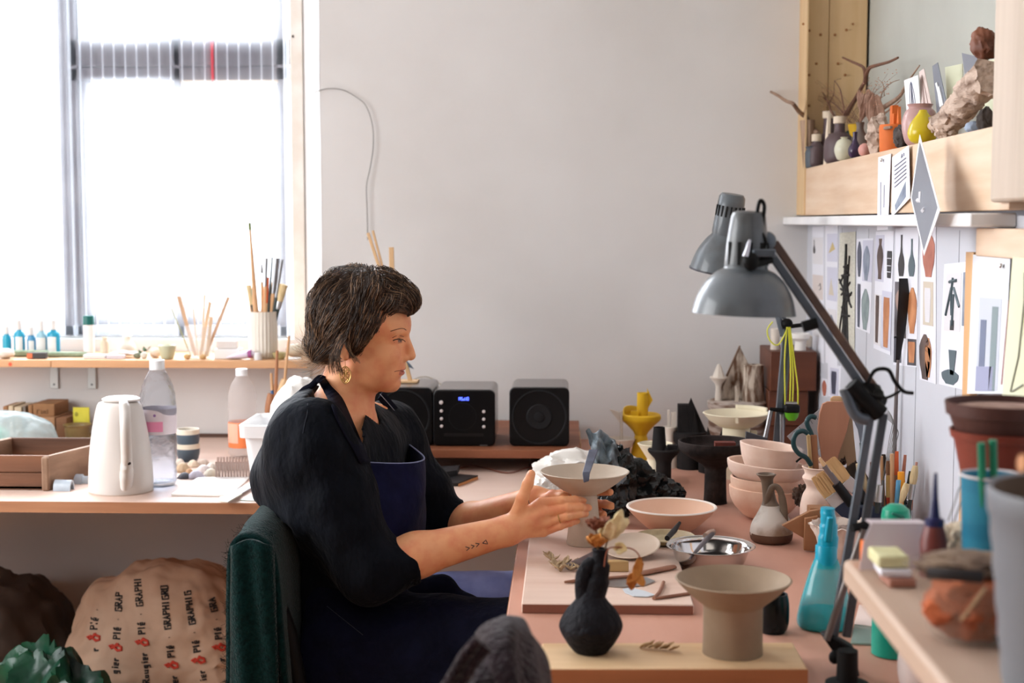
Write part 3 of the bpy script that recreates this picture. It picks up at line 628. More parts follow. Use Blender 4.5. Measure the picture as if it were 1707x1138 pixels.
# ================================================================ two articulated lamps
def bar_pair(t, A, B, off, r, ms, names=('bar', 'bar')):
    for sgn, m, n in zip((-1, 1), ms, names):
        a = A+off*sgn; b = B+off*sgn; ax = (b-a).normalized(); v = Vector((0,1,0)); u = ax.cross(v).normalized(); q = []
        for sx, sy in ((-1,-1),(1,-1),(1,1),(-1,1)): q.append(a+u*(r*sx)+v*(r*.8*sy))
        M().prism(q, b-a).build(n, m, t, bevel=.0015)
def front_lamp():
    Y = 2.0; s = mpp(Y); P = lambda x, y, dy=0: at(x, y, Y+dy)
    t = thing('desk_lamp', 'large grey articulated desk lamp with a dome shade, its arms crossing the pictures', 'lamp', onz(1412, 1142, TZ))
    c = P(1240, 523); R = Matrix.Rotation(math.radians(2), 3, 'Y')
    pr = smoothprof([(86,0),(84,10),(78,30),(66,52),(50,68),(38,74),(36,78)], 4)
    shp = [(r*s, h*s) for r, h in pr]; inn = [(r*s-.0016, h*s) for r, h in pr]
    M().lathe(shp+inn[::-1]+[shp[0]], c, 64, rot=R).build('lamp_shade', [m_grey], t)
    nb_ = M().lathe([(0,77*s),(35*s,76*s),(36*s,80*s),(34*s,120*s),(29*s,160*s),(26*s,167*s),(20*s,170*s),(0,171*s)], c, 48, rot=R).build('socket_housing', m_grey, t)
    sl = M()
    for k in range(5):
        g = math.radians(-150+k*32); q = c+R @ Vector((34.2*s*math.cos(g), 34.2*s*math.sin(g), 100*s))
        sl = M().box(q-Vector((.002,.002,.016)), q+Vector((.002,.002,.016)), rot=Matrix.Rotation(g, 3, 'Z')); sl.build('vent_slot', m_rubber, nb_)
    M().ball(c+Vector((0,0,.03)), (.024,.024,.032)).build('bulb', mat('bulb_glass', (240,238,232), .25), t)
    # swivel bracket and wing nut
    M().box(P(1255,415,-.035), P(1290,428,-.015)).build('bracket', m_armg, t, bevel=.002)
    br = M().tube([P(1250,442,-.036), P(1285,432,-.02)], .006, 10).build('swivel', m_rubber, t)
    kb = M().ball(P(1252,436,-.04), (.011,.007,.013)); kb.build('knob', m_rubber, t)
    M().tube([P(1243,428,-.042), P(1250,400,-.036)], [.0045,.002], 8).build('wing_nut', mat('pale_metal', (190,190,196), .3, metal=.7), t)
    M().ball(P(1278,402,0), (.014,.012,.014)).build('joint', m_armg, t)
    A = P(1284, 408); B = P(1452, 652); off = Vector((.0056, 0, .0034))
    bar_pair(t, A, B, off, .0058, (m_armg, m_rust), ('upper_arm', 'upper_arm'))
    clp = M().tube([P(1338,545,-.012), P(1362,538,-.012)], .008, 10).build('collar', m_rubber, t)
    # elbow
    el = M().ball(P(1450,664), (.022,.018,.022), sub=3, rough=.25, sc=8); el.tube([P(1418,640,-.012), P(1468,690,-.012)], .013, 10); el.build('elbow_joint', m_rubber, t)
    M().tube(sm3([P(1408,648,-.012), P(1425,690,-.014), P(1447,700,-.014)]), .008, 10).build('spring_bracket', m_armg, t)
    A = P(1462, 690); B = P(1400, 1062); off = Vector((.0092, 0, .001))
    bar_pair(t, A, B, off, .0058, (m_armg, mat('arm_dark', (70,76,82), .35, metal=.3)), ('lower_arm', 'lower_arm'))
    M().tube([P(1440,882,-.02), P(1378,1066,-.02)], .0052, 12).build('spring_rod', mat('rod_brown', (112,104,100), .4, metal=.5), t)
    M().tube([P(1420,880,-.02), P(1448,874,-.01)], .006, 8).build('pin', m_rubber, t)
    # base knuckle and clamp pillar
    k = M().prism([P(1372,1062,-.018), P(1384,1058,-.018), P(1426,1082,-.018), P(1434,1130,-.018), P(1404,1132,-.018), P(1398,1100,-.018)], (0,.03,0)); k.build('knuckle', m_rubber, t, bevel=.003)
    M().ball(P(1391,1095,-.02), (.008,.008,.01)).build('knob', m_rubber, t)
    q = onz(1412, 1142, TZ); M().lathe([(0,0),(.03,0),(.03,.004),(.015,.008),(.014,.05),(0,.05)], q, 28).build('base', m_rubber, t)
    cb = sm3([P(1260,428,-.02), P(1276,404,-.02), P(1262,372,-.016), P(1266,336,-.014), P(1274,342,-.014), P(1272,372,-.014), P(1276,400,-.01), P(1282,425,-.01)])
    M().tube(cb, .0028, 8).build('cord', m_rubber, t)
    M().tube(sm3([P(1446,640,-.015), P(1458,618,-.02), P(1480,616,-.02), P(1492,636,-.02), P(1506,652,-.018), P(1522,655,-.014)]), .0028, 8).build('cord', m_rubber, t)
    M().tube(sm3([P(1445,655,-.02), P(1475,663,-.02), P(1500,652,-.02)]), .002, 8).build('cord', m_rubber, t)
front_lamp()
def corner_lamp():
    Y = 3.45; s = mpp(Y); P = lambda x, y, dy=0: at(x, y, Y+dy)
    base = onz(1297, 812, TZ); t = thing('desk_lamp', 'smaller slotted grey desk lamp in the corner, mostly hidden behind the large dome lamp', 'lamp', base)
    c = P(1200, 452); R = Matrix.Rotation(math.radians(8), 3, 'Y') @ Matrix.Rotation(math.radians(7), 3, 'X')
    pr = smoothprof([(50,0),(48,12),(42,32),(32,50),(24,60),(23,63)], 4); shp = [(r*s, h*s) for r, h in pr]; inn = [(r*s-.0016, h*s) for r, h in pr]
    M().lathe(shp+inn[::-1]+[shp[0]], c, 56, rot=R).build('lamp_shade', [m_grey], t)
    M().lathe([(49*s,0),(51*s,-1*s),(51*s,1.5*s),(49*s,2*s)], c, 56, rot=R).build('shade_rim', mat('rim_dark', (50,46,52), .4), t)
    M().lathe([(r*s-.002, h*s) for r, h in pr][::-1]+[(49.5*s-.002, 0)], c, 56, rot=R).build('shade_lining', mat('white_enamel', (236,234,232), .4), t)
    h = M().lathe([(0,62*s),(23*s,61*s),(24*s,66*s),(23*s,100*s),(21.5*s,124*s),(18*s,129*s),(0,130*s)], c, 44, rot=R).build('socket_housing', m_grey, t)
    for k in range(9):
        g = math.radians(-165+k*18.5); q = c+R @ Vector((22.8*s*math.cos(g), 22.8*s*math.sin(g), 101*s))
        M().box(q-Vector((.0022,.0018,.013)), q+Vector((.0022,.0018,.013)), rot=R @ Matrix.Rotation(g, 3, 'Z')).build('vent_slot', m_rubber, h)
    M().ball(c+Vector((0,0,.022)), (.02,.02,.026)).build('bulb', mat('clear_bulb', (240,238,232), .1, trans=.8), t)
    bar_pair(t, P(1222,405,.02), P(1306,535,.02), Vector((.005,0,.003)), .004, (m_armg, m_armg), ('upper_arm', 'upper_arm'))
    M().ball(P(1312,540), (.014,.014,.014)).build('elbow_joint', m_rubber, t); M().tube([P(1308,545,-.01), P(1342,541,-.01)], .005, 8).build('lever', m_rubber, t)
    M().tube([P(1296,520,.01), P(1306,560,.0)], .008, 8).build('spring_bracket', m_armg, t)
    A = P(1312, 548); B = P(1294, 792); u = Vector((.0185,0,0))
    M().prism([A-u*.55+Vector((0,-.008,0)), A+u*.1+Vector((0,-.008,0)), B+u*.1+Vector((0,-.008,0)), B-u*.75+Vector((0,-.008,0))], (0,.016,0)).build('lower_arm', m_armg, t, bevel=.001)
    M().prism([A+u*.16+Vector((0,-.006,0)), A+u*.55+Vector((0,-.006,0)), B+u*.65+Vector((0,-.006,0)), B+u*.16+Vector((0,-.006,0))], (0,.014,0)).build('lower_arm', m_armg, t, bevel=.001)
    M().tube([P(1285,684,-.012), P(1272,745,-.012)], .0058, 12).build('spring', m_steel2, t); M().tube([P(1303,690,-.014), P(1303,760,-.014)], .0055, 12).build('spring', m_steel2, t)
    M().tube([P(1283,682,-.012), P(1311,684,-.012)], .005, 10).build('spring_pin', m_rubber, t)
    M().lathe([(0,0),(.05,0),(.05,.012),(.02,.02),(.018,.06),(0,.06)], base, 30).build('base', m_rubber, t)
    # head torch hung by its yellow cord
    q = P(1320, 686, -.03); t2 = thing('clip_torch', 'green and black clip-on torch hanging by a looped yellow cord from the corner lamp', 'torch', q)
    M().lathe([(0,-.020),(.009,-.019),(.016,-.010),(.017,0),(0,0)], q-Vector((0,0,.002)), 28, ey=.7).build('lens', mat('green_plastic', (108,196,40), .2, trans=.4), t2)
    M().box(q+Vector((-.018,-.012,-.002)), q+Vector((.018,.012,.017))).build('clip_body', m_plastic_k, t2, bevel=.004)
    M().tube([q+Vector((-.016,0,.02)), q+Vector((.012,0,.019))], .005, 12).build('clip_bar', m_steel2, t2)
    for pts in ([(1312,545),(1308,600),(1309,676)], [(1314,545),(1318,610),(1316,690)], [(1316,545),(1322,620),(1321,676)], [(1317,545),(1324,600),(1330,650),(1329,690)], [(1314,545),(1298,574),(1284,568),(1279,550),(1288,536)]):
        M().tube(sm3([P(x, y, -.022) for x, y in pts]), .0017, 6).build('cord', mat('yellow_cord', (214,214,60), .5), t2)
corner_lamp()
# ================================================================ window shelf
m_wcap = mat('white_cap', (220,218,218), .5); m_wlab = mat('white_label', (226,226,226), .6)
SZ2 = SZ+.0012
def onshelf(px, py): return onz(px, py, SZ2)
def atY(px, Y, z): return Vector((at(px, 590, Y).x, Y, z))
def bottle(px, Y, w, top, capw, capt, col, label, group, sq=.7, lab=None, lw=.6):
    """w, capw in px; top: y of cap top; capt: y where the cap ends"""
    s = mpp(Y); z0 = SZ2; c = atY(px, Y, z0); zt = at(px, top, Y).z; zc = at(px, capt, Y).z; h = zc-z0
    t = thing('paint_bottle', label, 'bottle', c, group); r = w*s/2
    M().lathe([(0,0),(r*.95,0),(r,.003),(r,h*.72),(r*.9,h*.86),(capw*s*.42,h*.95),(capw*s*.42,h),(0,h)], c, 28, ey=sq).build('body', mat('paint_'+'_'.join(map(str, col)), col, .3, trans=.15), t)
    if lab:
        m = M(); vs = []; n = 10; a0, a1 = (math.radians(-100-75*lw), math.radians(-100+75*lw)) if lab > 0 else (math.radians(-80-75*lw), math.radians(-80+75*lw))
        for k in range(n+1):
            g = a0+(a1-a0)*k/n; vs += [c+Vector((r*1.02*math.cos(g), r*1.02*sq*math.sin(g), h*.05)), c+Vector((r*1.02*math.cos(g), r*1.02*sq*math.sin(g), h*.72))]
        m.add(vs, [(2*k, 2*k+2, 2*k+3, 2*k+1) for k in range(n)]); m.build('paper_label', m_wlab, t)
    M().lathe([(0,h),(capw*s/2,h),(capw*s/2*.92,zt-z0),(0,zt-z0)], c, 24).build('cap', m_wcap, t)
g_ = 'blue paint bottles on the window shelf'
BL = (36,160,196)
bottle(12, 4.17, 15, 543, 10, 556, BL, 'low all-blue paint bottle with a white cap, outer end of the blue row', g_)
bottle(33, 4.17, 19, 533, 10, 549, BL, 'paint bottle, half blue and half white label, second in the blue row', g_, lab=-1, lw=.5)
bottle(53, 4.17, 15, 544, 11, 558, (70,150,196), 'short squat paint bottle in the middle of the blue row', g_, lab=-1, lw=.5)
bottle(70, 4.17, 18, 533, 10, 551, (150,196,214), 'tall paint bottle almost covered by its white label, in the blue row', g_, lab=1, lw=.95)
bottle(90, 4.17, 22, 533, 11, 549, BL, 'broad-shouldered paint bottle with blue edge, at the inner end of the blue row', g_, lab=1, lw=.6)
# white tube with green cap
Y = 4.14; s = mpp(Y); c = atY(149, Y, SZ2); zt = at(149, 526, Y).z; zc = at(149, 541, Y).z; t = thing('tall_tube', 'tall slim white tube bottle with a dark green cap on the window shelf', 'bottle', c)
M().lathe([(0,0),(9*s,0),(9*s,zc-SZ2),(0,zc-SZ2)], c, 28).build('body', mat('white_plastic', (236,234,234), .35), t)
M().lathe([(0,zc-SZ2),(9.6*s,zc-SZ2),(9.6*s,zt-SZ2-.002),(9*s,zt-SZ2),(0,zt-SZ2)], c, 28).build('cap', mat('dark_green', (22,98,92), .4), t)
m = M(); m.box(c+Vector((-8.6*s,-9.2*s,.004)), c+Vector((-4.4*s,-7.5*s,.013))); m.build('orange_mark', mat('orange_print', (226,104,52), .5), t)
def small(name, label, cat, px, Y, prof, m, t=2.5, solid=False, n=32, group=None, z=None, sm=3):
    s = mpp(Y); z = SZ2 if z is None else z; c = atY(px, Y, z); P = [(r*s,h*s) for r,h in smoothprof(prof, sm)]
    return tag(M().lathe(([(0,0)]+P+[(0,P[-1][1])]) if solid else hollow(P, t*s), c, n).build(name, m, loc=c), label, cat, group)
t_ = small('small_jar', 'small beige bottle with a pinched top on the window shelf', 'bottle', 175, 4.10, [(7,0),(7,22),(6,27),(4,30),(5,34)], mat('beige_jar', (206,190,164), .5))
small('bud_vase', 'squat pale cream bud vase with a straight neck on the window shelf', 'vase', 212, 4.18, [(14,0),(16,6),(14,16),(8,24),(7,32)], mat('cream_vase', (214,212,202), .45))
small('green_cup', 'olive green tea cup at the edge of the window shelf', 'cup', 279, 4.06, [(9,0),(11,3),(14,16),(14.5,23)], mat('olive_cup', (128,134,92), .35, (206,206,180), ns=2.4, st=(1,1,.2)))
# long green woven case, matchbox, soft white pad, pink eraser, packets
def boxy(name, label, cat, px0, px1, py0, py1, Y, d, m, rot=0, bevel=.0015, z=None, group=None):
    z = SZ2 if z is None else z; s = mpp(Y); x0 = at(px0, 590, Y).x; x1 = at(px1, 590, Y).x; h = (py1-py0)*s; c = Vector(((x0+x1)/2, Y, z))
    o = M().box(c+Vector((-(x1-x0)/2, 0, 0)), c+Vector(((x1-x0)/2, d, h)), rot=Matrix.Rotation(rot, 3, 'Z')).build(name, m, loc=c, bevel=bevel); return tag(o, label, cat, group)
boxy('rolled_mat', 'long grey-green woven strip lying along the window shelf', 'mat', 78, 141, 583, 591, 4.10, .03, mat('green_weave', (150,164,140), .8, (120,138,112), ns=40, st=(1,1,3)), bevel=.005)
boxy('rolled_mat', 'grey-green woven strip lying below the row of blue bottles', 'mat', 16, 77, 583, 593, 4.11, .03, MATS['green_weave'], bevel=.005)
o = boxy('matchbox', 'little black matchbox with an orange end on the window shelf', 'box', 45, 76, 586, 596, 4.05, .02, [mat('dark_card', (66,62,62), .6)]); 
tag_o = M().box(at(45,590,4.05)*1+Vector((0,-.0006,0)), at(54,590,4.05)+Vector((0,0,0))); 
p0 = Vector((at(45,590,4.05).x-.0005, 4.049, SZ2+.0005)); M().box(p0, Vector((at(54,590,4.05).x, 4.0705, SZ2+9*mpp(4.05)))).build('end_panel', mat('match_orange', (206,112,72), .6), o)
def pebble(name, label, cat, px, Y, w, h, m, d=None, z=None, group=None, rough=.12, seed=0, sub=3):
    z = SZ2 if z is None else z; s = mpp(Y); c = Vector((at(px, 590, Y).x, Y, z)); r = Vector((w*s/2, (d or w*.7)*s/2, h*s/2))
    return tag(M().ball(c+Vector((0,0,r.z*.96)), r, sub=sub, rough=rough, sc=4, seed=seed).build(name, m, loc=c), label, cat, group)
m_chalk = mat('soft_white', (228,222,212), .85, (214,206,196), ns=8)
pebble('sponge', 'rounded off-white sponge pad at the outer end of the window shelf', 'sponge', 8, 4.06, 34, 17, m_chalk, 26, seed=2)
pebble('eraser', 'small pink eraser behind the woven strip on the window shelf', 'eraser', 118, 4.16, 22, 6, mat('pink_rubber', (226,190,204), .6), 16, rough=.03)
boxy('paper_packet', 'white packet with an orange corner on the window shelf', 'packet', 138, 174, 590, 597, 4.05, .03, m_wlab, .06)
boxy('paper_packet', 'small lilac-grey box with a salmon end, near the pink paper', 'packet', 177, 206, 592, 599, 4.045, .02, mat('lilac_card', (206,200,208), .6), -.05)
m = M(); c = Vector((at(203,590,4.10).x, 4.10, SZ2))
m.grid(lambda u, v: c+Vector(((u-.5)*.085, (v-.5)*.06, .010+.007*math.sin(u*3)+.004*noise.noise(Vector((u*4, v*4, 1))))), 10, 8); tag(m.build('pink_paper', mat('pink_paper', (232,206,200), .8), loc=c, solid=.001), 'creased pale pink paper behind the small packets', 'paper')
for k, (px, w_, h_, lb) in enumerate([(229,14,10,'flat dark'),(240,12,12,'rounded pale')]):
    pebble('stone_bit', lb+' stone by the sprig of leaves on the window shelf', 'stone', px, 4.07-.01*k, w_, h_, mat('stone_'+str(k), [(120,124,104),(206,204,194)][k], .8), seed=k)
c = Vector((at(238,590,4.085).x, 4.085, SZ2)); t = thing('leaf_sprig', 'tiny sprig of dark green leaves among the stones on the window shelf', 'sprig', c)
M().tube(sm3([c+Vector((-.012,0,.002)), c+Vector((-.002,0,.014)), c+Vector((.016,0,.024))]), .001, 6).build('stem', mat('leaf_stem', (70,86,52), .7), t)
m = M()
for k in range(7): crumple_leaf(m, c+Vector((-.012+.0045*k, -.003+.002*(k % 3), .006+.003*k)), .017, .0045, (math.cos(k*2.1), math.sin(k*2.1), .7), (0,0,1), .4, seed=k)
m.build('leaf', mat('leaf_green', (74,98,66), .6), t, solid=.0005)
pebble('stone_bit', 'pale stone beside the olive green cup', 'stone', 259, 4.09, 20, 17, mat('pale_stone', (222,206,192), .8), seed=5)
# glass of wooden sticks
Y = 4.08; s = mpp(Y); c = atY(334, Y, SZ2); gl = thin_plastic('tumbler_glass', (226,232,236), .16)
tag(M().lathe(hollow([(r*s,h*s) for r,h in [(19,0),(19.5,3),(23.5,55)]], 1.6*s, 3*s), c, 40).build('glass_tumbler', gl, loc=c), 'clear glass tumbler of flat wooden sticks on the window shelf', 'glass')
sp_ = [((283,507),(318,590),2,'thin greenish cane leaning far out of the glass tumbler'),((298,495),(326,592),7,'wide flat wooden stick leaning towards the kettle in the glass tumbler'),((341,491),(336,592),3.5,'narrow upright pale stick in the glass tumbler'),((350,504),(334,592),6,'angled-cut wooden stick at the centre of the glass tumbler'),((381,495),(342,590),5.5,'long wooden stick leaning towards the ribbed jar in the glass tumbler'),((322,515),(330,590),2.5,'thin splint half hidden among the sticks in the glass tumbler'),((352,528),(345,590),6,'short broad stick in the glass tumbler')]
for k, (a, b, w_, lb) in enumerate(sp_):
    A = at(a[0], a[1], Y+.012-.004*k); B = at(b[0], b[1], Y+.008-.003*k); B.z = SZ2+.006; ax = (A-B).normalized(); sd = ax.cross(Vector((0,1,0))).normalized()*(w_*s/2)
    tag(M().prism([B-sd*.8, B+sd*.8, A+sd+ax*.004*(k % 2), A-sd], (0,.0022,0)).build('wooden_stick', mat('cane_green', (150,148,104), .7) if k == 0 else mat('stick_pale_%d' % (k % 3), [(206,174,140),(196,160,128),(214,186,156)][k % 3], .7), loc=B), lb, 'stick', 'flat sticks in the glass tumbler')
for k, px in enumerate((312, 338)):
    pebble('cork_bit', ['cork chip in front of the glass tumbler, on the kettle side', 'cork chip in front of the glass tumbler, towards the white boxes'][k], 'cork', px, 4.05, 12, 9, mat('cork', (196,160,112), .85), seed=k+3)
boxy('white_box', 'flat white box at the bottom of the pair beside the glass tumbler', 'box', 357, 400, 580, 597, 4.06, .045, mat('white_card', (232,228,226), .6))
boxy('white_box', 'smaller grey-white box lying on top of the flat white box', 'box', 361, 394, 566, 579, 4.065, .035, mat('grey_card', (214,206,200), .6), .03, z=SZ2+17.3*mpp(4.06))
# ribbed jar with brushes
Y = 4.10; s = mpp(Y); c = atY(439, Y, SZ2); h = SZ2-at(439, 519, Y).z; h = -h; n = 96; R_ = 24.5*s; vs = []; rows = []
prof = [(0,0),(.84,0),(.93,.04),(1,.2),(1.01,.6),(.97,.9),(.96,1.0),(.90,1.0),(.90,.1),(0,.1)]
m = M(); V = []; Fc = []
for i, (r, q) in enumerate(prof):
    for k in range(n):
        g = 2*math.pi*k/n; fl = (1-.035*(math.cos(g*24)+1)) if 1 < i < 6 else 1; V.append(c+Vector((r*R_*fl*math.cos(g), r*R_*fl*math.sin(g), q*h)))
for i in range(len(prof)-1):
    for k in range(n): Fc.append((i*n+k, i*n+(k+1) % n, (i+1)*n+(k+1) % n, (i+1)*n+k))
tag(m.add(V, Fc).build('ribbed_jar', mat('ribbed_white', (226,220,208), .5), loc=c, sharp=1.2), 'white ribbed ceramic jar holding brushes and tools on the window shelf', 'jar')
jc = c; JT = SZ2+h
def tool(a, label, cat, parts, base=None, Y=4.10, group='tools in the ribbed jar', name='brush', zb=None, cc=None):
    """a: top pixel; parts: list of (t0,t1,width px,material,part name) along base->top"""
    zb = JT-.05 if zb is None else zb; cc = jc if cc is None else cc
    A = at(a[0], a[1], Y); B = base or Vector((cc.x+(A.x-cc.x)*.45, cc.y+(A.y-cc.y)*.3+random.uniform(-.012,.012), zb)); s = mpp(Y)
    t = thing(name, label, cat, B, group)
    for t0, t1, w0, w1, m, nm in parts:
        pts = [B.lerp(A, t0+(t1-t0)*k/4) for k in range(5)]; rr = [(w0+(w1-w0)*k/4)*s/2 for k in range(5)]
        M().tube(pts, [(r, r*.7) for r in rr], 10, flat=Vector((0,1,0))).build(nm, m, t)
    return t
m_br = mat('bristle_cream', (222,202,160), .9, (196,172,126), ns=90, st=(3,3,.3)); m_brk = mat('bristle_dark', (62,50,42), .9); m_fer = mat('ferrule', (190,190,190), .3, metal=.9)
m_h1 = mat('handle_green', (106,120,64), .5); m_h2 = mat('handle_orange', (212,96,48), .45); m_h3 = mat('handle_teal', (80,170,170), .5); m_h4 = mat('handle_wood', (204,160,118), .55); m_h5 = mat('handle_dark', (50,60,58), .45); m_wire = mat('loop_wire', (150,150,152), .3, metal=.9)
tool((416,371), 'very long tapering stick with a green tip standing high in the ribbed jar', 'stick', [(0,.93,11,4,m_h4,'shaft'),(.93,1,5,5,m_h1,'tip')], name='long_stick')
tool((404,420), 'wire-ended needle tool leaning out of the ribbed jar', 'tool', [(0,.55,6,5,m_h4,'handle'),(.55,1,1.2,1.2,m_wire,'wire')], name='needle_tool')
tool((414,475), 'brush with pale bristles at the side of the ribbed jar', 'brush', [(0,.55,8,8,m_h5,'handle'),(.55,1,9,9,m_br,'bristles')])
tool((421,482), 'turquoise-handled tool in the ribbed jar', 'tool', [(0,1,6,6,m_h3,'handle')], name='craft_tool')
tool((436,440), 'loop-ended trimming tool with pale handle in the ribbed jar', 'tool', [(0,.72,6,5,m_h4,'handle'),(.72,.86,2,2,m_wire,'wire'),(.86,1,7,3,m_wire,'loop')], name='loop_tool')
tool((446,462), 'orange-handled brush handle in the ribbed jar', 'brush', [(0,.5,7,7,m_h4,'grip'),(.5,1,7,6,m_h2,'handle')])
tool((444,430), 'tool with grey metal tip behind the orange handle in the ribbed jar', 'tool', [(0,.6,6,6,m_h4,'handle'),(.6,1,5,6,m_wire,'blade')], name='metal_tool')
tool((454,428), 'slim dark green pencil-like tool in the ribbed jar', 'tool', [(0,1,5,3,m_h5,'handle')], name='pencil')
tool((457,470), 'plain wooden handle leaning diagonally in the ribbed jar', 'tool', [(0,1,8,8,m_h4,'handle')], name='craft_tool')
tool((462,430), 'broad wire loop tool standing high in the ribbed jar', 'tool', [(0,.5,6,6,m_h4,'handle'),(.5,1,8,9,m_wire,'loop')], name='loop_tool')
tool((470,432), 'thin steel loop tool nearest the window jamb in the ribbed jar'.replace('nearest', 'beside'), 'tool', [(0,.45,6,6,m_h5,'handle'),(.45,1,5,6,m_wire,'loop')], name='loop_tool')
tool((473,474), 'flat brush with cream bristles leaning against the jamb in the ribbed jar', 'brush', [(0,.45,8,8,m_h5,'handle'),(.45,.62,10,11,m_fer,'ferrule'),(.62,1,11,15,m_br,'bristles')])
tool((452,492), 'thick wooden brush handle with dark knot in the ribbed jar', 'brush', [(0,1,9,8,m_h4,'handle')])
# tube of paint, cap, bowl, stones
Y = 4.045; c = atY(401, Y, SZ2+.010); t = thing('paint_tube', 'squeezed lilac and white paint tube lying in front of the ribbed jar', 'tube', c)
A = atY(378, Y, SZ2+.006); B = atY(424, Y, SZ2+.018); pts = [A.lerp(B, k/6) for k in range(7)]
M().tube(pts, [(.002,.010),(.005,.011),(.008,.012),(.010,.0125),(.011,.0125),(.011,.012),(.006,.007)], 14, flat=Vector((0,1,0))).build('body', mat('tube_lilac', (216,206,222), .4), t)
M().tube([atY(414, Y-.001, SZ2+.0155), atY(420, Y-.001, SZ2+.0172)], [.0118,.0118], 16).build('purple_band', mat('tube_purple', (150,74,128), .5), t)
small('screw_top', 'loose white cap beside the ribbed jar', 'cap', 430, 4.04, [(7,0),(6.5,8),(6,12)], m_wcap, solid=True, sm=1)
small('olive_bowl', 'tiny olive bowl at the foot of the ribbed jar', 'bowl', 466, 4.06, [(7,0),(10,4),(12,11)], mat('khaki_glaze', (168,158,112), .5))
pebble('sea_shell', 'big pale rounded shell at the end of the window shelf', 'shell', 494, 4.12, 36, 24, mat('shell_cream', (210,198,178), .7, (190,176,154), ns=10), seed=9)
boxy('folded_paper', 'folded white paper on the window shelf beside the shell', 'paper', 478, 500, 594, 597, 4.04, .03, m_wlab, .2)
# ================================================================ window bench
def onB(px, py): return onz(px, py, TZ)
# kettle
def kettle():
    c = onB(202, 818); s = mpp(c.y); t = thing('kettle', 'white plastic electric kettle with a broad curved handle on the window bench', 'kettle', c)
    mk = mat('kettle_white', (214,208,203), .32); m = M()
    pr = smoothprof([(53,0),(54,8),(54,26),(52,60),(47,100),(41,132),(37,147),(34,152)], 4)
    n = 48; V = []; rows = []
    P = [(0,0)]+pr+[(26,155),(0,156)]
    m.lathe([(r*s,h*s) for r,h in P], c, n, ey=.92); o = m.build('body', mk, t)
    Q = lambda x, h, dy: at(x, 818-h, c.y+dy*s)
    M().tube(sm3([Q(207,140,-32), Q(208,136,-62), Q(209,112,-82), Q(210,84,-84), Q(211,58,-78), Q(211,36,-70), Q(211,12,-58)], 6), [(20*s,7*s)]*2+[(18*s,8*s)]*2+[(14*s,9*s)]*4+[(10.5*s,9*s)]*16+[(12*s,9*s)]*4+[(16*s,10*s)]*3+[(20*s,11*s)]*3+[(21*s,10*s)]*3, 20, flat=Vector((0,-1,0))).build('handle', mk, t)
    M().lathe([(0,0),(31*s,0),(32*s,3*s),(26*s,6*s),(0,7*s)], Q(202,151,0), 40, ey=.9).build('lid', mk, t)
    M().ball(Q(207,140,-66), (6*s,4*s,7*s)).build('button', mat('chrome_button', (180,192,196), .2, metal=.8), t)
    M().ball(Q(212,46,-82.5), (6.5*s,3*s,3.4*s)).build('switch_window', mat('dark_switch', (40,30,30), .4), t)
    for k in range(3): M().ball(Q(207+4.6*k,15,-69), (1.2*s,2*s,2.2*s), sub=2).build('vent_hole', mat('hole_dark', (50,42,42), .8), t)
    M().lathe([(0,-.5*s),(54.5*s,-.5*s),(54.5*s,1.5*s),(0,1.5*s)], c+Vector((0,0,.5*s)), 48, ey=.93).build('base_ring', mat('kettle_base', (190,170,156), .6), t)
kettle()
def water_bottle(px, py, w, top, label, tint, lab0, lab1, lcol, lcol2, pts, mk):
    c = onB(px, py); s = mpp(c.y); H = (py-top); t = thing('plastic_bottle', label, 'bottle', c); k = w/2
    pr = smoothprof([(k*.86*1,0),(k*.97,H*.03),(k,H*.1),(k*.93,H*.2),(k,H*.24),(k*.98,H*.5),(k,H*.55),(k,H*.7),(k*.8,H*.82),(k*.46,H*.91),(k*.36,H*.925)], 4)
    pr2 = []
    for r, h in pr: pr2.append((r*(1-.022*math.sin(h*.55)), h))
    M().lathe([(0,0)]+[(r*s,h*s) for r,h in pr2]+[(k*.34*s,H*.93*s)], c, 44, wob=.03).build('body', mk, t)
    M().lathe([(0,H*.925*s),(k*.42*s,H*.925*s),(k*.42*s,H*s),(0,H*s)], c, 28).build('cap', mat('cap_white', (238,240,242), .4), t)
    M().lathe([(k*1.015*s,lab0*H*s),(k*1.02*s,lab1*H*s)], c, 44).build('paper_label', lcol, t)
    if lcol2:
        z0, z1, a0, a1 = lcol2[1:]; vs = []
        for q in range(9):
            g = math.radians(a0+(a1-a0)*q/8); vs += [c+Vector((k*1.035*s*math.cos(g), k*1.035*s*math.sin(g), z0*H*s)), c+Vector((k*1.035*s*math.cos(g), k*1.035*s*math.sin(g), z1*H*s))]
        M().add(vs, [(2*q, 2*q+2, 2*q+3, 2*q+1) for q in range(8)]).build('colour_panel', lcol2[0], t)
    return t, c, s, H, k
t, c, s, H, k = water_bottle(266, 808, 60, 594, 'large clear plastic water bottle with a pink label beside the kettle', None, .42, .62, mat('bottle_label', (226,214,220), .5), (mat('label_pink', (240,150,186), .5), .445, .525, -150, -60), None, crinkle('clear_pet', (244,248,253), .5, 1.15, 1.2))
o = M().lathe([(0,.01),(k*.93*s,.01),(k*.9*s,H*.21*s),(k*.94*s,H*.3*s),(k*.93*s,H*.47*s),(0,H*.47*s)], c, 36).build('water', crinkle('bottle_water', (240,246,252), .6, 1.15, .8, 40), t)
M().lathe([(0,0),(.0035,0),(0,.0004)], c+Vector((.004,-k*1.03*s,H*.575*s)), 12, rot=Matrix.Rotation(math.pi/2, 3, 'X')).build('label_emblem', mat('emblem_violet', (150,110,170), .5), t)
t, c, s, H, k = water_bottle(405, 762, 47, 611, 'cloudy empty plastic bottle with an orange label, behind the white tub', None, .125, .41, mat('label_orange', (236,128,72), .5), (mat('label_peach', (240,176,150), .5), .18, .40, -160, -95), None, thin_plastic('cloudy_pet', (222,212,208), .30))
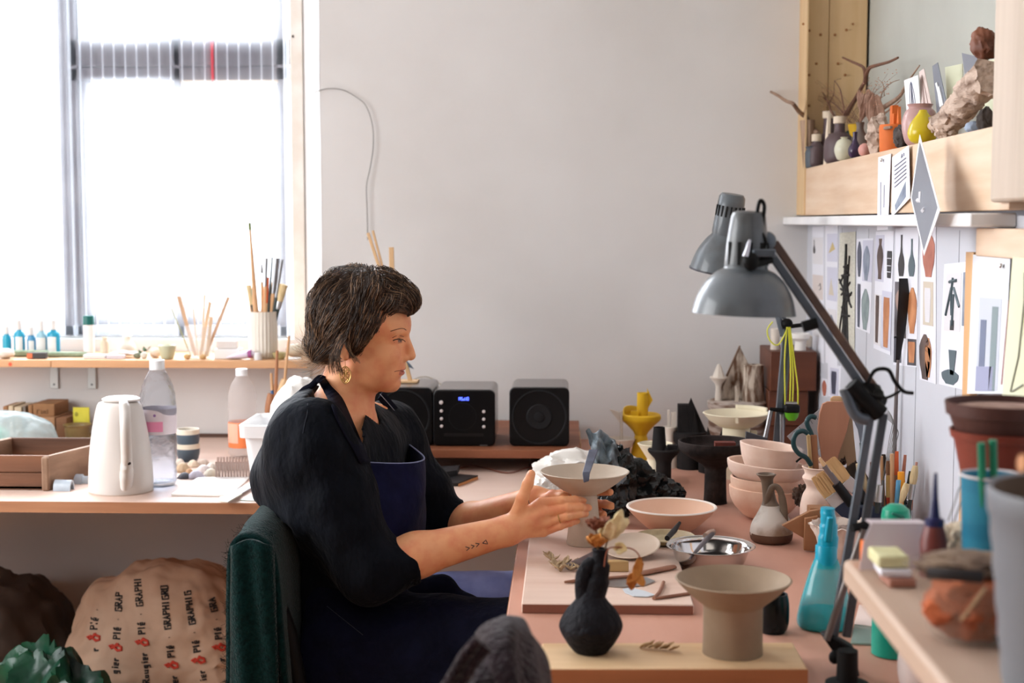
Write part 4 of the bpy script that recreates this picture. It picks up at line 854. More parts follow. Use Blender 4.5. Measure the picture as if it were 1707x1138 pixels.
# striped bowls (two nested)
for kk, lb in enumerate(['blue and cream striped bowl at the bottom of the nested pair', 'blue and cream striped bowl nested on top of the pair']):
    c = onB(314, 768)+Vector((0,0,kk*27*mpp(3.85))); s = mpp(c.y)
    o = M().lathe(hollow([(r*s,h*s) for r,h in ([(13,0),(17,4),(19.5,14),(20,22),(20,30)] if kk == 0 else [(14,0),(18,3),(19.5,10),(19.5,19),(19.5,27)])], 2*s), c, 40).build('striped_bowl', [mat('stripe_blue', (84,100,112), .4, (62,78,92), ns=10), mat('stripe_cream', (222,212,194), .5)], loc=c)
    for p in o.data.polygons: p.material_index = 1 if p.center.z > 18.5*s else 0
    tag(o, lb, 'bowl', 'pair of nested striped bowls')
# shells
sh = [(305,786,22,16,(196,170,140)),(322,778,18,12,(226,206,184)),(338,776,22,12,(206,186,172)),(316,794,14,14,(206,160,120)),(340,788,24,14,(220,208,206)),(352,794,22,14,(228,218,200)),(308,797,20,10,(84,84,92)),(327,797,24,14,(206,200,214)),(300,776,16,12,(232,220,206)),(352,781,14,10,(230,224,214))]
lbs = ['tan shell','cream shell','pale grey fan shell','orange-brown shell','whitish ribbed shell','cream shell with brown edge','dark blue-grey mussel shell','lilac-white shell','round white shell','small pale shell']
pos = ['beside the water bottle','at the top of the pile','nearest the striped bowls','in the middle of the pile','on the side of the clay rolls','at the outer edge by the clay rolls','lowest in the pile by the water bottle','at the front of the pile','tucked under the striped bowls','on the far edge of the pile']
for k, (px, py, w_, h_, col) in enumerate(sh):
    c = onB(px, py); s = mpp(c.y); m = M(); g0 = k*1.3
    def fn(u, v, s=s, w_=w_, h_=h_, g0=g0):
        r = u*w_*.64*s; g = v*2*math.pi; rb = 1+.07*math.cos(g*9)*u; return c+Vector((r*rb*math.cos(g+g0), r*rb*.8*math.sin(g+g0), h_*s*(1-u**2.2)*.95+.0005))
    m.grid(fn, 7, 36)
    tag(m.build('sea_shell', mat('shell_%d' % k, col, .55, tuple(max(0, q-26) for q in col), ns=30), loc=c, solid=.0015, sharp=1.5), lbs[k]+' '+pos[k].replace('nearest', 'next to')+', on the window bench', 'shell', 'shells on the window bench')
# rolls of extruded clay, two rows
for row, (y0, n, hgt, top) in enumerate([(798, 12, 28, 770), (784, 12, 22, 762)]):
    for k in range(n):
        c = onB(361+k*5.0+row*2.4, y0); s = mpp(c.y)
        o = M().lathe([(0,0),(2.05*s,0),(2.05*s,(y0-top)*s*1.0),(1.8*s,(y0-top+1.2)*s),(1.0*s,(y0-top-1)*s),(0,(y0-top-1)*s)], c, 12).build('clay_roll', mat('clay_roll', (172,148,138), .85, (190,170,160), ns=30), loc=c)
        tag(o, ['slim standing clay roll in the front row on the window bench','slim standing clay roll in the back row on the window bench'][row], 'clay roll', ['front row of clay rolls','back row of clay rolls'][row])
# white tiles/papers and spatula
def slab(px, z, th, m, name, label, cat, py=None, group=None):
    poly = [onz(x, y, z) for x, y in px]; return tag(M().prism(poly, (0,0,th)).build(name, m, loc=poly[0], bevel=.0008), label, cat, group)
slab([(285,826),(330,798),(416,797),(384,828)], TZ+.0005, .005, mat('white_tile', (242,240,236), .35), 'white_board', 'thin white board lying flat on the window bench', 'board')
slab([(372,830),(420,803),(428,808),(385,834)], TZ+.0062, .0025, mat('grey_sheet', (206,212,222), .4), 'plastic_sheet', 'narrow grey plastic strip overlapping the thin white board', 'strip')
slab([(362,836),(366,830),(398,820),(404,824),(380,838)], TZ+.0088, .003, mat('cream_plastic', (226,220,206), .4), 'spatula', 'cream plastic spatula at the edge of the window bench', 'spatula')
slab([(400,834),(408,829),(428,829),(424,835)], TZ+.0006, .0015, mat('mint_card', (206,222,214), .5), 'card', 'small pale green card beside the white tub', 'card')
# white tub with plastic bag over it
def tub():
    c = onB(468, 822); s = mpp(c.y); t = thing('white_tub', 'white plastic storage tub with a thick rim, behind the potter\'s back', 'tub', c); mk = mat('tub_white', (240,240,242), .4)
    def ringp(hx, hy, z, r=.02, n=6):
        out = []
        for sx, sy, a0 in ((1,1,0),(-1,1,90),(-1,-1,180),(1,-1,270)):
            for k in range(n): g = math.radians(a0+90*k/(n-1)); out.append(Vector((sx*(hx-r)+r*math.cos(g), sy*(hy-r)+r*math.sin(g), z)))
        return out
    L = [(50,60,0),(60,72,96),(67,80,97),(68,81,118),(64,77,119),(59,71,112),(52,62,4)]
    rings = [[c+Vector((0,.085,0))+q for q in ringp(hx*s, hy*s, z*s)] for hx, hy, z in L]; n = len(rings[0]); V = [p for r in rings for p in r]
    Fc = [(i*n+k, i*n+(k+1) % n, (i+1)*n+(k+1) % n, (i+1)*n+k) for i in range(len(L)-1) for k in range(n)]
    Fc.append(tuple(range(n))); Fc.append(tuple((len(L)-1)*n+k for k in range(n)))
    M().add(V, Fc).build('body', mk, t)
    cc = c+Vector((0,.085,0))
    m = M(); m.ball(cc+Vector((.034,-.0,.170)), (.070,.085,.10), sub=5, rough=.10, sc=5, seed=4)
    tag(m.build('plastic_bag', mat('white_bag', (240,238,234), .5, bump=.3, bs=30), loc=cc+Vector((0,0,.07))), 'white plastic bag bunched up inside the white tub', 'bag')
tub()
# wooden modelling tools standing behind the tub
Y = 3.98; s = mpp(Y)
def wtool(label, parts):
    A = parts[0][0]; c = at(A[0], A[1], Y); t = thing('wooden_tool', label, 'tool', Vector((c.x, Y, TZ)))
    for (p0, p1, r0, r1, m, nm) in parts:
        a = at(p0[0], p0[1], Y); b = at(p1[0], p1[1], Y); pts = [a.lerp(b, k/6) for k in range(7)]
        rr = [(r0+(r1-r0)*k/6)*s*(1 if nm != 'head' else (.55+.45*math.sin(math.pi*(.12+.76*k/6)))) for k in range(7)]; M().tube(pts, rr, 14).build(nm, m, t)
bz = lambda px: 370+(1.40-TZ)*F/Y
wtool('pale wooden tool with a rounded head, tallest behind the white tub', [((482,560),(474,640),2.2,2.6,m_h4,'shaft'),((476,632),(466,670),9,9,m_wood_l,'head'),((468,668),(460,bz(0)),5,5,m_wood_m,'handle')])
wtool('slim twisted wooden tool standing behind the white tub', [((462,584),(460,640),2.4,3,m_wood_m,'shaft'),((460,640),(457,bz(0)),3.5,4,m_wood_m,'handle')])
wtool('small brush with a blue ferrule standing behind the white tub', [((452,622),(454,650),2,3,m_h4,'shaft'),((454,650),(455,660),3.2,3.4,mat('blue_ferrule', (50,86,130), .4),'ferrule'),((452,656),(447,700),8,8,m_wood_m,'head'),((447,698),(447,bz(0)),4,4,m_wood_m,'handle')])
# plastic bag, brick mould, books, box, yellow packet, olive pot
def crate2():
    t = thing('brick_mould', 'worn open wooden brick mould box on the window bench', 'box', onB(60, 810)); mw = wood('mould_wood', (136,90,62), (72,46,32), 'x', ns=10, rough=.7, bump=.3); mw2 = wood('mould_wood_light', (164,132,108), (112,84,64), 'y', ns=12, rough=.7, bump=.3)
    A = onB(75, 817); Y0 = A.y; s = mpp(Y0); hz = (817-758)*s*1.01; x1 = A.x+.012; x0 = x1-.30; Yb = Y0+.29; sk = .09   # rear swings to the right
    def pl(p, q, th, nm, m, z0=0, z1=hz): M().prism([Vector((p[0],p[1],TZ+z0)), Vector((q[0],q[1],TZ+z0)), Vector((q[0],q[1],TZ+z1)), Vector((p[0],p[1],TZ+z1))], th).build(nm, m, t, bevel=.0025)
    pl((x0,Y0), (x1,Y0), (0,.012,0), 'end_panel', mw, .001, hz*.5); pl((x0,Y0), (x1,Y0), (0,.012,0), 'end_panel', mw, hz*.51, hz)
    pl((x1,Y0-.006), (x1+sk,Yb), (-.014,0,0), 'side_panel', mw2); pl((x0,Y0), (x0+sk,Yb), (.014,0,0), 'side_panel', mw2)
    pl((x0+sk,Yb-.012), (x1+sk-.012,Yb-.012), (0,.012,0), 'end_panel', mw)
    M().box(Vector((x1-.016,Y0-.012,TZ)), Vector((x1+.002,Y0+.001,TZ+hz*.98))).build('corner_post', mw2, t, bevel=.004)
    M().prism([Vector((x0,Y0,TZ+.001)), Vector((x1,Y0,TZ+.001)), Vector((x1+sk-.004,Yb,TZ+.001)), Vector((x0+sk,Yb,TZ+.001))], (0,0,.008)).build('bottom', mw, t)
crate2()
def bag(name, label, c, r, m, seed, rough=.2, sub=5, sc=6, zmin=TZ+.001, rot=None, crease=0):
    b = M().ball(c, r, sub=sub, rough=rough, sc=sc, seed=seed, rot=rot, crease=crease)
    for p in b.v:
        if p.z < zmin: p.z = zmin+.0004*random.random()
    return tag(b.build(name, m, loc=Vector((c[0], c[1], zmin))), label, 'bag')
bag('plastic_bag', 'crumpled clear plastic bag slumped behind the brick mould', at(22, 742, 3.86)+Vector((0,0,.0)), (.125,.085,.10), mat('milky_bag', (176,192,194), .3, bump=.8, bs=25, alpha=.62), 11, .10, sc=4)
b = M().ball(at(2, 728, 3.91), (.02,.02,.03), sub=3, rough=.2); tag(b.build('green_lump', mat('mint_green', (40,206,146), .3), loc=at(2, 740, 3.91)), 'bright green plastic lump beside the crumpled clear bag', 'lump')
zb = TZ
m_bk1 = mat('book_brown', (160,116,76), .7, (136,94,58), ns=20); m_bk2 = mat('book_cream', (196,178,150), .7); m_bk3 = mat('book_grey', (120,110,100), .7)
cx = at(84, 730, 4.10); zc_ = at(84, 697, 4.0).z
o = M().box((at(45,700,4.02).x, 4.02, TZ+.0005), (at(91,700,4.02).x, 4.165, zc_)).build('cardboard_box', mat('cardboard', (176,134,98), .8, (160,118,84), ns=8), loc=(cx.x, 4.08, TZ), bevel=.001); tag(o, 'small cardboard box at the back of the window bench, under the brown books', 'box')
o = M().box((at(93,700,4.02).x, 4.02, TZ+.0005), (at(111,700,4.02).x, 4.165, zc_-.002)).build('cardboard_box', mat('cardboard_dark', (132,92,64), .8), loc=(cx.x+.06, 4.08, TZ), bevel=.001); tag(o, 'darker narrow cardboard box beside the olive pot', 'box')
for px0, px1, top, m, lb, z0 in [(47,54,675,m_bk1,'thin dark brown book, first of the brown books on the cardboard box',1),(55,91,673,m_bk1,'stout brown wooden book with carved letters on the cardboard box',1)]:
    o = M().box((at(px0,690,4.04).x, 4.04, zc_+.0005), (at(px1,690,4.04).x, 4.16, at(px0,top,4.04).z)).build('book', m, loc=(at(px0,690,4.04).x, 4.08, zc_), bevel=.002); tag(o, lb, 'book', 'books at the back of the window bench')
    if px1-px0 > 20:
        lt = M()
        for q, pts in enumerate([[(62,690),(62,683),(66,683)],[(69,690),(69,684),(73,685),(72,689)],[(75,684),(76,690)],[(79,690),(79,682)]]):
            M().tube([at(x, y, 4.0388) for x, y in pts], .0007, 6).build('lettering', mat('burnt_letter', (70,46,30), .8), o) if q == 0 else lt.tube([at(x, y, 4.0388) for x, y in pts], .0007, 6)
        lt.build('lettering', MATS['burnt_letter'], o)
for px0, px1, top, m, lb in [(14,22,676,m_bk2,'cream-spined book behind the clear bag, towards the brown books'),(5,13,677,m_bk1,'tan-spined book half hidden behind the clear bag'),(24,36,678,m_bk2,'wide cream book standing behind the clear bag'),(38,43,677,m_bk3,'narrow grey book standing beside the cardboard box')]:
    o = M().box((at(px0,690,4.06).x, 4.06, TZ+.0005), (at(px1,690,4.06).x, 4.16, at(px0,top,4.06).z)).build('book', m, loc=(at(px0,690,4.06).x, 4.08, TZ), bevel=.002); tag(o, lb, 'book', 'books at the back of the window bench')
small('olive_pot', 'olive glazed pot with a rolled rim at the back of the window bench', 'pot', 126, 3.98, [(16,0),(19,4),(21,28),(21,34),(24,38)], mat('olive_pot', (142,120,74), .35, (104,84,48), ns=6), z=TZ)
o = M().box((at(119,700,4.03).x, 4.045, TZ+.0005), (at(146,700,4.03).x, 4.05, at(119,680,4.03).z)).build('yellow_card', mat('yellow_card', (216,206,70), .6, (196,184,50), ns=20), loc=(at(130,700,4.03).x, 4.05, TZ)); tag(o, 'yellow printed card standing behind the olive pot', 'card')
for k, (px, py, r_, col) in enumerate([(127,690,4,(150,140,40)),(133,712,5,(120,120,60)),(124,708,4,(90,120,120))]): M().ball(at(px, py, 4.0445), (r_*mpp(4)*.8, .0008, r_*mpp(4)), sub=2).build('printed_spot', mat('spot_%d' % k, col, .6), o)
o = M().box((at(109,700,4.06).x, 4.06, TZ+.0005), (at(118,700,4.06).x, 4.10, at(109,703,4.06).z)).build('blue_carton', mat('blue_carton', (64,120,176), .5), loc=(at(113,700,4.06).x, 4.07, TZ)); tag(o, 'small blue and white carton beside the yellow card', 'carton')
M().box((at(109,700,4.06).x, 4.058, at(109,703,4.06).z), (at(118,700,4.06).x, 4.10, at(109,697,4.06).z)).build('carton_top', m_wcap, o)
# curved test tiles
for k, (px, py, w_, col, lb) in enumerate([(104,818,30,(176,186,196),'curved blue-grey glaze test tile, front of the row by the kettle'),(124,806,26,(186,194,204),'curved pale grey glaze test tile, second in the row by the kettle'),(140,806,20,(196,206,214),'curved pale blue glaze test tile close against the kettle'),(138,794,26,(160,196,180),'curved mint green glaze test tile behind the grey ones'),(146,786,20,(206,212,218),'curved white glaze test tile, last of the row by the kettle')]):
    c = onB(px, py); s = mpp(c.y); m = M(); Rr = w_*s*.5
    prof2 = [(Rr*math.cos(g), Rr*1.2*math.sin(g)+.0003) for g in [math.pi*q/10 for q in range(11)]]; inn = [(x*.74, z*.78 if z > .001 else .0003) for x, z in prof2]
    V = [c+Vector((-w_*s*.5, x*.8+.012, z)) for x, z in prof2+inn[::-1]]; m.prism(V, (w_*s, -.004, 0))
    tag(m.build('test_tile', [mat('tile_%d' % k, col, .25, tuple(q-24 for q in col), ns=22)], loc=c), lb, 'tile', 'curved glaze test tiles')
# ================================================================ wire on the wall
m_wirew = mat('wall_wire', (110,108,106), .5, metal=.4)
pts = sm3([at(x, y, WY-.012) for x, y in [(524,154),(545,148),(572,150),(600,166),(612,180),(621,210),(622,246),(617,280),(611,310),(612,350),(613,400)]])
tag(M().tube(pts, .0013, 6).build('wire', m_wirew, loc=pts[0]), 'thin bent grey wire hanging on the bare white wall', 'wire')
pts = sm3([at(x, y, WY-.01) for x, y in [(678,640),(695,630),(712,628),(728,636),(738,643)]]); tag(M().tube(pts, .0012, 6).build('wire', mat('brass_wire', (150,140,110), .5), loc=pts[0]), 'short thin wire curving above the stereo on the wall', 'wire')
# ================================================================ sacks on the floor
def sack():
    c = at(282, 1075, 3.78); c.z = .22; n = M(); R = Matrix.Rotation(.12, 3, 'Y')
    n.ball(c, (.275,.17,.27), sub=6, rough=.085, sc=5, seed=21, rot=R)
    for p in n.v:
        p.z = max(p.z, .002); d = p-c
        if d.z > 0: p.x += .03*noise.noise(p*6)
        p.z += .02*noise.noise(Vector((p.x*14, p.y*6, p.z*2))) if p.z > .01 else 0
    t = n.build('paper_sack', mat('kraft_sack', (206,176,152), .8, (184,152,128), ns=7, bump=.6, bs=18), loc=Vector((c.x, c.y, 0))); tag(t, 'big pale paper sack on the floor, printed with lines of black and red lettering', 'sack')
    # printed lettering, laid on the paper surface
    from mathutils.bvhtree import BVHTree
    bv = BVHTree.FromPolygons([tuple(p) for p in n.v], n.f)
    def onto(px, py):
        h = bv.ray_cast(EYE, ray(px, py).normalized()); return h
    mk = mat('print_black', (34,32,34), .8); mr = mat('print_red', (196,62,44), .8); mg = mat('print_grey', (150,132,118), .8)
    GL = {'R':[[(0,0),(0,1),(.6,.9),(.6,.6),(0,.5)],[(.2,.5),(.7,0)]],'o':[[(.1,.1),(.1,.5),(.5,.5),(.5,.1),(.1,.1)]],'u':[[(0,.6),(0,.1),(.5,.1),(.5,.6)],[(.5,.1),(.6,0)]],'g':[[(.5,.5),(.1,.5),(.1,.1),(.5,.1)],[(.5,.6),(.5,-.3),(.1,-.3)]],'i':[[(.2,0),(.2,.6)],[(.2,.8),(.2,.9)]],'e':[[(.1,.3),(.5,.3),(.5,.6),(.1,.6),(.1,0),(.5,0)]],'r':[[(0,0),(0,.6)],[(0,.4),(.4,.6)]],'P':[[(0,0),(0,1),(.6,.9),(.6,.6),(0,.5)]],'l':[[(.1,0),(.1,1)]],'G':[[(.6,.9),(0,.9),(0,0),(.6,0),(.6,.5),(.3,.5)]],'H':[[(0,0),(0,1)],[(.6,0),(.6,1)],[(0,.5),(.6,.5)]],'A':[[(0,0),(.3,1),(.6,0)],[(.1,.4),(.5,.4)]],'E':[[(.6,0),(0,0),(0,1),(.6,1)],[(0,.5),(.5,.5)]],'S':[[(.6,1),(0,.9),(0,.5),(.6,.5),(.6,0),(0,0)]],'N':[[(0,0),(0,1),(.6,0),(.6,1)]],'T':[[(.3,0),(.3,1)],[(0,1),(.6,1)]],'F':[[(0,0),(0,1),(.6,1)],[(0,.5),(.5,.5)]],'I':[[(.2,0),(.2,1)]],'D':[[(0,0),(0,1),(.6,.7),(.6,.3),(0,0)]],'O':[[(0,0),(0,1),(.6,1),(.6,0),(0,0)]],'&':[[(.9,.2),(.3,1),(.6,1.2),(.7,.9),(0,.3),(.1,-.1),(.5,-.1),(.9,.5)]],'.':[[(.2,.4),(.3,.4)]],' ':[]}
    def strip(pts, text, size, th):
        # pts: bottom->top pixel path
        P = [Vector(p) for p in sm3([(x, y, 0) for x, y in pts], 10)]; L = [0]
        for a, b in zip(P, P[1:]): L.append(L[-1]+(b-a).length)
        pos = 0; mb = M(); mrd = M()
        def pt(d):
            d = min(max(d, 0), L[-1]-.01); i = max(q for q in range(len(L)) if L[q] <= d); i = min(i, len(P)-2); f = (d-L[i])/max(1e-6, L[i+1]-L[i]); tg = (P[i+1]-P[i]).normalized(); return P[i].lerp(P[i+1], f), tg
        while pos < L[-1]-size:
            for ch in text:
                if pos > L[-1]-size*.6: break
                q, tg = pt(pos); nr = Vector((tg.y, -tg.x, 0)); sz = size*(1.35 if ch == '&' else 1)
                for st in GL[ch]:
                    w3 = []
                    for gx, gy in st:
                        pp = q+tg*(gx*sz*.78)+nr*(gy-.4)*sz; h = onto(pp.x, pp.y)
                        if h[0] is not None: w3.append(h[0]+h[1]*.0008 if h[1].dot(ray(pp.x, pp.y)) < 0 else h[0]-h[1]*.0008)
                    if len(w3) > 1: (mrd if ch == '&' else mb).tube(w3, th*(1.7 if ch == '&' else 1), 5)
                pos += sz*(.72 if ch != 'i' and ch != 'l' else .45)
        if mb.v: mb.build('printed_line', mk, t)
        if mrd.v: mrd.build('printed_ampersand', mr, t)
    T = 'Rougier & Pl\u00e9 . GRAPHIGRO . Rougier & Pl\u00e9 . GRAPHIGRO . '; GL['\u00e9'] = GL['e']+[[(.2,.8),(.5,1)]]
    for pts in [[(160,1084),(158,1040),(166,1000)],[(192,1122),(196,1060),(200,985)],[(245,1138),(238,1060),(230,960)],[(292,1138),(282,1060),(274,970)],[(340,1134),(325,1060),(312,978)],[(370,1100),(362,1040),(352,990)]]:
        k = int(pts[0][0]) % 7; strip(pts, T[k:]+T[:k], 11.5, .0024)
sack()
c = at(-36, 1075, 3.8); bag('bin_bag', 'dark brown-black sack slumped on the floor against the wall', (c.x, 3.90, .13), (.25,.2,.30), mat('dark_sack', (74,60,52), .7, (56,46,40), ns=5, bump=.6, bs=16), 31, .14, zmin=.001, sc=5)
c = at(112, 1130, 3.55); bag('plastic_bag', 'crumpled dark green plastic bag on the floor in front of the sacks', (c.x, 3.40, .12), (.20,.11,.27), mat('green_bag', (10,82,52), .35, (6,34,30), ns=8, bump=.6, bs=22), 41, .03, zmin=.001, sc=6, crease=.4)
# ================================================================ stereo on the low shelf
m_spk = mat('speaker_black', (9,9,11), .35, spec=.25); m_spkb = mat('speaker_side', (92,84,82), .3, coat=.4); m_cone = mat('speaker_cone', (26,26,28), .6, spec=.2); m_trim = mat('trim_gloss', (30,32,34), .3, spec=.3)
def rrect(x0, x1, z0, z1, y, r, n=6):
    out = []
    for cx, cz, a0 in ((x1-r, z1-r, 0), (x0+r, z1-r, 90), (x0+r, z0+r, 180), (x1-r, z0+r, 270)):
        for k in range(n): g = math.radians(a0+90*k/(n-1)); out.append(Vector((cx+r*math.cos(g), y, cz+r*math.sin(g))))
    return out
def cabinet(name, label, px0, px1, top, Y, r=.014):
    x0 = at(px0, 700, Y).x; x1 = at(px1, 700, Y).x; z1 = at(px0, top, Y).z; z0 = SPZ+.0008
    t = thing(name, label, 'speaker' if name == 'speaker' else 'stereo', Vector(((x0+x1)/2, Y, z0)))
    M().prism(rrect(x0+.002, x1-.002, z0, z1, Y+.022, r), (0,.19,0)).build('case', m_spkb, t)
    M().prism(rrect(x0, x1, z0, z1, Y, r), (0,.024,0)).build('front_frame', m_spk, t, bevel=.003)
    return t, x0, x1, z0, z1
for px0, px1, lb in [(622,721,'black speaker behind the potter\'s chin, the one with the small easel on it'),(849,949,'black speaker standing alone beside the plastic bags')]:
    t, x0, x1, z0, z1 = cabinet('speaker', lb, px0, px1, 646, 3.66); c = Vector(((x0+x1)/2, 3.66, (z0+z1)/2)); R = Matrix.Rotation(math.pi/2, 3, 'X'); s = mpp(3.66)
    M().lathe([(46*s,0),(46.6*s,.0015),(44*s,.002),(43*s,0)], c, 56, rot=R).build('surround', m_trim, t)
    M().lathe([(22*s,.0005),(20*s,.003),(12*s,.0015),(9*s,.001),(8*s,.003),(0,.005)], c, 44, rot=R).build('cone', m_cone, t)
t, x0, x1, z0, z1 = cabinet('mini_stereo', 'black mini stereo with round silver buttons and a lit blue display, between the speakers', 722, 825, 650, 3.655)
Y = 3.655; s = mpp(Y); R = Matrix.Rotation(math.pi/2, 3, 'X')
for px, py, r in [(735.5,670.5,3.4),(735.8,684.5,2.7),(736,697.5,2.7),(736.2,710,2.7),(806.5,685.7,2.7),(806.5,698.3,2.7),(806.6,711,2.7)]:
    M().lathe([(0,0),(r*s,0),(r*s,.0025),(r*s*.7,.0035),(0,.0035)], at(px, py, Y), 18, rot=R).build('button', mat('silver_button', (214,206,206), .35), t)
M().lathe([(23*s,0),(23.4*s,.0008),(22.6*s,.001)], at(771, 694, Y), 56, rot=R).build('disc_ring', m_trim, t)
M().box(at(740, 727, Y-.0004), at(806, 722, Y+.004)).build('disc_slot', mat('slot_dark', (14,14,15), .3), t)
# blue segment display reading rAdIO-like characters
m_led = mat('led_blue', (70,90,255), .4, emit=5)
SEG = {'A':'abcefg','S':'acdfg','d':'bcdeg','I':'bc','0':'abcdef'}
def seg(ch, x, y, w_, h_):
    pts = {'a':((0,1),(1,1)),'b':((1,1),(1,.5)),'c':((1,.5),(1,0)),'d':((0,0),(1,0)),'e':((0,0),(0,.5)),'f':((0,.5),(0,1)),'g':((0,.5),(1,.5))}
    m = M()
    for q in SEG[ch]:
        a, b = pts[q]; m.tube([at(x+a[0]*w_, y-a[1]*h_, Y-.0006), at(x+b[0]*w_, y-b[1]*h_, Y-.0006)], .0006, 6)
    m.build('display_digit', m_led, t)
for k, (ch, x) in enumerate([('A',765),('S',768.8),('d',772.6),('I',775.2),('0',778.4)]): seg(ch, x, 667, 2.6, 4.8)
m = M()
for k in range(6): m.box(at(800+k*2.1, 742.6, Y-.0006), at(801.4+k*2.1, 741.2, Y+.001))
m.build('maker_mark', mat('mark_grey', (150,146,144), .5), t)
# small wooden easel on the speaker behind the head
Y = 3.78; zs = at(650, 646, 3.66).z+.0006; t = thing('table_easel', 'little wooden easel standing on the speaker, its legs showing above and below the potter\'s head', 'easel', Vector((at(655,640,Y).x, Y, zs)))
P = lambda x, y, dy=0: at(x, y, Y+dy)
def lath(name, a, b, w_, d=.008):
    ax = (b-a).normalized(); sd = ax.cross(Vector((0,1,0))).normalized()*w_/2; M().prism([a-sd, a+sd, b+sd, b-sd], (0,d,0)).build(name, m_wood_l, t, bevel=.001)
lath('upright', P(613,388), P(640,470), .008); lath('upright', P(621,384,.004), P(644,470,.004), .006); lath('upright', P(652,412), P(656,560), .013)
lath('leg', P(640,470), P(684,636), .011); lath('leg', P(644,470,.03), P(628,640,.03), .011); lath('leg', P(656,556), P(664,638), .011)
M().box(Vector((P(660,640).x, Y-.02, zs)), Vector((P(697,640).x, Y+.035, P(680,634).z))).build('foot', m_wood_l, t, bevel=.001)
M().prism([P(676,600,-.01), P(683,606,-.01), P(690,615,-.01), P(682,612,-.01)], (0,.004,0)).build('clip', mat('clip_grey', (100,116,132), .4, metal=.5), t)
# black case, cork-edged board, thin cables
a = onB(712, 789); 
slab([(700,812),(738,793),(797,797),(764,810)], TZ+.0006, .008, [mat('dark_leather', (30,28,28), .45)], 'cork_board', 'flat dark board with a cork-coloured edge on the bench behind the arm', 'board')
o = bpy.data.objects['cork_board']; pts = [onz(x, y, TZ+.001) for x, y in [(764,811),(797,798)]]
M().prism([pts[0]+Vector((0,-.0012,0)), pts[1]+Vector((0,-.0012,0)), pts[1]+Vector((0,-.0012,.0065)), pts[0]+Vector((0,-.0012,.0065))], (0,.0015,0)).build('cork_edge', mat('cork_edge', (186,126,74), .7), o)
slab([(700,800),(722,786),(767,783),(762,792)], TZ+.0092, .013, mat('black_fabric', (34,33,36), .7), 'black_case', 'black fabric case lying on the cork-edged board', 'case')
pts = sm3([onz(x, y, TZ+.026) for x, y in [(706,786),(712,777),(722,773),(730,775),(734,784)]]); M().tube(pts, .003, 8).build('strap', mat('strap_grey', (110,106,104), .6), bpy.data.objects['black_case'])
pts = sm3([onz(x, y, TZ+.003) for x, y in [(764,781),(786,776),(810,780),(836,787),(856,787),(876,780),(900,776),(940,770)]]); tag(M().tube(pts, .0016, 6).build('cable', mat('rust_cable', (120,62,44), .6), loc=pts[0]), 'thin rust-brown cable wandering across the bench under the stereo shelf', 'cable')
pts = sm3([at(948, 735, 3.80), at(958, 742, 3.80), at(966, 750, 3.78), at(972, 758, 3.72)]); tag(M().tube(pts, .0018, 6).build('cable', m_rubber, loc=pts[0]), 'short black cable curling from the speaker beside the plastic bags', 'cable')
# ================================================================ plastic bags behind the pot
def crumple_ball(name, label, lumps, m, zmin, seed):
    b = M()
    for k, (c, r, ro) in enumerate(lumps): 
        b.ball(c, r, sub=5, rough=0, sc=6.5, seed=seed+k, crease=ro*2.6)
    for p in b.v:
        p += Vector((noise.noise(p*38), noise.noise(p*38+Vector((7,0,0))), noise.noise(p*38+Vector((0,7,0)))))*.0016
        if p.z < zmin: p.z = zmin+.0003*random.random()
    c = lumps[0][0]; return tag(b.build(name, m, loc=Vector((c[0], c[1], zmin))), label, 'bag')
m_bagk = mat('black_bag', (20,24,25), .24, bump=.5, bs=60, spec=.5); m_bagw = mat('clear_bag', (226,222,216), .35, bump=.5, bs=35)
zt_ = TZ+.001
def sheet_bag(name, label, pts, m, seed, n=56, amp=.010, th=.0012, fr=24):
    """crumpled film: a heap surface over given control heights (px,py on photo, depth)"""
    V = []; C = [at(*q) for q in pts]; return C
c = at(968, 808, 3.14)
crumple_ball('plastic_bag', 'crumpled clear white plastic bag behind the pot being shaped', [(at(960,806,3.25), (.125,.08,.086), .13), (at(1010,806,3.32), (.12,.06,.082), .13), (at(912,830,3.10), (.045,.05,.05), .13)], m_bagw, zt_, 3)
o_ = crumple_ball('plastic_bag', 'crumpled black plastic bag heaped behind the wide pink bowl', [(at(1058,818,3.15), (.085,.055,.078), .17), (at(1098,826,3.15), (.065,.05,.046), .17), (at(1028,800,3.10), (.05,.05,.09), .17), (at(1018,852,2.99), (.045,.03,.04), .17), (at(1124,830,3.14), (.022,.03,.018), .17)], m_bagk, zt_, 13)
# upstanding folded neck of the black bag, window light on it painted in as grey-blue
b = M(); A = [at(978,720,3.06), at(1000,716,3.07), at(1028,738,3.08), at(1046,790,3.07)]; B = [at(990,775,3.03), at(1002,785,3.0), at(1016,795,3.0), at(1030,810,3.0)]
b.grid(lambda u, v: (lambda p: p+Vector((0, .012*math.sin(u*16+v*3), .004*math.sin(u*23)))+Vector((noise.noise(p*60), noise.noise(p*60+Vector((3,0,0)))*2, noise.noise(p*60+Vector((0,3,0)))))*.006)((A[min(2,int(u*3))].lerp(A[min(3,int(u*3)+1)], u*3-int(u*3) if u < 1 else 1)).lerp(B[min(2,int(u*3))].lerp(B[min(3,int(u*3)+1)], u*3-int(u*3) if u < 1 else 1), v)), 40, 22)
b.build('folded_neck', [mat('painted_bag_sheen', (126,142,152), .3, (60,68,72), ns=26, bump=.6, bs=60)], o_, solid=.001)
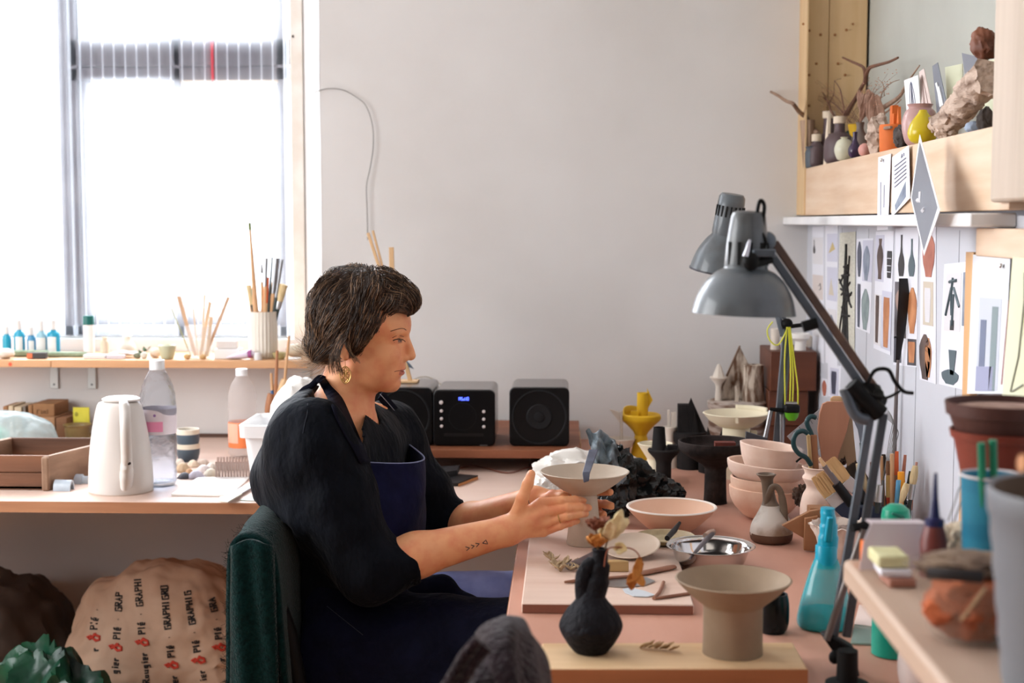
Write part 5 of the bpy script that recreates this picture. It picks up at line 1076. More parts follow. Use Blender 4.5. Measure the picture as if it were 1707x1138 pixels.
# ================================================================ niche contents: everything stands on the shelf top behind the front rail
NZ = ztop+.0005
def npos(px, dx): # px column, distance behind the rail face
    x = XB+dx; d = ray(px, 300); y = x/d.x*d.y; return Vector((x, y, NZ))
def npx(c): return mpp(c.y)
def nlathe(name, label, cat, px, dx, prof, m, t=2.5, solid=False, n=32, group=None, rot=None, ex=1, ey=1, base=None, sm=4):
    """prof in px; heights above the shelf"""
    c = npos(px, dx) if base is None else base; s = npx(c); P = [(r*s,h*s) for r,h in smoothprof(prof, sm)]
    return tag(M().lathe(([(0,0)]+P+[(0,P[-1][1])]) if solid else hollow(P, t*s), c, n, rot=rot, ex=ex, ey=ey).build(name, m, loc=c), label, cat, group)
m_pl = mat('plum_glaze', (96,78,80), .5, (78,62,66), ns=8); m_cr = mat('cream_unglazed', (224,208,186), .7); m_dk = mat('ink_glaze', (56,40,66), .15); m_cel = mat('celadon', (206,204,182), .25)
m_or = mat('orange_clay', (216,112,44), .7, (200,96,34), ns=9); m_drift = mat('driftwood', (200,178,162), .85, (112,86,70), ns=32, st=(1,.5,1.4), bump=1, bs=60, bd=.008, lo=.48, hi=.7); m_yg = mat('yellow_glaze', (204,182,30), .22); m_pk = mat('dusty_pink_glaze', (188,150,146), .3); m_lava = mat('lava_stone', (84,76,72), .9, (44,38,38), ns=22, bump=1, bs=60)
m_br_ = mat('branch_brown', (120,82,62), .75, (92,60,46), ns=30); m_brg = mat('branch_grey', (160,132,112), .8, (130,104,88), ns=30)
# fluted beaker lying at the end, with driftwood stick
def nbase(Y, dx): return Vector((XB+dx, Y, NZ))
nlathe('fluted_beaker', 'brown fluted beaker leaning at the end of the niche', 'beaker', 0, 0, [(9,0),(10,10),(12,78)], mat('fluted_brown', (178,150,128), .8, (140,112,92), ns=40, st=(3,3,.1)), base=nbase(4.072, .012), rot=Matrix.Rotation(math.radians(-3), 3, 'Y'))
nlathe('grey_cup', 'small slate blue cup with a square cut, at the foot of the fluted beaker', 'cup', 0, 0, [(10,0),(11,4),(12,24),(10,30),(12,34)], mat('slate_glaze', (84,94,104), .5, (60,66,74), ns=8), base=nbase(4.02, .012))
def branch(name, label, paths, dx0, m, group=None, loc=None):
    t = None; n = 0
    for pts, r in paths:
        P = []
        for (px, py, dx) in pts: P.append(onx(px, py, XB+dx))
        if t is None: t = thing(name, label, 'branch', P[0], group)
        q = sm3(P, 4); k = len(q); M().tube(q, [r*(1-.6*i/k) for i in range(k)], 7).build('stem' if n == 0 else 'twig', m, t); n += 1
    return t
branch('driftwood_stick', 'knobbly driftwood stick poking out past the end of the niche over the wall', [([(1364,224,.03),(1352,212,.02),(1344,196,.005),(1332,186,-.02),(1322,173,-.045),(1310,168,-.06),(1298,160,-.075),(1285,153,-.085)], .0085)], 0, m_brg)
branch('dried_twig', 'slender forked twig rising against the pine end boards', [([(1396,200,.05),(1386,186,.05),(1380,170,.055),(1370,158,.055),(1366,140,.06),(1362,112,.06)], .003), ([(1380,170,.055),(1372,155,.05),(1364,148,.05)], .0016), ([(1382,172,.055),(1390,156,.06),(1391,136,.06),(1402,131,.06)], .0013)], 0, m_br_, 'dried twigs in the niche')
branch('dried_twig', 'dark many-forked twig standing in the cream-necked plum bottle', [([(1407,210,.05),(1407,185,.05),(1404,165,.05),(1400,148,.05),(1391,134,.05)], .0028), ([(1407,190,.05),(1418,172,.05),(1426,160,.05)], .002), ([(1405,188,.05),(1390,172,.055),(1382,168,.06)], .0018), ([(1408,186,.05),(1417,178,.04)], .0018)], 0, m_br_, 'dried twigs in the niche')
branch('curly_branch', 'tall wavy branch forking into two horns in the middle of the niche', [([(1412,190,.07),(1424,168,.07),(1436,146,.075),(1442,132,.075),(1440,114,.075),(1432,108,.08),(1418,102,.08),(1405,96,.085)], .0062), ([(1442,140,.075),(1444,124,.075),(1450,113,.075),(1464,108,.08),(1482,103,.08),(1497,96,.085)], .0062)], 0, m_br_)
branch('dried_twig', 'long grey driftwood twig slanting up behind the sketch cards', [([(1462,186,.09),(1478,176,.09),(1496,164,.09),(1506,152,.09)], .0075), ([(1504,152,.09),(1518,130,.095),(1533,109,.1)], .003), ([(1470,192,.08),(1484,182,.08),(1502,166,.08)], .003), ([(1464,178,.10),(1472,152,.10),(1486,138,.10),(1499,133,.10)], .0018), ([(1474,160,.10),(1472,140,.10),(1462,131,.10)], .0012)], 0, m_brg, 'dried twigs in the niche')
# dried seed heads and drooping leaves
t = thing('dried_grass', 'cloud of fine dried seed heads on hair-thin stems in the niche', 'dried flowers', onx(1436, 200, XB+.06)); stems = M(); seeds = M()
for k in range(70):
    a = onx(1400+random.uniform(0,40), 205, XB+.06+random.uniform(-.02,.02)); b = onx(random.choice([random.gauss(1360,16), random.gauss(1462,20), random.gauss(1376,20)]), random.gauss(152,14), XB+.06+random.uniform(-.03,.03))
    mid = a.lerp(b, .5)+Vector((0, 0, .012)); stems.tube([a, mid, b], .0003, 4)
    for j in range(3): q = b+Vector([random.gauss(0,.006) for _ in range(3)]); seeds.ball(q, .0014, sub=1)
o = stems.build('stem', m_br_, t); o = seeds.build('seed_head', mat('seed_brown', (190,136,110), .8), t); o['kind'] = 'stuff'
t = thing('dried_leaves', 'bunch of drooping pinkish-brown dried leaves below the horned branch', 'dried flowers', onx(1440, 150, XB+.07)); m = M()
for k in range(16):
    p = onx(1428+random.uniform(0,34), 146+random.uniform(0,14), XB+.05+random.uniform(0,.03)); crumple_leaf(m, p, .05+random.uniform(0,.03), .008, (random.uniform(-.3,.3), random.uniform(-.2,.2), -1), (0,-1,0), .2, seed=k)
m.build('leaf', mat('leaf_pinkbrown', (196,160,142), .8, (158,120,102), ns=40), t, solid=.0006)
# bottles
def plum(label, px, dx, w_, hb, hn, neck, nm):
    c = npos(px, dx); s = npx(c); t = thing('plum_bottle', label, 'bottle', c, 'plum-coloured bottles in the niche')
    P = smoothprof([(w_*.75,0),(w_*.95,5),(w_,hb*.3),(w_*.95,hb*.7),(w_*.6,hb*.92),(neck,hb),(neck*.95,hn)], 4); M().lathe(hollow([(r*s,h*s) for r,h in P], 2.2*s), c, 36).build('body', m_pl, t)
    M().lathe([(neck*.9*s,(hn-12)*s),(neck*1.15*s,(hn-11)*s),(neck*1.15*s,hn*s),(neck*.8*s,(hn+.5)*s),(neck*.7*s,(hn-11)*s)], c, 28).build('neck', m_cr, t); return t, c, s
plum('wide plum-brown bottle with a square cream neck, holding the forked twig', 1398, .03, 25, 52, 76, 9, 0)
t, c, s = plum('tall plum bottle with a slanted cream neck at the back of the niche', 1380, .06, 18, 60, 92, 9, 0)
t, c, s = plum('small plum bottle with cream trim beside the slate cup', 1360, .022, 14, 42, 54, 7, 0)
c = npos(1374, .012); s = npx(c); t = thing('sail_vessel', 'narrow plum and cream vessel with a tall pointed sail front', 'vessel', c)
M().prism([c+Vector((0,-9*s,0)), c+Vector((.0,14*s,0)), c+Vector((0.004,11*s,52*s)), c+Vector((.006,2*s,84*s)), c+Vector((.004,-3*s,50*s))], (.010,0,0)).build('sail', m_cr, t, bevel=.002)
M().lathe([(0,0),(11*s,0),(12*s,20*s),(9*s,50*s),(0,52*s)], c+Vector((.016,0,0)), 24, ex=.6).build('body', m_pl, t)
nlathe('round_vase', 'small round celadon vase at the very edge of the niche shelf', 'vase', 1406, .012, [(7,0),(12,4),(16,18),(12,31),(5,36),(7,38)], m_cel)
nlathe('ink_bottle', 'little glossy dark purple long-necked bottle next to the celadon vase', 'bottle', 1424, .008, [(6,0),(10,5),(11,14),(6,24),(3.5,30),(4,42)], m_dk)
nlathe('grey_bottle', 'dull grey-brown bottle behind the purple long-necked one', 'bottle', 1432, .05, [(14,0),(16,14),(14,34),(6,50),(7,62)], mat('dull_grey', (112,100,94), .6))
pebble('pink_stone', 'smooth pink stone under the driftwood lump', 'stone', 1, 1, 1, 1, mat('pink_stone', (206,150,140), .6)) if False else None
def lump(name, label, cat, px, dx, w_, h_, m, rough=.25, seed=0, d=.05, rot=None, py=None, sc=6):
    c = npos(px, dx); s = npx(c); r = Vector((d/2, w_*s/2, h_*s/2)); b = M().ball(c+Vector((0,0,r.z*.95)), r, sub=4, rough=rough, sc=sc, seed=seed, rot=rot)
    for p in b.v: p.z = max(p.z, NZ+.0002)
    return tag(b.build(name, m, loc=c), label, cat)
lump('pink_stone', 'smooth pink stone at the foot of the pale driftwood lump', 'stone', 1440, .014, 24, 22, mat('pink_stone', (206,150,140), .6), .04, 3, .028)
lump('driftwood_lump', 'pitted pale driftwood lump standing between bottles and orange castle', 'driftwood', 1463, .03, 56, 64, m_drift, .32, 8, .05, Matrix.Rotation(-.25, 3, 'X'))
def castle(label, px, dx, parts):
    c = npos(px, dx); s = npx(c); t = thing('orange_castle', label, 'sculpture', c, 'orange clay castles in the niche')
    for k in parts:
        if k[0] == 'drum': M().lathe([(0,k[3]*s),(k[1]*s,k[3]*s),(k[1]*1.06*s,(k[3]+k[2]*.9)*s),(k[1]*s,(k[3]+k[2])*s),(0,(k[3]+k[2])*s)], c, 36).build('drum', m_or, t)
        if k[0] == 'fin': M().prism([c+Vector((.0,k[1]*s,k[2]*s)), c+Vector((0,k[3]*s,k[4]*s)), c+Vector((0,k[5]*s,k[6]*s))], (.006,0,0)).build('fin', m_or, t)
        if k[0] == 'box': M().box(c+Vector((-.006,k[1]*s,k[2]*s)), c+Vector((.008,k[3]*s,k[4]*s))).build('tower', m_or, t, bevel=.001)
castle('orange clay castle with a drum base and little square towers', 1490, .035, [('drum',24,44,0),('box',20,44,4,76),('box',2,44,-8,62),('fin',-8,44,-18,72,-24,44)])
castle('orange clay castle with only its pointed fins showing behind the driftwood', 1455, .085, [('drum',20,40,0),('fin',22,40,-10,90,-22,40),('box',-2,40,-14,84)])
lump('lava_stone', 'dark pitted lava stone at the edge of the niche shelf', 'stone', 1502, .012, 46, 38, m_lava, .22, 5, .034)
branch('driftwood_stick', 'short driftwood peg lying between the pale lump and the lava stone', [([(1464,218,.012),(1474,214,.01),(1486,212,.012)], .006)], 0, m_brg)
nlathe('pink_vase', 'dusty pink glazed vase behind the yellow pear-shaped one', 'vase', 1531, .035, [(16,0),(24,10),(29,36),(24,56),(18,62),(21,68)], m_pk)
nlathe('yellow_vase', 'glossy yellow pear-shaped vase at the edge of the niche shelf', 'vase', 1536, .014, [(12,0),(20,5),(24,18),(19,34),(9,48),(6,54)], m_yg)
# sketch cards and photographs standing in the niche
def card(label, pts, m, art=None, dx=.12, th=.0012, name='sketch_card', cat='card', group='cards standing in the niche'):
    P = [onx(px, py, XB+d) for px, py, d in pts]; t = thing(name, label, cat, P[0], group); nrm = (P[1]-P[0]).cross(P[2]-P[1]).normalized()
    if nrm.x > 0: nrm = -nrm
    M().prism(P, -nrm*th).build('sheet', m, t)
    if art:
        def uv(u, v): return P[0].lerp(P[1], u).lerp(P[3].lerp(P[2], u), v)+nrm*.0006
        for am, strokes, r in art: 
            q = M()
            for st in strokes: q.tube([uv(*z) for z in st], r, 5)
            q.build('drawing', am, t)
    return t
m_paper = mat('paper_white', (236,236,240), .7); m_sk = mat('ink_blue_grey', (96,100,124), .7); m_phg = mat('photo_grey', (132,136,146), .35, (112,116,126), ns=4); m_hl = mat('photo_white', (232,234,240), .4); m_green = mat('pale_green_card', (206,208,180), .6)
fig = [[(.3,.95),(.34,.5),(.42,.2),(.5,.12)],[(.72,.95),(.66,.5),(.56,.2),(.5,.12)],[(.4,.95),(.46,.5),(.5,.12)],[(.6,.95),(.55,.5),(.5,.12)],[(.5,.3),(.5,.95)]]
card('white sketch card with a blue-grey ink figure, standing behind the pink vase', [(1507,134,.05),(1530,125,.06),(1534,180,.06),(1512,196,.05)], m_paper, [(m_sk, fig, .0007)])
card('pinkish card with a faint drawing leaning behind the ink figure sketch', [(1532,120,.07),(1540,114,.075),(1555,186,.07),(1536,188,.06)], mat('pink_card', (214,196,190), .7), [(mat('faint_pencil', (170,146,140), .7), fig[:3], .0007)])
card('narrow grey photograph card with a pale shape, third card along the niche', [(1554,110,.07),(1563,104,.075),(1580,182,.07),(1562,192,.06)], m_phg, [(m_hl, [[(.4,.4),(.5,.6),(.5,.9)],[(.6,.5),(.7,.9)]], .0035)])
card('blank pale green card standing at the back of the niche', [(1575,112,.13),(1604,106,.13),(1606,186,.12),(1580,190,.12)], m_green)
card('grey photograph of pale flowers behind the large driftwood', [(1603,88,.06),(1636,96,.06),(1640,150,.05),(1612,148,.05)], m_phg, [(m_hl, [[(.55,.9),(.6,.6),(.65,.35)],[(.8,.9),(.82,.6)],[(.4,.9),(.45,.75)],[(.6,.8),(.8,.7)]], .0045)])
card('second pale green card half hidden by the upright post', [(1632,104,.13),(1660,98,.13),(1660,190,.12),(1632,190,.12)], m_green)
lump('driftwood_lump', 'small brown driftwood piece leaning by the yellow vase', 'driftwood', 1577, .035, 34, 34, m_drift, .3, 14, .04)
# long driftwood
P = [onx(1545,206,XB+.022), onx(1568,204,XB+.03), onx(1592,188,XB+.035), onx(1618,160,XB+.035), onx(1652,128,XB+.035)]; q = sm3(P, 14)
b = M().tube(q, [(.010+.019*min(1, i/len(q)*1.3)) for i in range(len(q))], 36)
for p in b.v:
    p += Vector((noise.noise(p*30), noise.noise(p*30+Vector((4,0,0))), noise.noise(p*30+Vector((0,4,0)))))*.011+Vector((noise.noise(p*85), noise.noise(p*85+Vector((4,0,0))), noise.noise(p*85+Vector((0,4,0)))))*.007; p.z = max(p.z, NZ+.0003)
tag(b.build('driftwood_log', m_drift, loc=Vector((P[1].x, P[1].y, NZ))), 'large gnarled driftwood log leaning up against the upright post', 'driftwood')
lump('blue_stone', 'blue-grey stone beneath the large driftwood log', 'stone', 1621, .03, 30, 22, mat('blue_stone', (150,164,184), .7), .1, 6, .03)
lump('black_stone', 'black stone wedged between the driftwood log and the post', 'stone', 1641, .04, 22, 42, m_lava, .2, 16, .03)
# brown fruit-like seed pod on top
c = onx(1640, 74, XB+.035); tag(M().ball(c, (.022,.034,.026), sub=4, rough=.18, seed=5, rot=Matrix.Rotation(.6, 3, 'X')).build('seed_case', mat('seed_case_brown', (132,76,46), .6, (96,52,32), ns=12, bump=.4), loc=c), 'rusty brown dried seed case at the top of the driftwood log', 'seed case')
M().tube([onx(1644,128,XB+.035), c], [.006,.005], 8).build('stalk', m_brg, bpy.data.objects['seed_case'])
# orange bits, green/yellow pieces at back of bottles
nlathe('yellow_cup', 'small bright yellow cup behind the plum bottles', 'cup', 1366, .085, [(8,0),(10,20),(12,64)], m_yellow); nlathe('yellow_cup', 'bright yellow flared cup behind the ink bottle', 'cup', 1428, .10, [(8,0),(9,30),(16,66)], m_yellow)
nlathe('green_jar', 'dark green glass jar behind the bottles', 'jar', 1376, .11, [(10,0),(12,6),(12,50),(9,58)], mat('dark_green_glass', (34,62,60), .2)); nlathe('green_jar', 'dark green jar behind the grey-brown bottle', 'jar', 1418, .125, [(10,0),(12,6),(12,50),(9,60)], MATS['dark_green_glass'])
nlathe('white_vase', 'tall white cone vase below the drooping dried leaves', 'vase', 1442, .11, [(16,0),(15,20),(9,80),(11,100)], mat('white_vase', (214,208,200), .6))
# ================================================================ papers on the front rail and below
def hung(name, label, pts, m, art=None, cat='paper', group=None, pin=None, th=.0007, x=None):
    """pts px corners tl,tr,br,bl with X offset in front of the surface"""
    P = [onx(px, py, x-d) for px, py, d in pts]; c = sum(P, Vector())/len(P); t = thing(name, label, cat, P[0], group); nrm = Vector((-1,0,0))
    M().prism(P, (th,0,0)).build('sheet', m, t)
    def uv(u, v, d=.0006): return P[0].lerp(P[1], u).lerp(P[3].lerp(P[2], u), v)+nrm*d
    k = 0
    for a in (art or []):
        if a[0] == 'poly': M().prism([uv(*z, .0005) for z in a[2]], (.0004,0,0)).build('photo_print' if len(a) < 4 else a[3], a[1], t)
        if a[0] == 'up': M().prism([uv(*z, .001) for z in a[2]], (.0004,0,0)).build('pictured_pot', a[1], t)
        if a[0] == 'ln':
            q = M()
            for st in a[2]: q.tube([uv(*z, .0012) for z in st], a[3], 5)
            q.build('ink_lines', a[1], t)
    if pin: M().ball(uv(*pin, .004), .004, sub=2).build('pin', m_chrome, t)
    return t
m_print = mat('print_paper', (230,231,240), .6); m_ph1 = mat('photo_lilac', (204,205,222), .5); m_ph2 = mat('photo_pale', (222,220,224), .5); m_phd = mat('photo_dark', (62,58,64), .45, (110,106,112), ns=3, st=(1,1,4)); m_v1 = mat('pic_blue_black', (70,74,92), .5); m_v2 = mat('pic_blue_grey', (146,156,172), .5, (110,120,140), ns=30); m_v3 = mat('pic_orange', (206,142,96), .5, (176,112,70), ns=22); m_v4 = mat('pic_brown', (104,82,74), .5, (60,48,46), ns=30); m_v5 = mat('pic_dark', (48,46,50), .5); m_v6 = mat('pic_terracotta', (190,120,100), .5, (160,92,74), ns=20); m_v7 = mat('pic_cream', (206,194,176), .5); m_v8 = mat('pic_bluegreen', (84,100,108), .5)
def rect(u0, v0, u1, v1): return [(u0,v0),(u1,v0),(u1,v1),(u0,v1)]
def vase_poly(u, v0, v1, w_, kind=0):
    K = [[.3,.22,.3,.9,1,.8,.45,.4],[.5,.35,.8,1,.9,.7,.5,.55],[.25,.2,.2,.35,.8,1,.9,.6],[.9,1,1,.95,.9,.85,.8,.7],[.2,.7,1,1,.95,.85,.6,.45]][kind % 5]; n = len(K)-1
    return [(u-w_*k, v0+(v1-v0)*i/n) for i, k in enumerate(K)]+[(u+w_*K[i], v0+(v1-v0)*i/n) for i in range(n, -1, -1)]
WXp = WX-.0008
hung('picture_sheet', 'narrow sheet of small faint drawings closest to the room corner', [(1354,378,0),(1373,377,0),(1373,606,0),(1354,598,0)], m_print, [('poly', m_ph2, rect(.05,.08,.95,.28)), ('poly', mat('photo_tan', (216,204,200), .5), rect(.05,.36,.95,.54)), ('poly', m_ph2, rect(.05,.62,.95,.82)), ('up', m_v5, vase_poly(.2,.1,.2,.1,2)), ('ln', m_v5, [[(.6,.44),(.75,.42),(.8,.46),(.65,.47)],[(.6,.68),(.8,.7),(.7,.74)]], .0008)], x=WXp, cat='picture')
hung('picture_sheet', 'sheet with three pale photographs of angular pots, second from the corner', [(1376,376,.0006),(1397,375,.0006),(1396,612,.0006),(1376,604,.0006)], m_print, [('poly', m_ph1, rect(.15,.06,.95,.26)), ('poly', m_ph1, rect(.15,.30,.95,.54)), ('poly', m_ph2, rect(.2,.60,.9,.85)), ('up', mat('pic_straw', (200,178,120), .5), [(.3,.2),(.8,.17),(.6,.12)]), ('up', m_v7, [(.3,.5),(.7,.5),(.5,.38)]), ('up', m_v2, vase_poly(.5,.64,.82,.2,4))], x=WXp, cat='picture')
o = [[(.42,.98),(.40,.5),(.48,.1)],[(.62,.99),(.58,.5),(.46,.1)],[(.2,.88),(.4,.6),(.5,.35),(.46,.1)],[(.75,.6),(.6,.45),(.7,.2)],[(.2,.5),(.8,.52)],[(.25,.38),(.7,.36)],[(.1,.42),(.85,.62)],[(.3,.98),(.5,.7),(.6,.45)],[(.7,.98),(.62,.7),(.5,.4)],[(.35,.3),(.6,.28)],[(.3,.72),(.75,.7)],[(.5,.1),(.52,.98)]]
hung('ink_drawing', 'tall cream page with a scribbled black ink tower drawing', [(1400,388,.0012),(1426,386,.0012),(1424,592,.0012),(1394,570,.0012)], mat('cream_page', (222,220,206), .7, (206,204,190), ns=30, st=(1,1,6)), [('ln', mat('india_ink', (30,28,28), .6), o+[[(.15,.45),(.6,.3)],[(.3,.66),(.85,.5)],[(.25,.55),(.75,.42)],[(.48,.98),(.44,.6),(.52,.2)],[(.6,.8),(.4,.62)]], .0031)], x=WXp, cat='drawing')
hung('picture_sheet', 'sheet of four blue-grey vase photographs beside the ink tower drawing', [(1428,398,0),(1456,397,0),(1450,556,0),(1427,546,0)], m_print, [('up', m_v1, vase_poly(.2,.03,.42,.13,4)), ('poly', m_ph1, rect(.40,.02,1,.46)), ('up', m_v2, vase_poly(.65,.08,.45,.2,4)), ('up', m_v1, vase_poly(.2,.5,.98,.1,3)), ('up', mat('pic_grey_green', (150,166,166), .5, (120,136,138), ns=30), vase_poly(.65,.54,.98,.25,4))], x=WXp, cat='picture')
hung('picture_sheet', 'sheet of a twisted dark vase and a caged bottle, above two jar photographs', [(1460,386,.0004),(1490,385,.0004),(1484,592,.0004),(1456,580,.0004)], m_print, [('poly', m_ph1, rect(.02,.03,.5,.42)), ('up', m_v4, vase_poly(.3,.06,.4,.18,1)), ('up', m_v5, vase_poly(.82,.16,.38,.13,3)), ('ln', m_print, [[(.72,.22),(.92,.22)],[(.72,.28),(.92,.28)],[(.72,.33),(.92,.33)]], .001), ('poly', m_ph2, rect(.02,.53,.42,.96)), ('up', m_v4, vase_poly(.2,.54,.94,.1,3)), ('poly', m_ph1, rect(.46,.49,1,.97)), ('up', m_v3, vase_poly(.73,.54,.95,.17,3))], x=WXp, cat='picture')
hung('picture_sheet', 'sheet of two tall black vases over dark and orange pot photographs', [(1493,380,0),(1531,379,0),(1528,612,0),(1489,608,0)], m_print, [('up', m_v5, vase_poly(.3,.05,.35,.14,2)), ('up', m_v8, vase_poly(.75,.08,.35,.14,2)), ('poly', m_phd, rect(.02,.39,.54,.80)), ('up', mat('pic_mauve_pot', (170,140,128), .5), vase_poly(.28,.44,.62,.2,4)), ('up', m_v3, vase_poly(.8,.43,.76,.18,4)), ('poly', mat('photo_navy', (70,72,84), .5), rect(.02,.79,.36,.98)), ('poly', m_phd, rect(.62,.80,.98,.99)), ('up', m_v3, vase_poly(.8,.82,.97,.14,3))], x=WXp, cat='picture')
hung('picture_sheet', 'sheet with a terracotta egg, a pale tube and a mottled oval pot', [(1535,376,.0004),(1560,375,.0004),(1560,640,.0004),(1533,632,.0004)], m_print, [('up', m_v6, vase_poly(.55,.04,.33,.40,4)), ('poly', m_v7, rect(.2,.36,.85,.64)), ('up', m_ph2, vase_poly(.5,.4,.62,.2,3)), ('up', m_v4, vase_poly(.35,.70,.99,.36,4)), ('up', m_v3, vase_poly(.55,.72,.97,.2,4))], x=WXp, cat='picture')
hung('picture_sheet', 'sheet with a long-limbed ink figure above a dark cup on a saucer', [(1574,440,0),(1613,436,0),(1607,650,0),(1565,640,0)], m_print, [('poly', m_ph2, rect(.12,.08,.78,.55)), ('poly', m_v2, rect(.85,.08,1,.5)), ('ln', m_v8, [[(.45,.12),(.4,.25),(.45,.42)],[(.4,.2),(.2,.42)],[(.5,.2),(.75,.35)],[(.3,.15),(.6,.14)],[(.5,.25),(.48,.5)]], .003), ('up', m_v5, rect(.38,.46,.54,.54)), ('up', m_v8, [(.36,.70),(.68,.70),(.6,.90),(.46,.90)]), ('up', m_v8, vase_poly(.45,.86,.98,.34,4))], x=WXp, cat='picture')
hung('picture_sheet', 'small photograph of a dark jar low on the wall behind the lamp arm', [(1380,606,0),(1402,610,0),(1400,664,0),(1380,660,0)], m_print, [('poly', m_ph1, rect(.2,.1,.85,.95)), ('up', m_v1, vase_poly(.5,.2,.9,.2,3))], x=WXp, cat='picture')
hung('picture_sheet', 'brown shape on a small paper low by the corner boxes', [(1370,630,0),(1379,632,0),(1379,662,0),(1370,660,0)], m_print, [('up', m_v6, vase_poly(.5,.1,.95,.4,4))], x=WXp, cat='picture')
sb = hung('tower_print', 'large print of two grey-blue standing tubes, pinned beside the yellow page', [(1622,424,.03),(1684,430,.03),(1672,656,.03),(1612,656,.03)], mat('print_pale', (226,230,236), .6), [('poly', mat('photo_haze', (200,206,218), .5), rect(.25,.3,.85,.98)), ('up', mat('tube_blue_grey', (112,122,148), .5), rect(.32,.46,.48,.80)), ('up', mat('tube_grey_green', (132,148,152), .5), rect(.62,.36,.78,.98)), ('up', mat('base_lilac', (160,164,194), .5), rect(.25,.80,.72,.98))], x=WXp, cat='picture', pin=(.85,.06))
st = M().box((onx(1614,500,WX-.02).x-.004, onx(1625,500,WX-.02).y, TZ+.002), (WX-.012, onx(1612,500,WX-.02).y, onx(1618,420,WX-.02).z)); tag(st.build('pine_stick', wood('stick_orange', (222,176,124), (204,154,104), 'z'), loc=Vector((WX-.02, onx(1618,500,WX-.02).y, TZ))), 'thin upright pine stick leaning on the wall beside the tube print', 'stick')
hung('yellow_page', 'pale yellow page with a pencil curve near the brown plant pots', [(1688,428,.045),(1730,432,.045),(1722,664,.045),(1670,664,.045)], mat('yellow_paper', (226,228,196), .7), [('ln', mat('pencil', (150,152,140), .7), [[(.3,.95),(.5,.7),(.6,.3),(.55,.1)],[(.35,.95),(.7,.9)]], .0012), ('poly', mat('red_edge', (150,70,56), .6), [(-.02,.3),(.0,.3),(-.02,.9),(-.06,.9)], 'red_edge')], x=WXp, cat='paper')
XR = XB-.004
hung('note_strip', 'narrow white note pinned to the niche rail, first of the three hanging papers', [(1464,262,0),(1485,256,0),(1480,382,.0),(1462,384,.0)], mat('note_white', (232,232,240), .7), [('ln', mat('faint_text', (190,190,204), .7), [[(.3,.35),(.35,.8)],[(.6,.4),(.62,.7)]], .001)], x=XR, cat='paper', group='papers pinned to the niche rail', pin=(.45,.06))
hung('note_strip', 'slanted white letter pinned to the niche rail, between the narrow note and the grey photo', [(1487,262,.0),(1515,242,.003),(1517,330,.002),(1486,362,.0)], MATS['note_white'], [('ln', mat('text_grey', (130,132,150), .7), [[(.2,.2+.07*k),(.85,.2+.07*k)] for k in range(6)]+[[(.6,.14),(.64,.08),(.66,.14)],[(.74,.14),(.74,.08)]], .0009), ('poly', m_v2, [(.2,.86),(.8,.62),(.8,.9),(.25,.97)])], x=XR, cat='paper', group='papers pinned to the niche rail')
hung('photo_print', 'large grey photograph hanging diamond-wise from the niche rail, its tip below the ledge', [(1533,224,.0),(1567,350,.02),(1540,426,.02),(1518,330,.012)], mat('photo_border', (236,236,240), .5), [('poly', m_phg, [(.05,.06),(.94,.05),(.95,.95),(.06,.94)]), ('ln', m_hl, [[(.35,.7),(.45,.6),(.4,.5)],[(.6,.6),(.65,.5)]], .004)], x=XR-.045, cat='photograph', group='papers pinned to the niche rail')
# tools hanging on that wall
t = thing('hanging_tool', 'long black blade on a grey stick leaning on the wall of pictures', 'tool', onx(1490, 790, WX-.012)); Q = lambda px, py, d=.012: onx(px, py, WX-d)
M().tube([Q(1506,464), Q(1507,490), Q(1503,540), Q(1496,604)], [(.001,.009),(.001,.011),(.001,.010),(.001,.004)], 12, flat=Vector((1,0,0))).build('blade', mat('blade_black', (20,18,20), .5), t)
M().tube([Q(1497,600), Q(1494,660), Q(1492,720), Q(1490,790)], [.003,.004,.0045,.0045], 10).build('stick', mat('stick_grey', (120,110,108), .6), t)
t = thing('wire_whisk', 'thin wire whisk standing behind the lamp arm', 'whisk', onz(1476, 905, TZ)+Vector((0,0,.07)))
for k in range(6):
    a = at(1470, 780, 2.78); b = at(1488+k*2, 704-k*3, 2.80+.01*k); c2 = at(1478-k*3, 690, 2.8); pts = sm3([at(1472,800,2.77), at(1482+k*2.5,735,2.78+.006*k), at(1488+k*1.5,700+k*3,2.79), at(1480-k,684+k*2,2.8)]); M().tube(pts, .0007, 5).build('wire', m_wirew, t)
M().tube([at(1472,800,2.77), at(1470,858,2.76)], .003, 8).build('handle', m_wirew, t)
# ================================================================ pots of brushes and tools along the wall of pictures
# waisted bisque bottle with scissors, paddle and rulers
c = onz(1367, 886, TZ); s = mpp(c.y)
tool_vase = pot('waisted_vase', 'waisted pale pink bisque vase holding scissors and a wooden paddle', 'vase', 1367, 886, [(26,0),(32,10),(34,40),(30,62),(24,74),(27,84),(31,92),(27,98),(29,106),(32,110)], m_bisque2, z=TZ, t=4)
Yv = c.y; V_ = lambda px, py, dy=0: at(px, py, Yv+dy)
def flat(name, label, cat, pts, dy, th, m, group=None, bevel=.0015):
    P = [V_(x, y, dy) for x, y in pts]; return tag(M().prism(P, (0, th, 0)).build(name, m, loc=P[0], bevel=bevel), label, cat, group)
flat('wooden_paddle', 'broad reddish wooden paddle standing in the waisted vase', 'paddle', [(1371,673),(1380,669),(1408,669),(1419,671),(1418,690),(1412,718),(1398,760),(1392,800),(1374,800),(1368,750),(1363,715),(1366,690)], -.012, .007, wood('paddle_wood', (186,132,104), (164,110,84), 'z', ns=12))
flat('wooden_spatula', 'pale rounded wooden spatula peeping out above the paddle', 'spatula', [(1384,664),(1389,660),(1400,660),(1408,664),(1410,690),(1386,800),(1378,800),(1386,690)], .004, .004, m_wood_l)
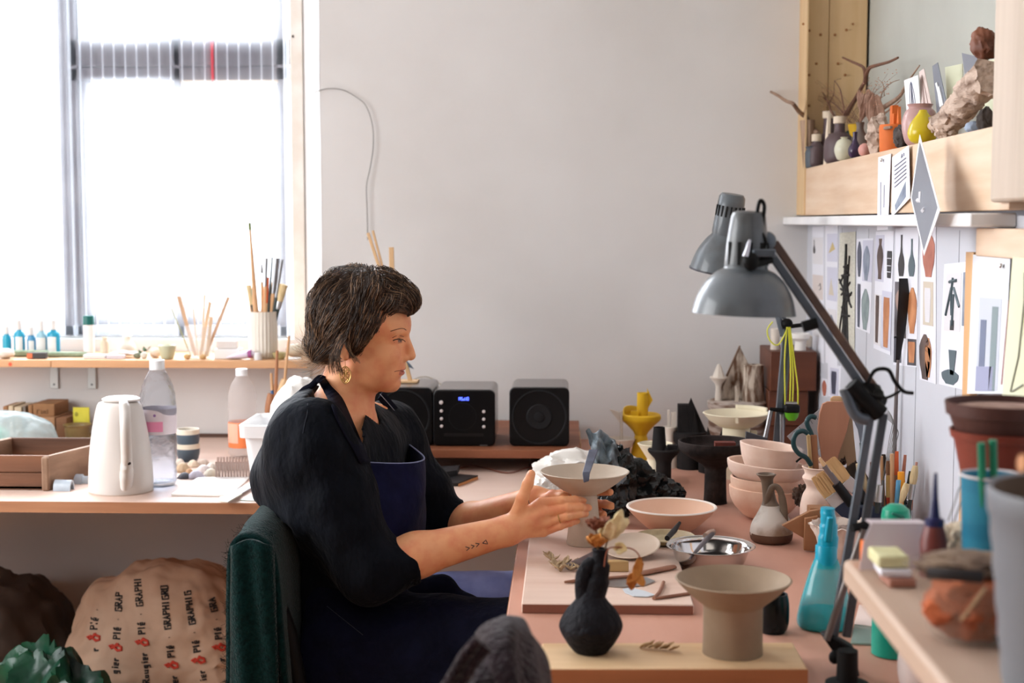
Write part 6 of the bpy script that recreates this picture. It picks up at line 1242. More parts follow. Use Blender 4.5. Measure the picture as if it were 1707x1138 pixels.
flat('wooden_spatula', 'tan wooden spatula with a hole, leaning outward behind the paddle', 'spatula', [(1404,690),(1420,684),(1424,730),(1430,790),(1416,795),(1408,760),(1392,800),(1384,800)], .016, .004, wood('spat_tan', (176,146,114), (156,126,96), 'z'))
flat('wooden_ruler', 'short thick wooden ruler standing in the waisted vase', 'ruler', [(1345,725),(1351,725),(1356,795),(1350,795)], -.018, .010, mat('ruler_yellow', (204,170,118), .6))
flat('wooden_block', 'reddish wooden strip standing against the ruler in the waisted vase', 'strip', [(1351.5,725),(1362,725),(1366,796),(1357,796)], -.014, .010, m_wood_m)
# scissors
t = thing('scissors', 'pair of scissors with dark green loop handles, upside down in the waisted vase', 'scissors', V_(1360, 800, .0)); mg_ = mat('scissor_green', (24,62,66), .35)
def loop(pts, nm): M().tube(sm3([V_(x, y, dy) for x, y, dy in pts], 6), .0052, 10).build(nm, mg_, t)
loop([(1346,722,-.022),(1338,718,-.024),(1328,722,-.024),(1323,732,-.024),(1324,745,-.024),(1332,756,-.024),(1344,763,-.022),(1352,775,-.018)], 'handle')
loop([(1360,696,-.004),(1352,694,-.005),(1346,700,-.006),(1346,708,-.006),(1352,722,-.006),(1358,740,-.006),(1360,760,-.006)], 'handle')
M().prism([V_(1350,772,-.012), V_(1358,760,-.012), V_(1364,800,-.012), V_(1360,800,-.012)], (0,.002,0)).build('blade', m_steel2, t)
# clear set square leaning behind
P = [V_(1312,727,.05), V_(1368,680,.05), V_(1374,740,.05), V_(1345,768,.05)]
o = tag(M().prism(P, (0,.002,0)).build('set_square', thin_plastic('clear_acrylic', (206,208,214), .55), loc=P[0]), 'clear plastic set square leaning behind the scissors', 'set square')
q = M()
for k in range(5): q.tube([P[0].lerp(P[1], .2+.15*k)+Vector((0,-.0012,0)), P[0].lerp(P[1], .2+.15*k)+Vector((.008,-.0012,-.012))], .0006, 4)
q.build('scale_marks', mat('scale_grey', (90,90,96), .6), o)
tag(M().tube(sm3([V_(1327,770,.03), V_(1334,764,.03), V_(1340,761,.03)]), .0022, 8).build('wire', m_rubber, loc=V_(1327,770,.03)), 'short black wire end sticking out between the bowl stack and the scissors', 'wire')
lump_c = onz(1352, 850, TZ); 
# big flat brushes
jY = 2.70
jar_c = onz(1468, 916, TZ); jY = jar_c.y; s = mpp(jY)
pot('brush_jar', 'dark navy jar crammed with brushes, behind the turquoise spray bottle', 'jar', 1462, 914, [(44,0),(50,6),(54,40),(54,72),(52,80)], mat('navy_glaze', (30,38,62), .35, (20,26,46), ns=8), z=TZ, t=5)
J = lambda px, py, dy=0: at(px, py, jY+dy)
def bigbrush(label, tip, fer0, fer1, end, w_, dy, mb, mh):
    """flat brush: bristle end -> ferrule -> handle"""
    t = thing('flat_brush', label, 'brush', J(end[0], end[1], dy), 'flat brushes by the brush jar'); s_ = mpp(jY)
    def seg(a, b, wa, wb, th, nm, m):
        A = J(a[0], a[1], dy); B = J(b[0], b[1], dy); ax = (B-A).normalized(); sd = ax.cross(Vector((0,1,0))).normalized()
        M().prism([A-sd*(wa*s_*.5), A+sd*(wa*s_*.5), B+sd*(wb*s_*.5), B-sd*(wb*s_*.5)], (0,th,0)).build(nm, m, t, bevel=.0012)
    A = J(tip[0], tip[1], dy); B = J(fer0[0], fer0[1], dy); ax = (B-A).normalized(); sd = ax.cross(Vector((0,1,0))).normalized(); q = M(); rn = random.Random(int(w_*7))
    for k in range(320):
        u = rn.uniform(-.5, .5); v = rn.uniform(0, 1); L0 = rn.uniform(-.004, .003); a = A+sd*(u*w_*s_*.86+rn.uniform(-.001,.001))+Vector((0,.012*v,0))-ax*L0; b2 = B+sd*(u*w_*s_*.96)+Vector((0,.012*v,0))
        q.tube([b2, b2.lerp(a, .5)+sd*(u*.003), a], [.0008, .0008, .0004], 3)
    q.build('bristles', mb, t); seg(fer0, fer1, w_, w_*.96, .014, 'ferrule', m_fer); seg(fer1, end, w_*.9, 8, .012, 'handle', mh)
m_brush_t = mat('bristle_tan', (222,182,130), .85)
bigbrush('wide flat brush with tan bristles splayed over the waisted vase', (1364,793), (1386,824), (1400,842), (1440,890), 26, -.05, m_brush_t, mat('navy_handle', (26,34,60), .4))
bigbrush('second wide brush with golden bristles, above and behind the first', (1385,768), (1410,801), (1427,815), (1462,858), 22, -.015, m_brush_t, mat('black_handle', (24,24,26), .4))
bigbrush('black-bristled brush leaning in the brush jar behind the golden one', (1420,776), (1440,806), (1450,816), (1470,856), 24, .03, m_brk, m_h4)
t = thing('craft_knife', 'black-handled knife with a brown blade guard lying across the wide brush', 'knife', J(1400,824,-.07)); M().tube([J(1366,763,-.066), J(1372,772,-.066), J(1384,788,-.066)], [.003,.004,.005], 8).build('tip', m_wood_l, t)
M().tube([J(1374,776,-.066), J(1396,806,-.066)], [.0052,.006], 10).build('guard', mat('guard_grey', (110,100,100), .4), t); M().tube([J(1394,806,-.068), J(1420,840,-.068)], [.0095,.010], 10).build('handle', m_plastic_k, t)
# dried seed heads, bark
lumpm = mat('bark_brown', (92,72,60), .9, (60,46,40), ns=30)
def lump3(name, label, cat, p, r, m, rough=.3, seed=0, z0=None):
    b = M().ball(p, r, sub=4, rough=rough, sc=8, seed=seed)
    if z0 is not None:
        for q in b.v: q.z = max(q.z, z0)
    return tag(b.build(name, m, loc=p), label, cat)
lump3('pine_cone', 'dark brown dry cone tucked behind the waisted vase, beside the paddle', 'cone', V_(1402,764,.03), (.014,.014,.012), lumpm, .5, 3)
lump3('bark_lump', 'rough brown lump of bark between the bowl stack and the waisted vase', 'bark', at(1335,826,2.97), (.014,.016,.022), lumpm, .5, 7)
# brushes and tools standing in the jar
def jt(label, name, cat, top, bot, parts, dy=0):
    B = J(bot[0], bot[1], dy); A = J(top[0], top[1], dy); s_ = mpp(jY); t = thing(name, label, cat, B, 'brushes and tools in the navy jar')
    for t0, t1, w0, w1, m, nm in parts:
        pts = [B.lerp(A, t0+(t1-t0)*k/5) for k in range(6)]
        rr = [(w0+(w1-w0)*k/5)*s_/2*(1 if nm != 'bristles' else (.85+.3*math.sin(math.pi*k/5))) for k in range(6)]; M().tube(pts, [(r, r*.75) for r in rr], 12, flat=Vector((0,1,0))).build(nm, m, t)
    return t
W1 = m_h4; OR = mat('bright_orange', (246,160,30), .45); BLU = mat('sky_blue', (96,164,206), .45)
jt('pale flat stick standing beside the lamp arm in the brush jar', 'craft_stick', 'stick', (1469,760), (1474,850), [(0,1,6,6,W1,'shaft')], .01)
jt('dark round-tipped brush behind the pale flat stick in the brush jar', 'brush', 'brush', (1473,757), (1470,850), [(0,.7,6,6,m_h5,'handle'),(.7,1,9,8,m_brk,'bristles')], .03)
jt('brown-haired round brush with a gold ferrule in the brush jar', 'brush', 'brush', (1480,768), (1481,852), [(0,.28,6,7,mat('red_handle', (186,66,44), .4),'handle'),(.28,.72,8,7,mat('gold_ferrule', (202,170,108), .3, metal=.8),'ferrule'),(.72,1,7,6,mat('bristle_brown', (120,82,56), .9),'bristles')], -.01)
jt('plain wide wooden stick, tallest in the brush jar', 'craft_stick', 'stick', (1487,756), (1487,850), [(0,1,8,7,W1,'shaft')], -.012)
jt('orange-brown wooden brush handle at the centre of the brush jar', 'brush', 'brush', (1495,752), (1492,850), [(0,.6,7,8,m_wood_m,'grip'),(.6,1,9,6,m_h2,'handle')], .015)
jt('bright orange plastic knob-ended tool in the brush jar', 'craft_tool', 'tool', (1502,786), (1503,850), [(0,.62,7,9,OR,'handle'),(.62,1,13,11,OR,'knob')], -.025)
jt('sky blue plastic tool in front of the orange knob', 'craft_tool', 'tool', (1498,800), (1494,850), [(0,1,8,8,BLU,'handle')], -.04)
jt('red-brown tapered handle leaning out of the brush jar', 'brush', 'brush', (1509,758), (1500,850), [(0,.55,7,8,m_h2,'handle'),(.55,1,7,5,mat('handle_pinkbrown', (196,130,106), .5),'tip')], .02)
jt('cream-bristled round brush at the outer side of the brush jar', 'brush', 'brush', (1526,776), (1514,856), [(0,.3,6,7,m_h5,'handle'),(.3,.62,10,11,m_fer,'ferrule'),(.62,1,13,10,m_br,'bristles')], -.03)
jt('slim brush with a pink-tipped handle above the cream-bristled one', 'brush', 'brush', (1528,770), (1518,850), [(0,1,5,4,mat('pink_wood', (206,150,130), .5),'handle')], .01)
jt('slim navy brush handle beside the cream bristles in the brush jar', 'brush', 'brush', (1517,785), (1506,850), [(0,1,5,4,m_h5,'handle')], -.02)
jt('short chunky brush with splayed pale bristles low in the brush jar', 'brush', 'brush', (1512,806), (1496,856), [(0,.4,6,7,W1,'handle'),(.4,1,9,12,m_br,'bristles')], -.05)
jt('silver-ferruled brush low beside the lamp arm in the brush jar', 'brush', 'brush', (1466,808), (1462,855), [(0,.4,8,10,m_h5,'handle'),(.4,1,14,12,m_fer,'ferrule')], -.05)
jt('broad dark wooden handle half hidden by the lamp arm', 'craft_tool', 'tool', (1455,770), (1458,850), [(0,1,9,10,m_wood_d,'handle')], .02)
jt('pale fluffy-ended brush beside the lamp arm in the brush jar', 'brush', 'brush', (1432,772), (1452,856), [(0,.5,6,7,W1,'handle'),(.5,1,10,14,m_br,'bristles')], -.0)
jt('grey triangular-headed scraper rising beside the lamp joint', 'scraper', 'tool', (1432,700), (1444,850), [(0,.75,5,5,m_h5,'handle')], .03)
o = bpy.data.objects['scraper.001'] if 'scraper.001' in bpy.data.objects else bpy.data.objects['scraper']
M().prism([J(1420,694,.03), J(1425,693,.03), J(1440,702,.03), J(1438,736,.03), J(1434,738,.03), J(1430,716,.03)], (0,.003,0)).build('blade', mat('scraper_grey', (104,112,124), .4), o)
# wooden angle pieces and the paper-pulp bowl
c = onz(1352, 918, TZ); Y2 = c.y; K = lambda px, py, dy=0: at(px, py, Y2+dy)
t = thing('wooden_bracket', 'brown plywood angle bracket standing beside the loop-handled jug', 'bracket', c); mp_ = wood('ply_brown', (166,118,82), (142,96,64), 'x', ns=12)
M().prism([K(1304,876), K(1350,852), K(1372,848), K(1372,864), K(1345,900)], (0,.012,0)).build('side', mp_, t, bevel=.001); M().prism([K(1342,864,-.012), K(1364,860,-.012), K(1362,919,-.012), K(1340,917,-.012)], (0,.010,0)).build('upright', mp_, t, bevel=.001); M().box(K(1350,858,.014), K(1384,841,.05)).build('block', mp_, t, bevel=.001)
c = onz(1396, 936, TZ); s = mpp(c.y); b = M().lathe(hollow([(r*s,h*s) for r,h in smoothprof([(22,0),(28,14),(40,50),(48,66)], 4)], 4*s), c, 60)
for p in b.v:
    h = (p.z-c.z)/s; k = max(0, min(1, (h-34)/30)); p += Vector((noise.noise(p*90), noise.noise(p*90+Vector((5,0,0))), noise.noise(p*70+Vector((0,5,0)))*1.5))*.006*k
tag(b.build('paper_bowl', mat('paper_pulp', (226,210,198), .9, (200,182,168), ns=30, bump=.6, bs=80), loc=c), 'rough white paper-pulp bowl with a torn rim, behind the spray bottle', 'bowl')
lump3('clay_crumb', 'grey-brown lump of dry clay inside the paper-pulp bowl', 'clay', c+Vector((.012,0,.052)), (.026,.022,.016), mat('dry_clay_grey', (150,132,122), .9, (120,104,96), ns=30), .3, 4)
# turquoise spray bottle
c = onz(1375, 1046, TZ); s = mpp(c.y); t = thing('spray_bottle', 'turquoise conical spray bottle with an upright trigger nozzle', 'bottle', c)
ms = bpy.data.materials.new('turquoise_clear'); ms.use_nodes = True; bb = ms.node_tree.nodes['Principled BSDF']; bb.inputs['Base Color'].default_value = lin((44,178,190)); bb.inputs['Roughness'].default_value = .12; bb.inputs['Alpha'].default_value = .62
pr = smoothprof([(40,0),(46,5),(47,18),(42,44),(34,74),(27,98),(22,112),(20,118)], 4)
M().lathe([(0,0)]+[(r*s,h*s) for r,h in pr]+[(18*s,118*s)], c, 48, ey=.8).build('body', ms, t)
M().lathe([(0,2*s),(43*s,4*s),(44*s,18*s),(42*s,32*s),(0,32*s)], c, 40, ey=.78).build('water', ms, t)
mt_ = mat('turquoise_plastic', (0,150,178), .35)
M().lathe([(0,104*s),(18*s,104*s),(18.5*s,112*s),(18*s,140*s),(17*s,142*s),(0,142*s)], c, 36).build('collar', mt_, t)
S = lambda x, h, dy=0: c+Vector(((x-1375)*s, dy, h*s))
M().tube(sm3([S(1377,138), S(1378,156), S(1378,176), S(1377,188), S(1376,198), S(1376,206)]), [(17*s,15*s)]*6+[(15*s,15*s)]*5+[(13*s,14*s)]*5+[(12*s,16*s)]*5+[(11.5*s,15*s)]*4+[(7*s,10*s)], 20).build('nozzle', mt_, t)
M().prism([S(1369,150,-.016), S(1381,150,-.016), S(1380,196,-.036), S(1370,196,-.036)], (0,.012,0)).build('trigger', mt_, t, bevel=.002)
# green flip-top bottle
c = onz(1488, 1090, TZ); s = mpp(c.y); t = thing('green_bottle', 'opaque sea-green squeeze bottle with a flip cap, standing under the plank', 'bottle', c); mgn = mat('sea_green', (16,160,136), .35)
M().lathe([(0,0)]+[(r*s,h*s) for r,h in smoothprof([(32,0),(35,4),(35.5,20),(35,180),(33,204),(27,218),(24,222)], 4)]+[(0,222*s)], c, 44).build('body', mgn, t)
M().lathe([(0,221*s),(23.5*s,221*s),(24*s,236*s),(22*s,248*s),(12*s,256*s),(0,257*s)], c, 36).build('cap', mat('sea_green_cap', (18,150,118), .3), t)
M().tube([S(1478,0)]*0+[c+Vector((-12*s,-.022,246*s)), c+Vector((8*s,-.022,238*s))], [.002,.003], 8).build('spout', mat('sea_green_dark', (10,110,92), .4), t)
o = pot('white_flask', 'white rounded flask with a clay-pink base, under the plank', 'bottle', 1540, 1150, [(30,0),(40,10),(44,40),(40,70),(20,90),(16,100)], mat('white_pink_flask', (220,206,200), .5), z=TZ)
P = [onz(1424,1044,TZ+.001), onz(1470,1050,TZ+.001), onz(1468,1076,TZ+.001), onz(1418,1074,TZ+.001)]; tag(M().prism(P, (0,0,.004)).build('glass_sheet', thin_plastic('green_glass', (170,196,186), .6), loc=P[0], bevel=.001), 'small sheet of greenish glass lying on the table by the lamp foot', 'glass sheet')
c = onz(1452, 1010, TZ); m = M()
for k in range(9): crumple_leaf(m, c+Vector((-.015+.004*k, .01*math.sin(k), .014+.008*(k % 3))), .03, .007, (math.cos(k*1.9), math.sin(k*1.9), .5), (0,0,1), .5, seed=k+50)
tag(m.build('dried_flower', mat('dried_yellow', (204,176,110), .8, (120,86,60), ns=40), loc=c, solid=.0006), 'small dry yellowish flower head on the table behind the lamp foot', 'flower')
P = [onz(1424,1040,TZ+.0004), onz(1432,1008,TZ+.0004), onz(1475,1012,TZ+.0004), onz(1470,1046,TZ+.0004)]; tag(M().prism(P, (0,0,.0006)).build('paper_scrap', mat('blush_paper', (228,206,196), .8), loc=P[0]), 'blush pink paper scrap on the table between lamp foot and green bottle', 'paper')
# ================================================================ things standing on the plank
PZ2 = PZ+.0006
def pl_pos(px, Y): return Vector((at(px, 900, Y).x, Y, PZ2))
# white translucent wrapper with orange inside
Y = 1.655; s = mpp(Y); c = pl_pos(1485, Y); t = thing('plastic_wrapper', 'folded translucent white plastic sleeve with something orange inside, at the end of the plank', 'packaging', c)
mw_ = mat('sleeve_white', (226,212,216), .35, alpha=.86); zt1 = at(1485, 870, Y).z-PZ2
m = M(); prof = [(-.040,.0),(-.034,zt1*.55),(-.020,zt1*.98),(0.0,zt1),(.044,zt1*.98)]
x0 = c.x; 
m.prism([c+Vector((-.042,-.030,0)), c+Vector((-.036,-.02,zt1*.6)), c+Vector((-.026,-.012,zt1)), c+Vector((.038,-.012,zt1)), c+Vector((.038,-.03,.003)), c+Vector((-.02,-.03,.001))], (0,.0012,0)); m.prism([c+Vector((-.026,-.012,zt1)), c+Vector((.038,-.012,zt1)), c+Vector((.038,.02,zt1*.96)), c+Vector((-.026,.02,zt1*.96))], (0,0,.0012))
m.build('sleeve', mw_, t); M().box(c+Vector((-.034,-.012,.002)), c+Vector((-.026,.006,zt1*.55))).build('orange_insert', mat('insert_orange', (244,120,30), .5), t)
# sponge, white pad, red-brown block
def slabp(name, label, cat, px0, px1, Y, d, z0, h, m, rot=0, bevel=.002):
    x0 = at(px0, 930, Y).x; x1 = at(px1, 930, Y).x; c = Vector(((x0+x1)/2, Y, z0)); return tag(M().box(c+Vector((-(x1-x0)/2,0,0)), c+Vector(((x1-x0)/2,d,h)), rot=Matrix.Rotation(rot, 3, 'Z')).build(name, m, loc=c, bevel=bevel), label, cat)
slabp('wood_offcut', 'red-brown offcut at the bottom of the little stack by the plastic sleeve', 'block', 1482, 1528, 1.545, .045, PZ2, .010, mat('offcut_red', (164,112,94), .7), .05)
slabp('white_pad', 'white pad between the red-brown offcut and the yellow sponge', 'pad', 1470, 1522, 1.55, .045, PZ2+.0105, .008, mat('pad_white', (226,222,228), .6), -.04)
o = slabp('sponge', 'pale yellow sponge with a tan underside, on top of the little stack', 'sponge', 1463, 1516, 1.555, .05, PZ2+.019, .014, mat('sponge_yellow', (216,212,168), .9, (206,200,150), ns=60), .03, .003)
# maroon bottle with navy spike
Y = 1.60; s = mpp(Y); c = pl_pos(1557, Y); t = thing('spiked_bottle', 'small maroon bottle with a long navy spike cap, between the sleeve and the blue cup', 'bottle', c)
z2 = at(1557, 874, Y).z-PZ2; z3 = at(1557, 788, Y).z-PZ2
M().lathe([(0,0),(23*s,0),(22*s,z2*.7),(15*s,z2),(0,z2)], c, 32).build('body', mat('maroon_plastic', (112,52,46), .4), t); M().lathe([(0,z2*.98),(16*s,z2*.98),(16*s,z2+.006),(9*s,z2+.008),(5*s,z3*.75),(2.5*s,z3),(0,z3)], c, 24).build('spike_cap', mat('navy_plastic', (34,36,82), .35), t)
# pale brushes & scraps behind it
Y = 1.69; t = thing('wire_loop_tool', 'bent wire loop tool standing by the blue cup', 'tool', pl_pos(1592, Y)); M().tube(sm3([at(1586,880,Y), at(1600,842,Y), at(1608,815,Y), at(1600,812,Y), at(1592,836,Y), at(1580,868,Y)]), .0008, 6).build('wire', m_wirew, t); M().tube([pl_pos(1578,Y), at(1584,874,Y)], .0035, 8).build('handle', m_wood_l, t)
b = lump3('crumpled_rag', 'small crumpled cream rag with dark marks beside the blue cup', 'rag', pl_pos(1596,1.66)+Vector((0,0,.022)), (.022,.018,.026), mat('rag_cream', (206,190,166), .9, (76,66,70), ns=26, lo=.55, hi=.68), .35, 12, z0=PZ2)
# blue cup with green sticks
Y = 1.575; s = mpp(Y); c = pl_pos(1650, Y); zr = at(1650, 792, Y).z-PZ2
o = M().lathe(hollow([(40*s,0),(42*s,.004),(50*s,zr*.97),(51.5*s,zr)], 2.5*s), c, 48).build('blue_cup', mat('painted_blue', (14,108,138), .5, (44,134,160), ns=6, st=(.4,.4,4)), loc=c); tag(o, 'blue painted cup with brush streaks and pale rim, in front of the brown plant pots', 'cup')
M().lathe([(51*s,zr-.001),(52.5*s,zr),(51*s,zr+.002),(49*s,zr)], c, 48).build('rim', mat('cup_rim', (206,196,196), .4), o)
for k, (px, top) in enumerate([(1636,738),(1655,733)]):
    A = at(px, top, Y-.028); B = Vector((at(px+1, 800, Y).x, Y-.018, PZ2+.02)); tag(M().tube([A, B], [.0045,.0045], 10).build('green_stick', mat('green_plastic_stick', (20,124,92), .4), loc=B), ['green plastic stick standing in the blue cup, the shorter one','green plastic stick standing in the blue cup, the taller one'][k], 'stick')
A = at(1623, 752, Y-.03); A2 = at(1606, 774, Y-.034)
# nested brown plant pots standing behind on a clear tub
Y = 1.68; s = mpp(Y); c = pl_pos(1668, Y+.04); zt0_ = at(1650, 786, Y+.04).z-PZ2
o = M().lathe(hollow([(62*s,0),(66*s,zt0_)], 2*s), c, 40).build('clear_tub', thin_plastic('clear_tub_plastic', (226,220,222), .4), loc=c); tag(o, 'clear plastic tub under the brown plant pots, behind the blue cup', 'tub')
def ppot(label, z0, r0, r1, h, rimh, m, mi, py):
    q = c+Vector((0,0,z0)); t = thing('plant_pot', label, 'plant pot', q, 'brown plant pots over the blue cup')
    M().lathe(hollow([(r0*s,0),(r1*s,h-rimh),(r1*1.06*s,h-rimh+.001),(r1*1.09*s,h)], 3.5*s), q, 56).build('body', m, t)
    if mi: M().lathe([(0,h*.9),(r1*.93*s,h*.89)], q, 40).build('soil', mat('dry_soil', (176,148,134), .9, (146,116,102), ns=40), t)
    return t
ppot('rust-red plant pot, the lower of the two nested pots', zt0_+.001, 70, 82, .050, .010, mat('rust_plastic', (134,58,40), .45, (112,44,30), ns=5), 0, 0)
ppot('dark brown plant pot nested in the top of the rust-red one', zt0_+.021, 66, 90, .064, .016, mat('brown_plastic', (84,48,40), .5, (66,36,30), ns=5), 1, 0)
# glass dish of orange clay lumps
Y = 1.36; s = mpp(Y); c = pl_pos(1622, Y); zr = at(1600, 946, Y).z-PZ2
t = thing('clear_bowl', 'smeared clear plastic bowl holding rusty clay lumps, beside the big grey bucket', 'bowl', c)
M().lathe(hollow([(r*s,h) for r,h in [(62,0),(68,.004),(96,zr*.9),(112,zr)]], 2*s), c, 52).build('body', thin_plastic('smeared_plastic', (206,190,172), .14), t)
mo_ = mat('rusty_clay', (196,104,62), .9, (150,74,44), ns=16, bump=.7, bs=60)
lump3('clay_lump', 'big rusty orange clay lump in the clear bowl', 'clay lump', c+Vector((-.002,-.010,.034)), (.044,.034,.032), mo_, .2, 3); lump3('clay_lump', 'brownish-grey clay scrap heaped over the orange lump in the clear bowl', 'clay lump', c+Vector((.002,.012,.068)), (.052,.036,.012), mat('grey_scrap', (130,108,88), .9, (104,84,70), ns=20), .25, 9); lump3('clay_lump', 'black charred lump low in the clear bowl', 'clay lump', c+Vector((.024,-.02,.016)), (.018,.012,.014), mat('charred', (46,38,36), .9), .3, 5)
tag(M().tube([c+Vector((-.02,-.04,.028)), c+Vector((.0,-.044,.06))], .0018, 8).build('straw', m_wood_l, loc=c+Vector((-.02,-.04,.028))), 'thin pale splint leaning against the orange clay lump in the clear bowl', 'stick')
tag(M().tube(sm3([c+Vector((-.05,-.03,zr+.0015)), c+Vector((-.03,-.044,zr+.004)), c+Vector((-.004,-.05,zr+.0035))]), [(.003,.006)]*11, 10).build('dark_rib', mat('rib_dark', (44,40,42), .5), loc=c+Vector((-.03,-.04,zr))), 'dark curved rib tool lying on the edge of the clear bowl', 'tool')
# grey bucket with wooden spoon handle
Y = 1.20; s = mpp(Y); xl = at(1650, 830, Y).x; R_ = .092; c = Vector((xl+R_, Y, PZ2)); zr = at(1655, 822, Y).z-PZ2
t = thing('grey_bucket', 'big ribbed grey plastic bucket with a mud-brown inside, at the open end of the plank', 'bucket', c); mg3 = mat('bucket_grey', (112,114,119), .5)
P = [(R_*.80,0)]+[(R_*(.80+.155*k/10)+(.0012 if k % 2 else 0), zr*.86*k/10) for k in range(1, 11)]+[(R_*.985, zr*.9),(R_, zr)]
M().lathe([(0,0)]+P+[(R_*.99,zr+.004),(R_*.94,zr+.002)], c, 64).build('body', mg3, t); M().lathe([(R_*.94,zr+.002),(R_*.90,zr*.6),(R_*.80,.01),(0,.008)], c, 64).build('lining', mat('bucket_mud', (122,104,88), .7, (96,80,66), ns=6), t)
tag(M().tube([c+Vector((.0,-.02,.02)), c+Vector((.012,.01,zr+.02)), at(1702,772,Y)], [.006,.007,.008], 10).build('wooden_spoon', wood('spoon_wood', (206,140,84), (180,116,66), 'z'), loc=c+Vector((0,-.02,.02))), 'orange-brown wooden handle standing in the big grey bucket', 'spoon')
# ================================================================ chairs and the cloths hung over them
CX = at(389, 905, 2.455).x+.040
m_chb = mat('black_wood', (16,14,14), .5, spec=.2)
ch = thing('chair', 'dark chair the potter sits on, its back hidden under a green woollen throw', 'chair', (CX+.25, 2.70, 0)); mc = m_chb
SEATZ = .455
M().box((CX+.06, 2.47, SEATZ-.03), (CX+.50, 2.93, SEATZ)).build('seat', mc, ch, bevel=.008)
for x, y in ((CX+.09,2.49),(CX+.09,2.87),(CX+.45,2.49),(CX+.45,2.87)): M().box((x, y, 0), (x+.036, y+.036, SEATZ-.03)).build('leg', mc, ch, bevel=.004)
for y in (2.49, 2.87): M().tube([(CX+.085, y+.018, SEATZ-.02), (CX+.045, y+.018, .66), (CX, y+.018, .79)], .016, 10).build('back_post', mc, ch)
M().box((CX-.012, 2.49, .70), (CX+.010, 2.905, .79)).build('backrest', mc, ch, bevel=.006)
# throw folded over the chair back: thick felted sheet with layered edges
mtx = mat('green_wool', (9,42,41), .95, (5,29,29), ns=120, bump=.8, bs=260, sheen=.16, spec=.08)
th_ = thing('wool_throw', 'dark green fuzzy woollen throw folded over the chair back', 'throw', (CX, 2.70, .30))
def layer(off, dz, nm, y0=2.455, y1=2.925):
    A = [at(386-off*900*0, 904, y0)]
    path = [(CX-.060+off, .22), (CX-.056+off, .40), (CX-.050+off, .60), (CX-.046+off, .74), (CX-.040+off*.8, .822+dz), (CX-.022, .844+dz), (CX+.006-off*.6, .838+dz), (CX+.030-off, .80), (CX+.044-off, .64), (CX+.052-off, .48)]
    q = smoothprof(path, 5); m = M()
    def fn(u, v):
        i = u*(len(q)-1); a = q[int(min(i, len(q)-2))]; b = q[int(min(i, len(q)-2))+1]; f = i-int(min(i, len(q)-2)); x = a[0]+(b[0]-a[0])*f; z = a[1]+(b[1]-a[1])*f
        y = y0+(y1-y0)*v; return Vector((x+.006*noise.noise(Vector((x*9, y*14, z*5))), y, z+.005*noise.noise(Vector((x*9, y*10, 3)))+.018*math.sin(v*math.pi)*(1 if z > .7 else 0)))
    m.grid(fn, 56, 24); return m.build(nm, mtx, th_, solid=.012)
layer(0, 0, 'outer_fold'); layer(.018, -.016, 'inner_fold', 2.458, 2.92)
m = M()
def fe(u, v):
    z = .24+(.832-.24)*u; x0 = CX-.058+.018*u; x1 = CX+.050-.02*u; return Vector((x0+(x1-x0)*v, 2.452-.012*math.sin(v*math.pi)+.006*math.sin(v*9+u*4)+.003*noise.noise(Vector((v*4,u*8,0))), z+.012*math.sin(v*math.pi)*(u > .9)))
m.grid(fe, 30, 14); m.build('end_fold', mtx, th_, solid=.008)
fz = M(); rnd = random.Random(3)
for k in range(900):
    u = rnd.random(); z = .25+.585*u
    x = CX-.062+.02*u-.006+rnd.uniform(-.004,.03)*(1 if rnd.random() < .5 else 0); y = 2.449+rnd.uniform(-.001,.006)
    if k % 4 == 0: x = CX+rnd.uniform(-.04,.03); z = .842+rnd.uniform(-.004,.012); y = rnd.uniform(2.455,2.62)
    p = Vector((x, y, z)); d = Vector((rnd.uniform(-1,.3), rnd.uniform(-1,.2), rnd.uniform(-.6,.9))).normalized()*rnd.uniform(.004,.013); fz.tube([p, p+d*.5+Vector((0,0,rnd.uniform(-.003,.003))), p+d], .00028, 3)
o = fz.build('wool_fuzz', mtx, th_); o['kind'] = 'stuff'
# mauve fleece over another chair close by
Y = 1.60; fl = M()
P0 = at(842, 1036, Y); 
FB = thing('fleece_blanket', 'brownish mauve fleece blanket thrown over a chair back at the table edge', 'blanket', at(840, 1130, Y))
prof_px = [(745,1175),(760,1140),(778,1105),(800,1068),(822,1046),(843,1035),(862,1040),(876,1058),(890,1082),(900,1105),(908,1138),(914,1180)]
m = M(); q = smoothprof(prof_px, 4); n = len(q)
def fn2(u, v):
    i = min(n-1, int(round(u*(n-1)))); x, y = q[i]; d = (v-.5)*2; yy = Y+d*.10; p = at(x, y, Y); k = 1-abs(d)**2.2*.55; base = at(840, 1225, Y)
    p2 = base.lerp(p, .25+.75*max(0, k)); p2.y = yy
    fold = .010*math.sin(x*.16+d*5)*(1 if x < 840 else .5); return p2+Vector((fold*.5+.005*noise.noise(p2*16), -.02*(1-k)*0, .004*noise.noise(p2*22)+.006*math.sin(u*20+d*4)*.5))
m.grid(fn2, n-1, 30); m.build('outer_layer', mat('mauve_fleece', (50,37,43), .95, (36,26,31), ns=60, bump=1, bs=150, sheen=.3, spec=.08, bd=.01), FB, solid=.010)
for off in (0.0, .016):
    pts = [at(x-14+off*900, y+off*700, Y-.085) for x, y in [(748,1160),(768,1128),(788,1094),(812,1066)]]
    M().tube(sm3(pts), [.007]*16, 12).build('hem', MATS['mauve_fleece'], FB)
sc2 = thing('chair', 'plain chair under the mauve fleece beside the table edge', 'chair', (P0.x, Y, 0))
M().box((P0.x-.03, Y-.012, .80), (P0.x+.012, Y+.012, P0.z-.045)).build('backrest', mc, sc2, bevel=.006)
M().box((P0.x-.46, Y-.22, .43), (P0.x-.06, Y+.16, .455)).build('seat', mc, sc2, bevel=.006)
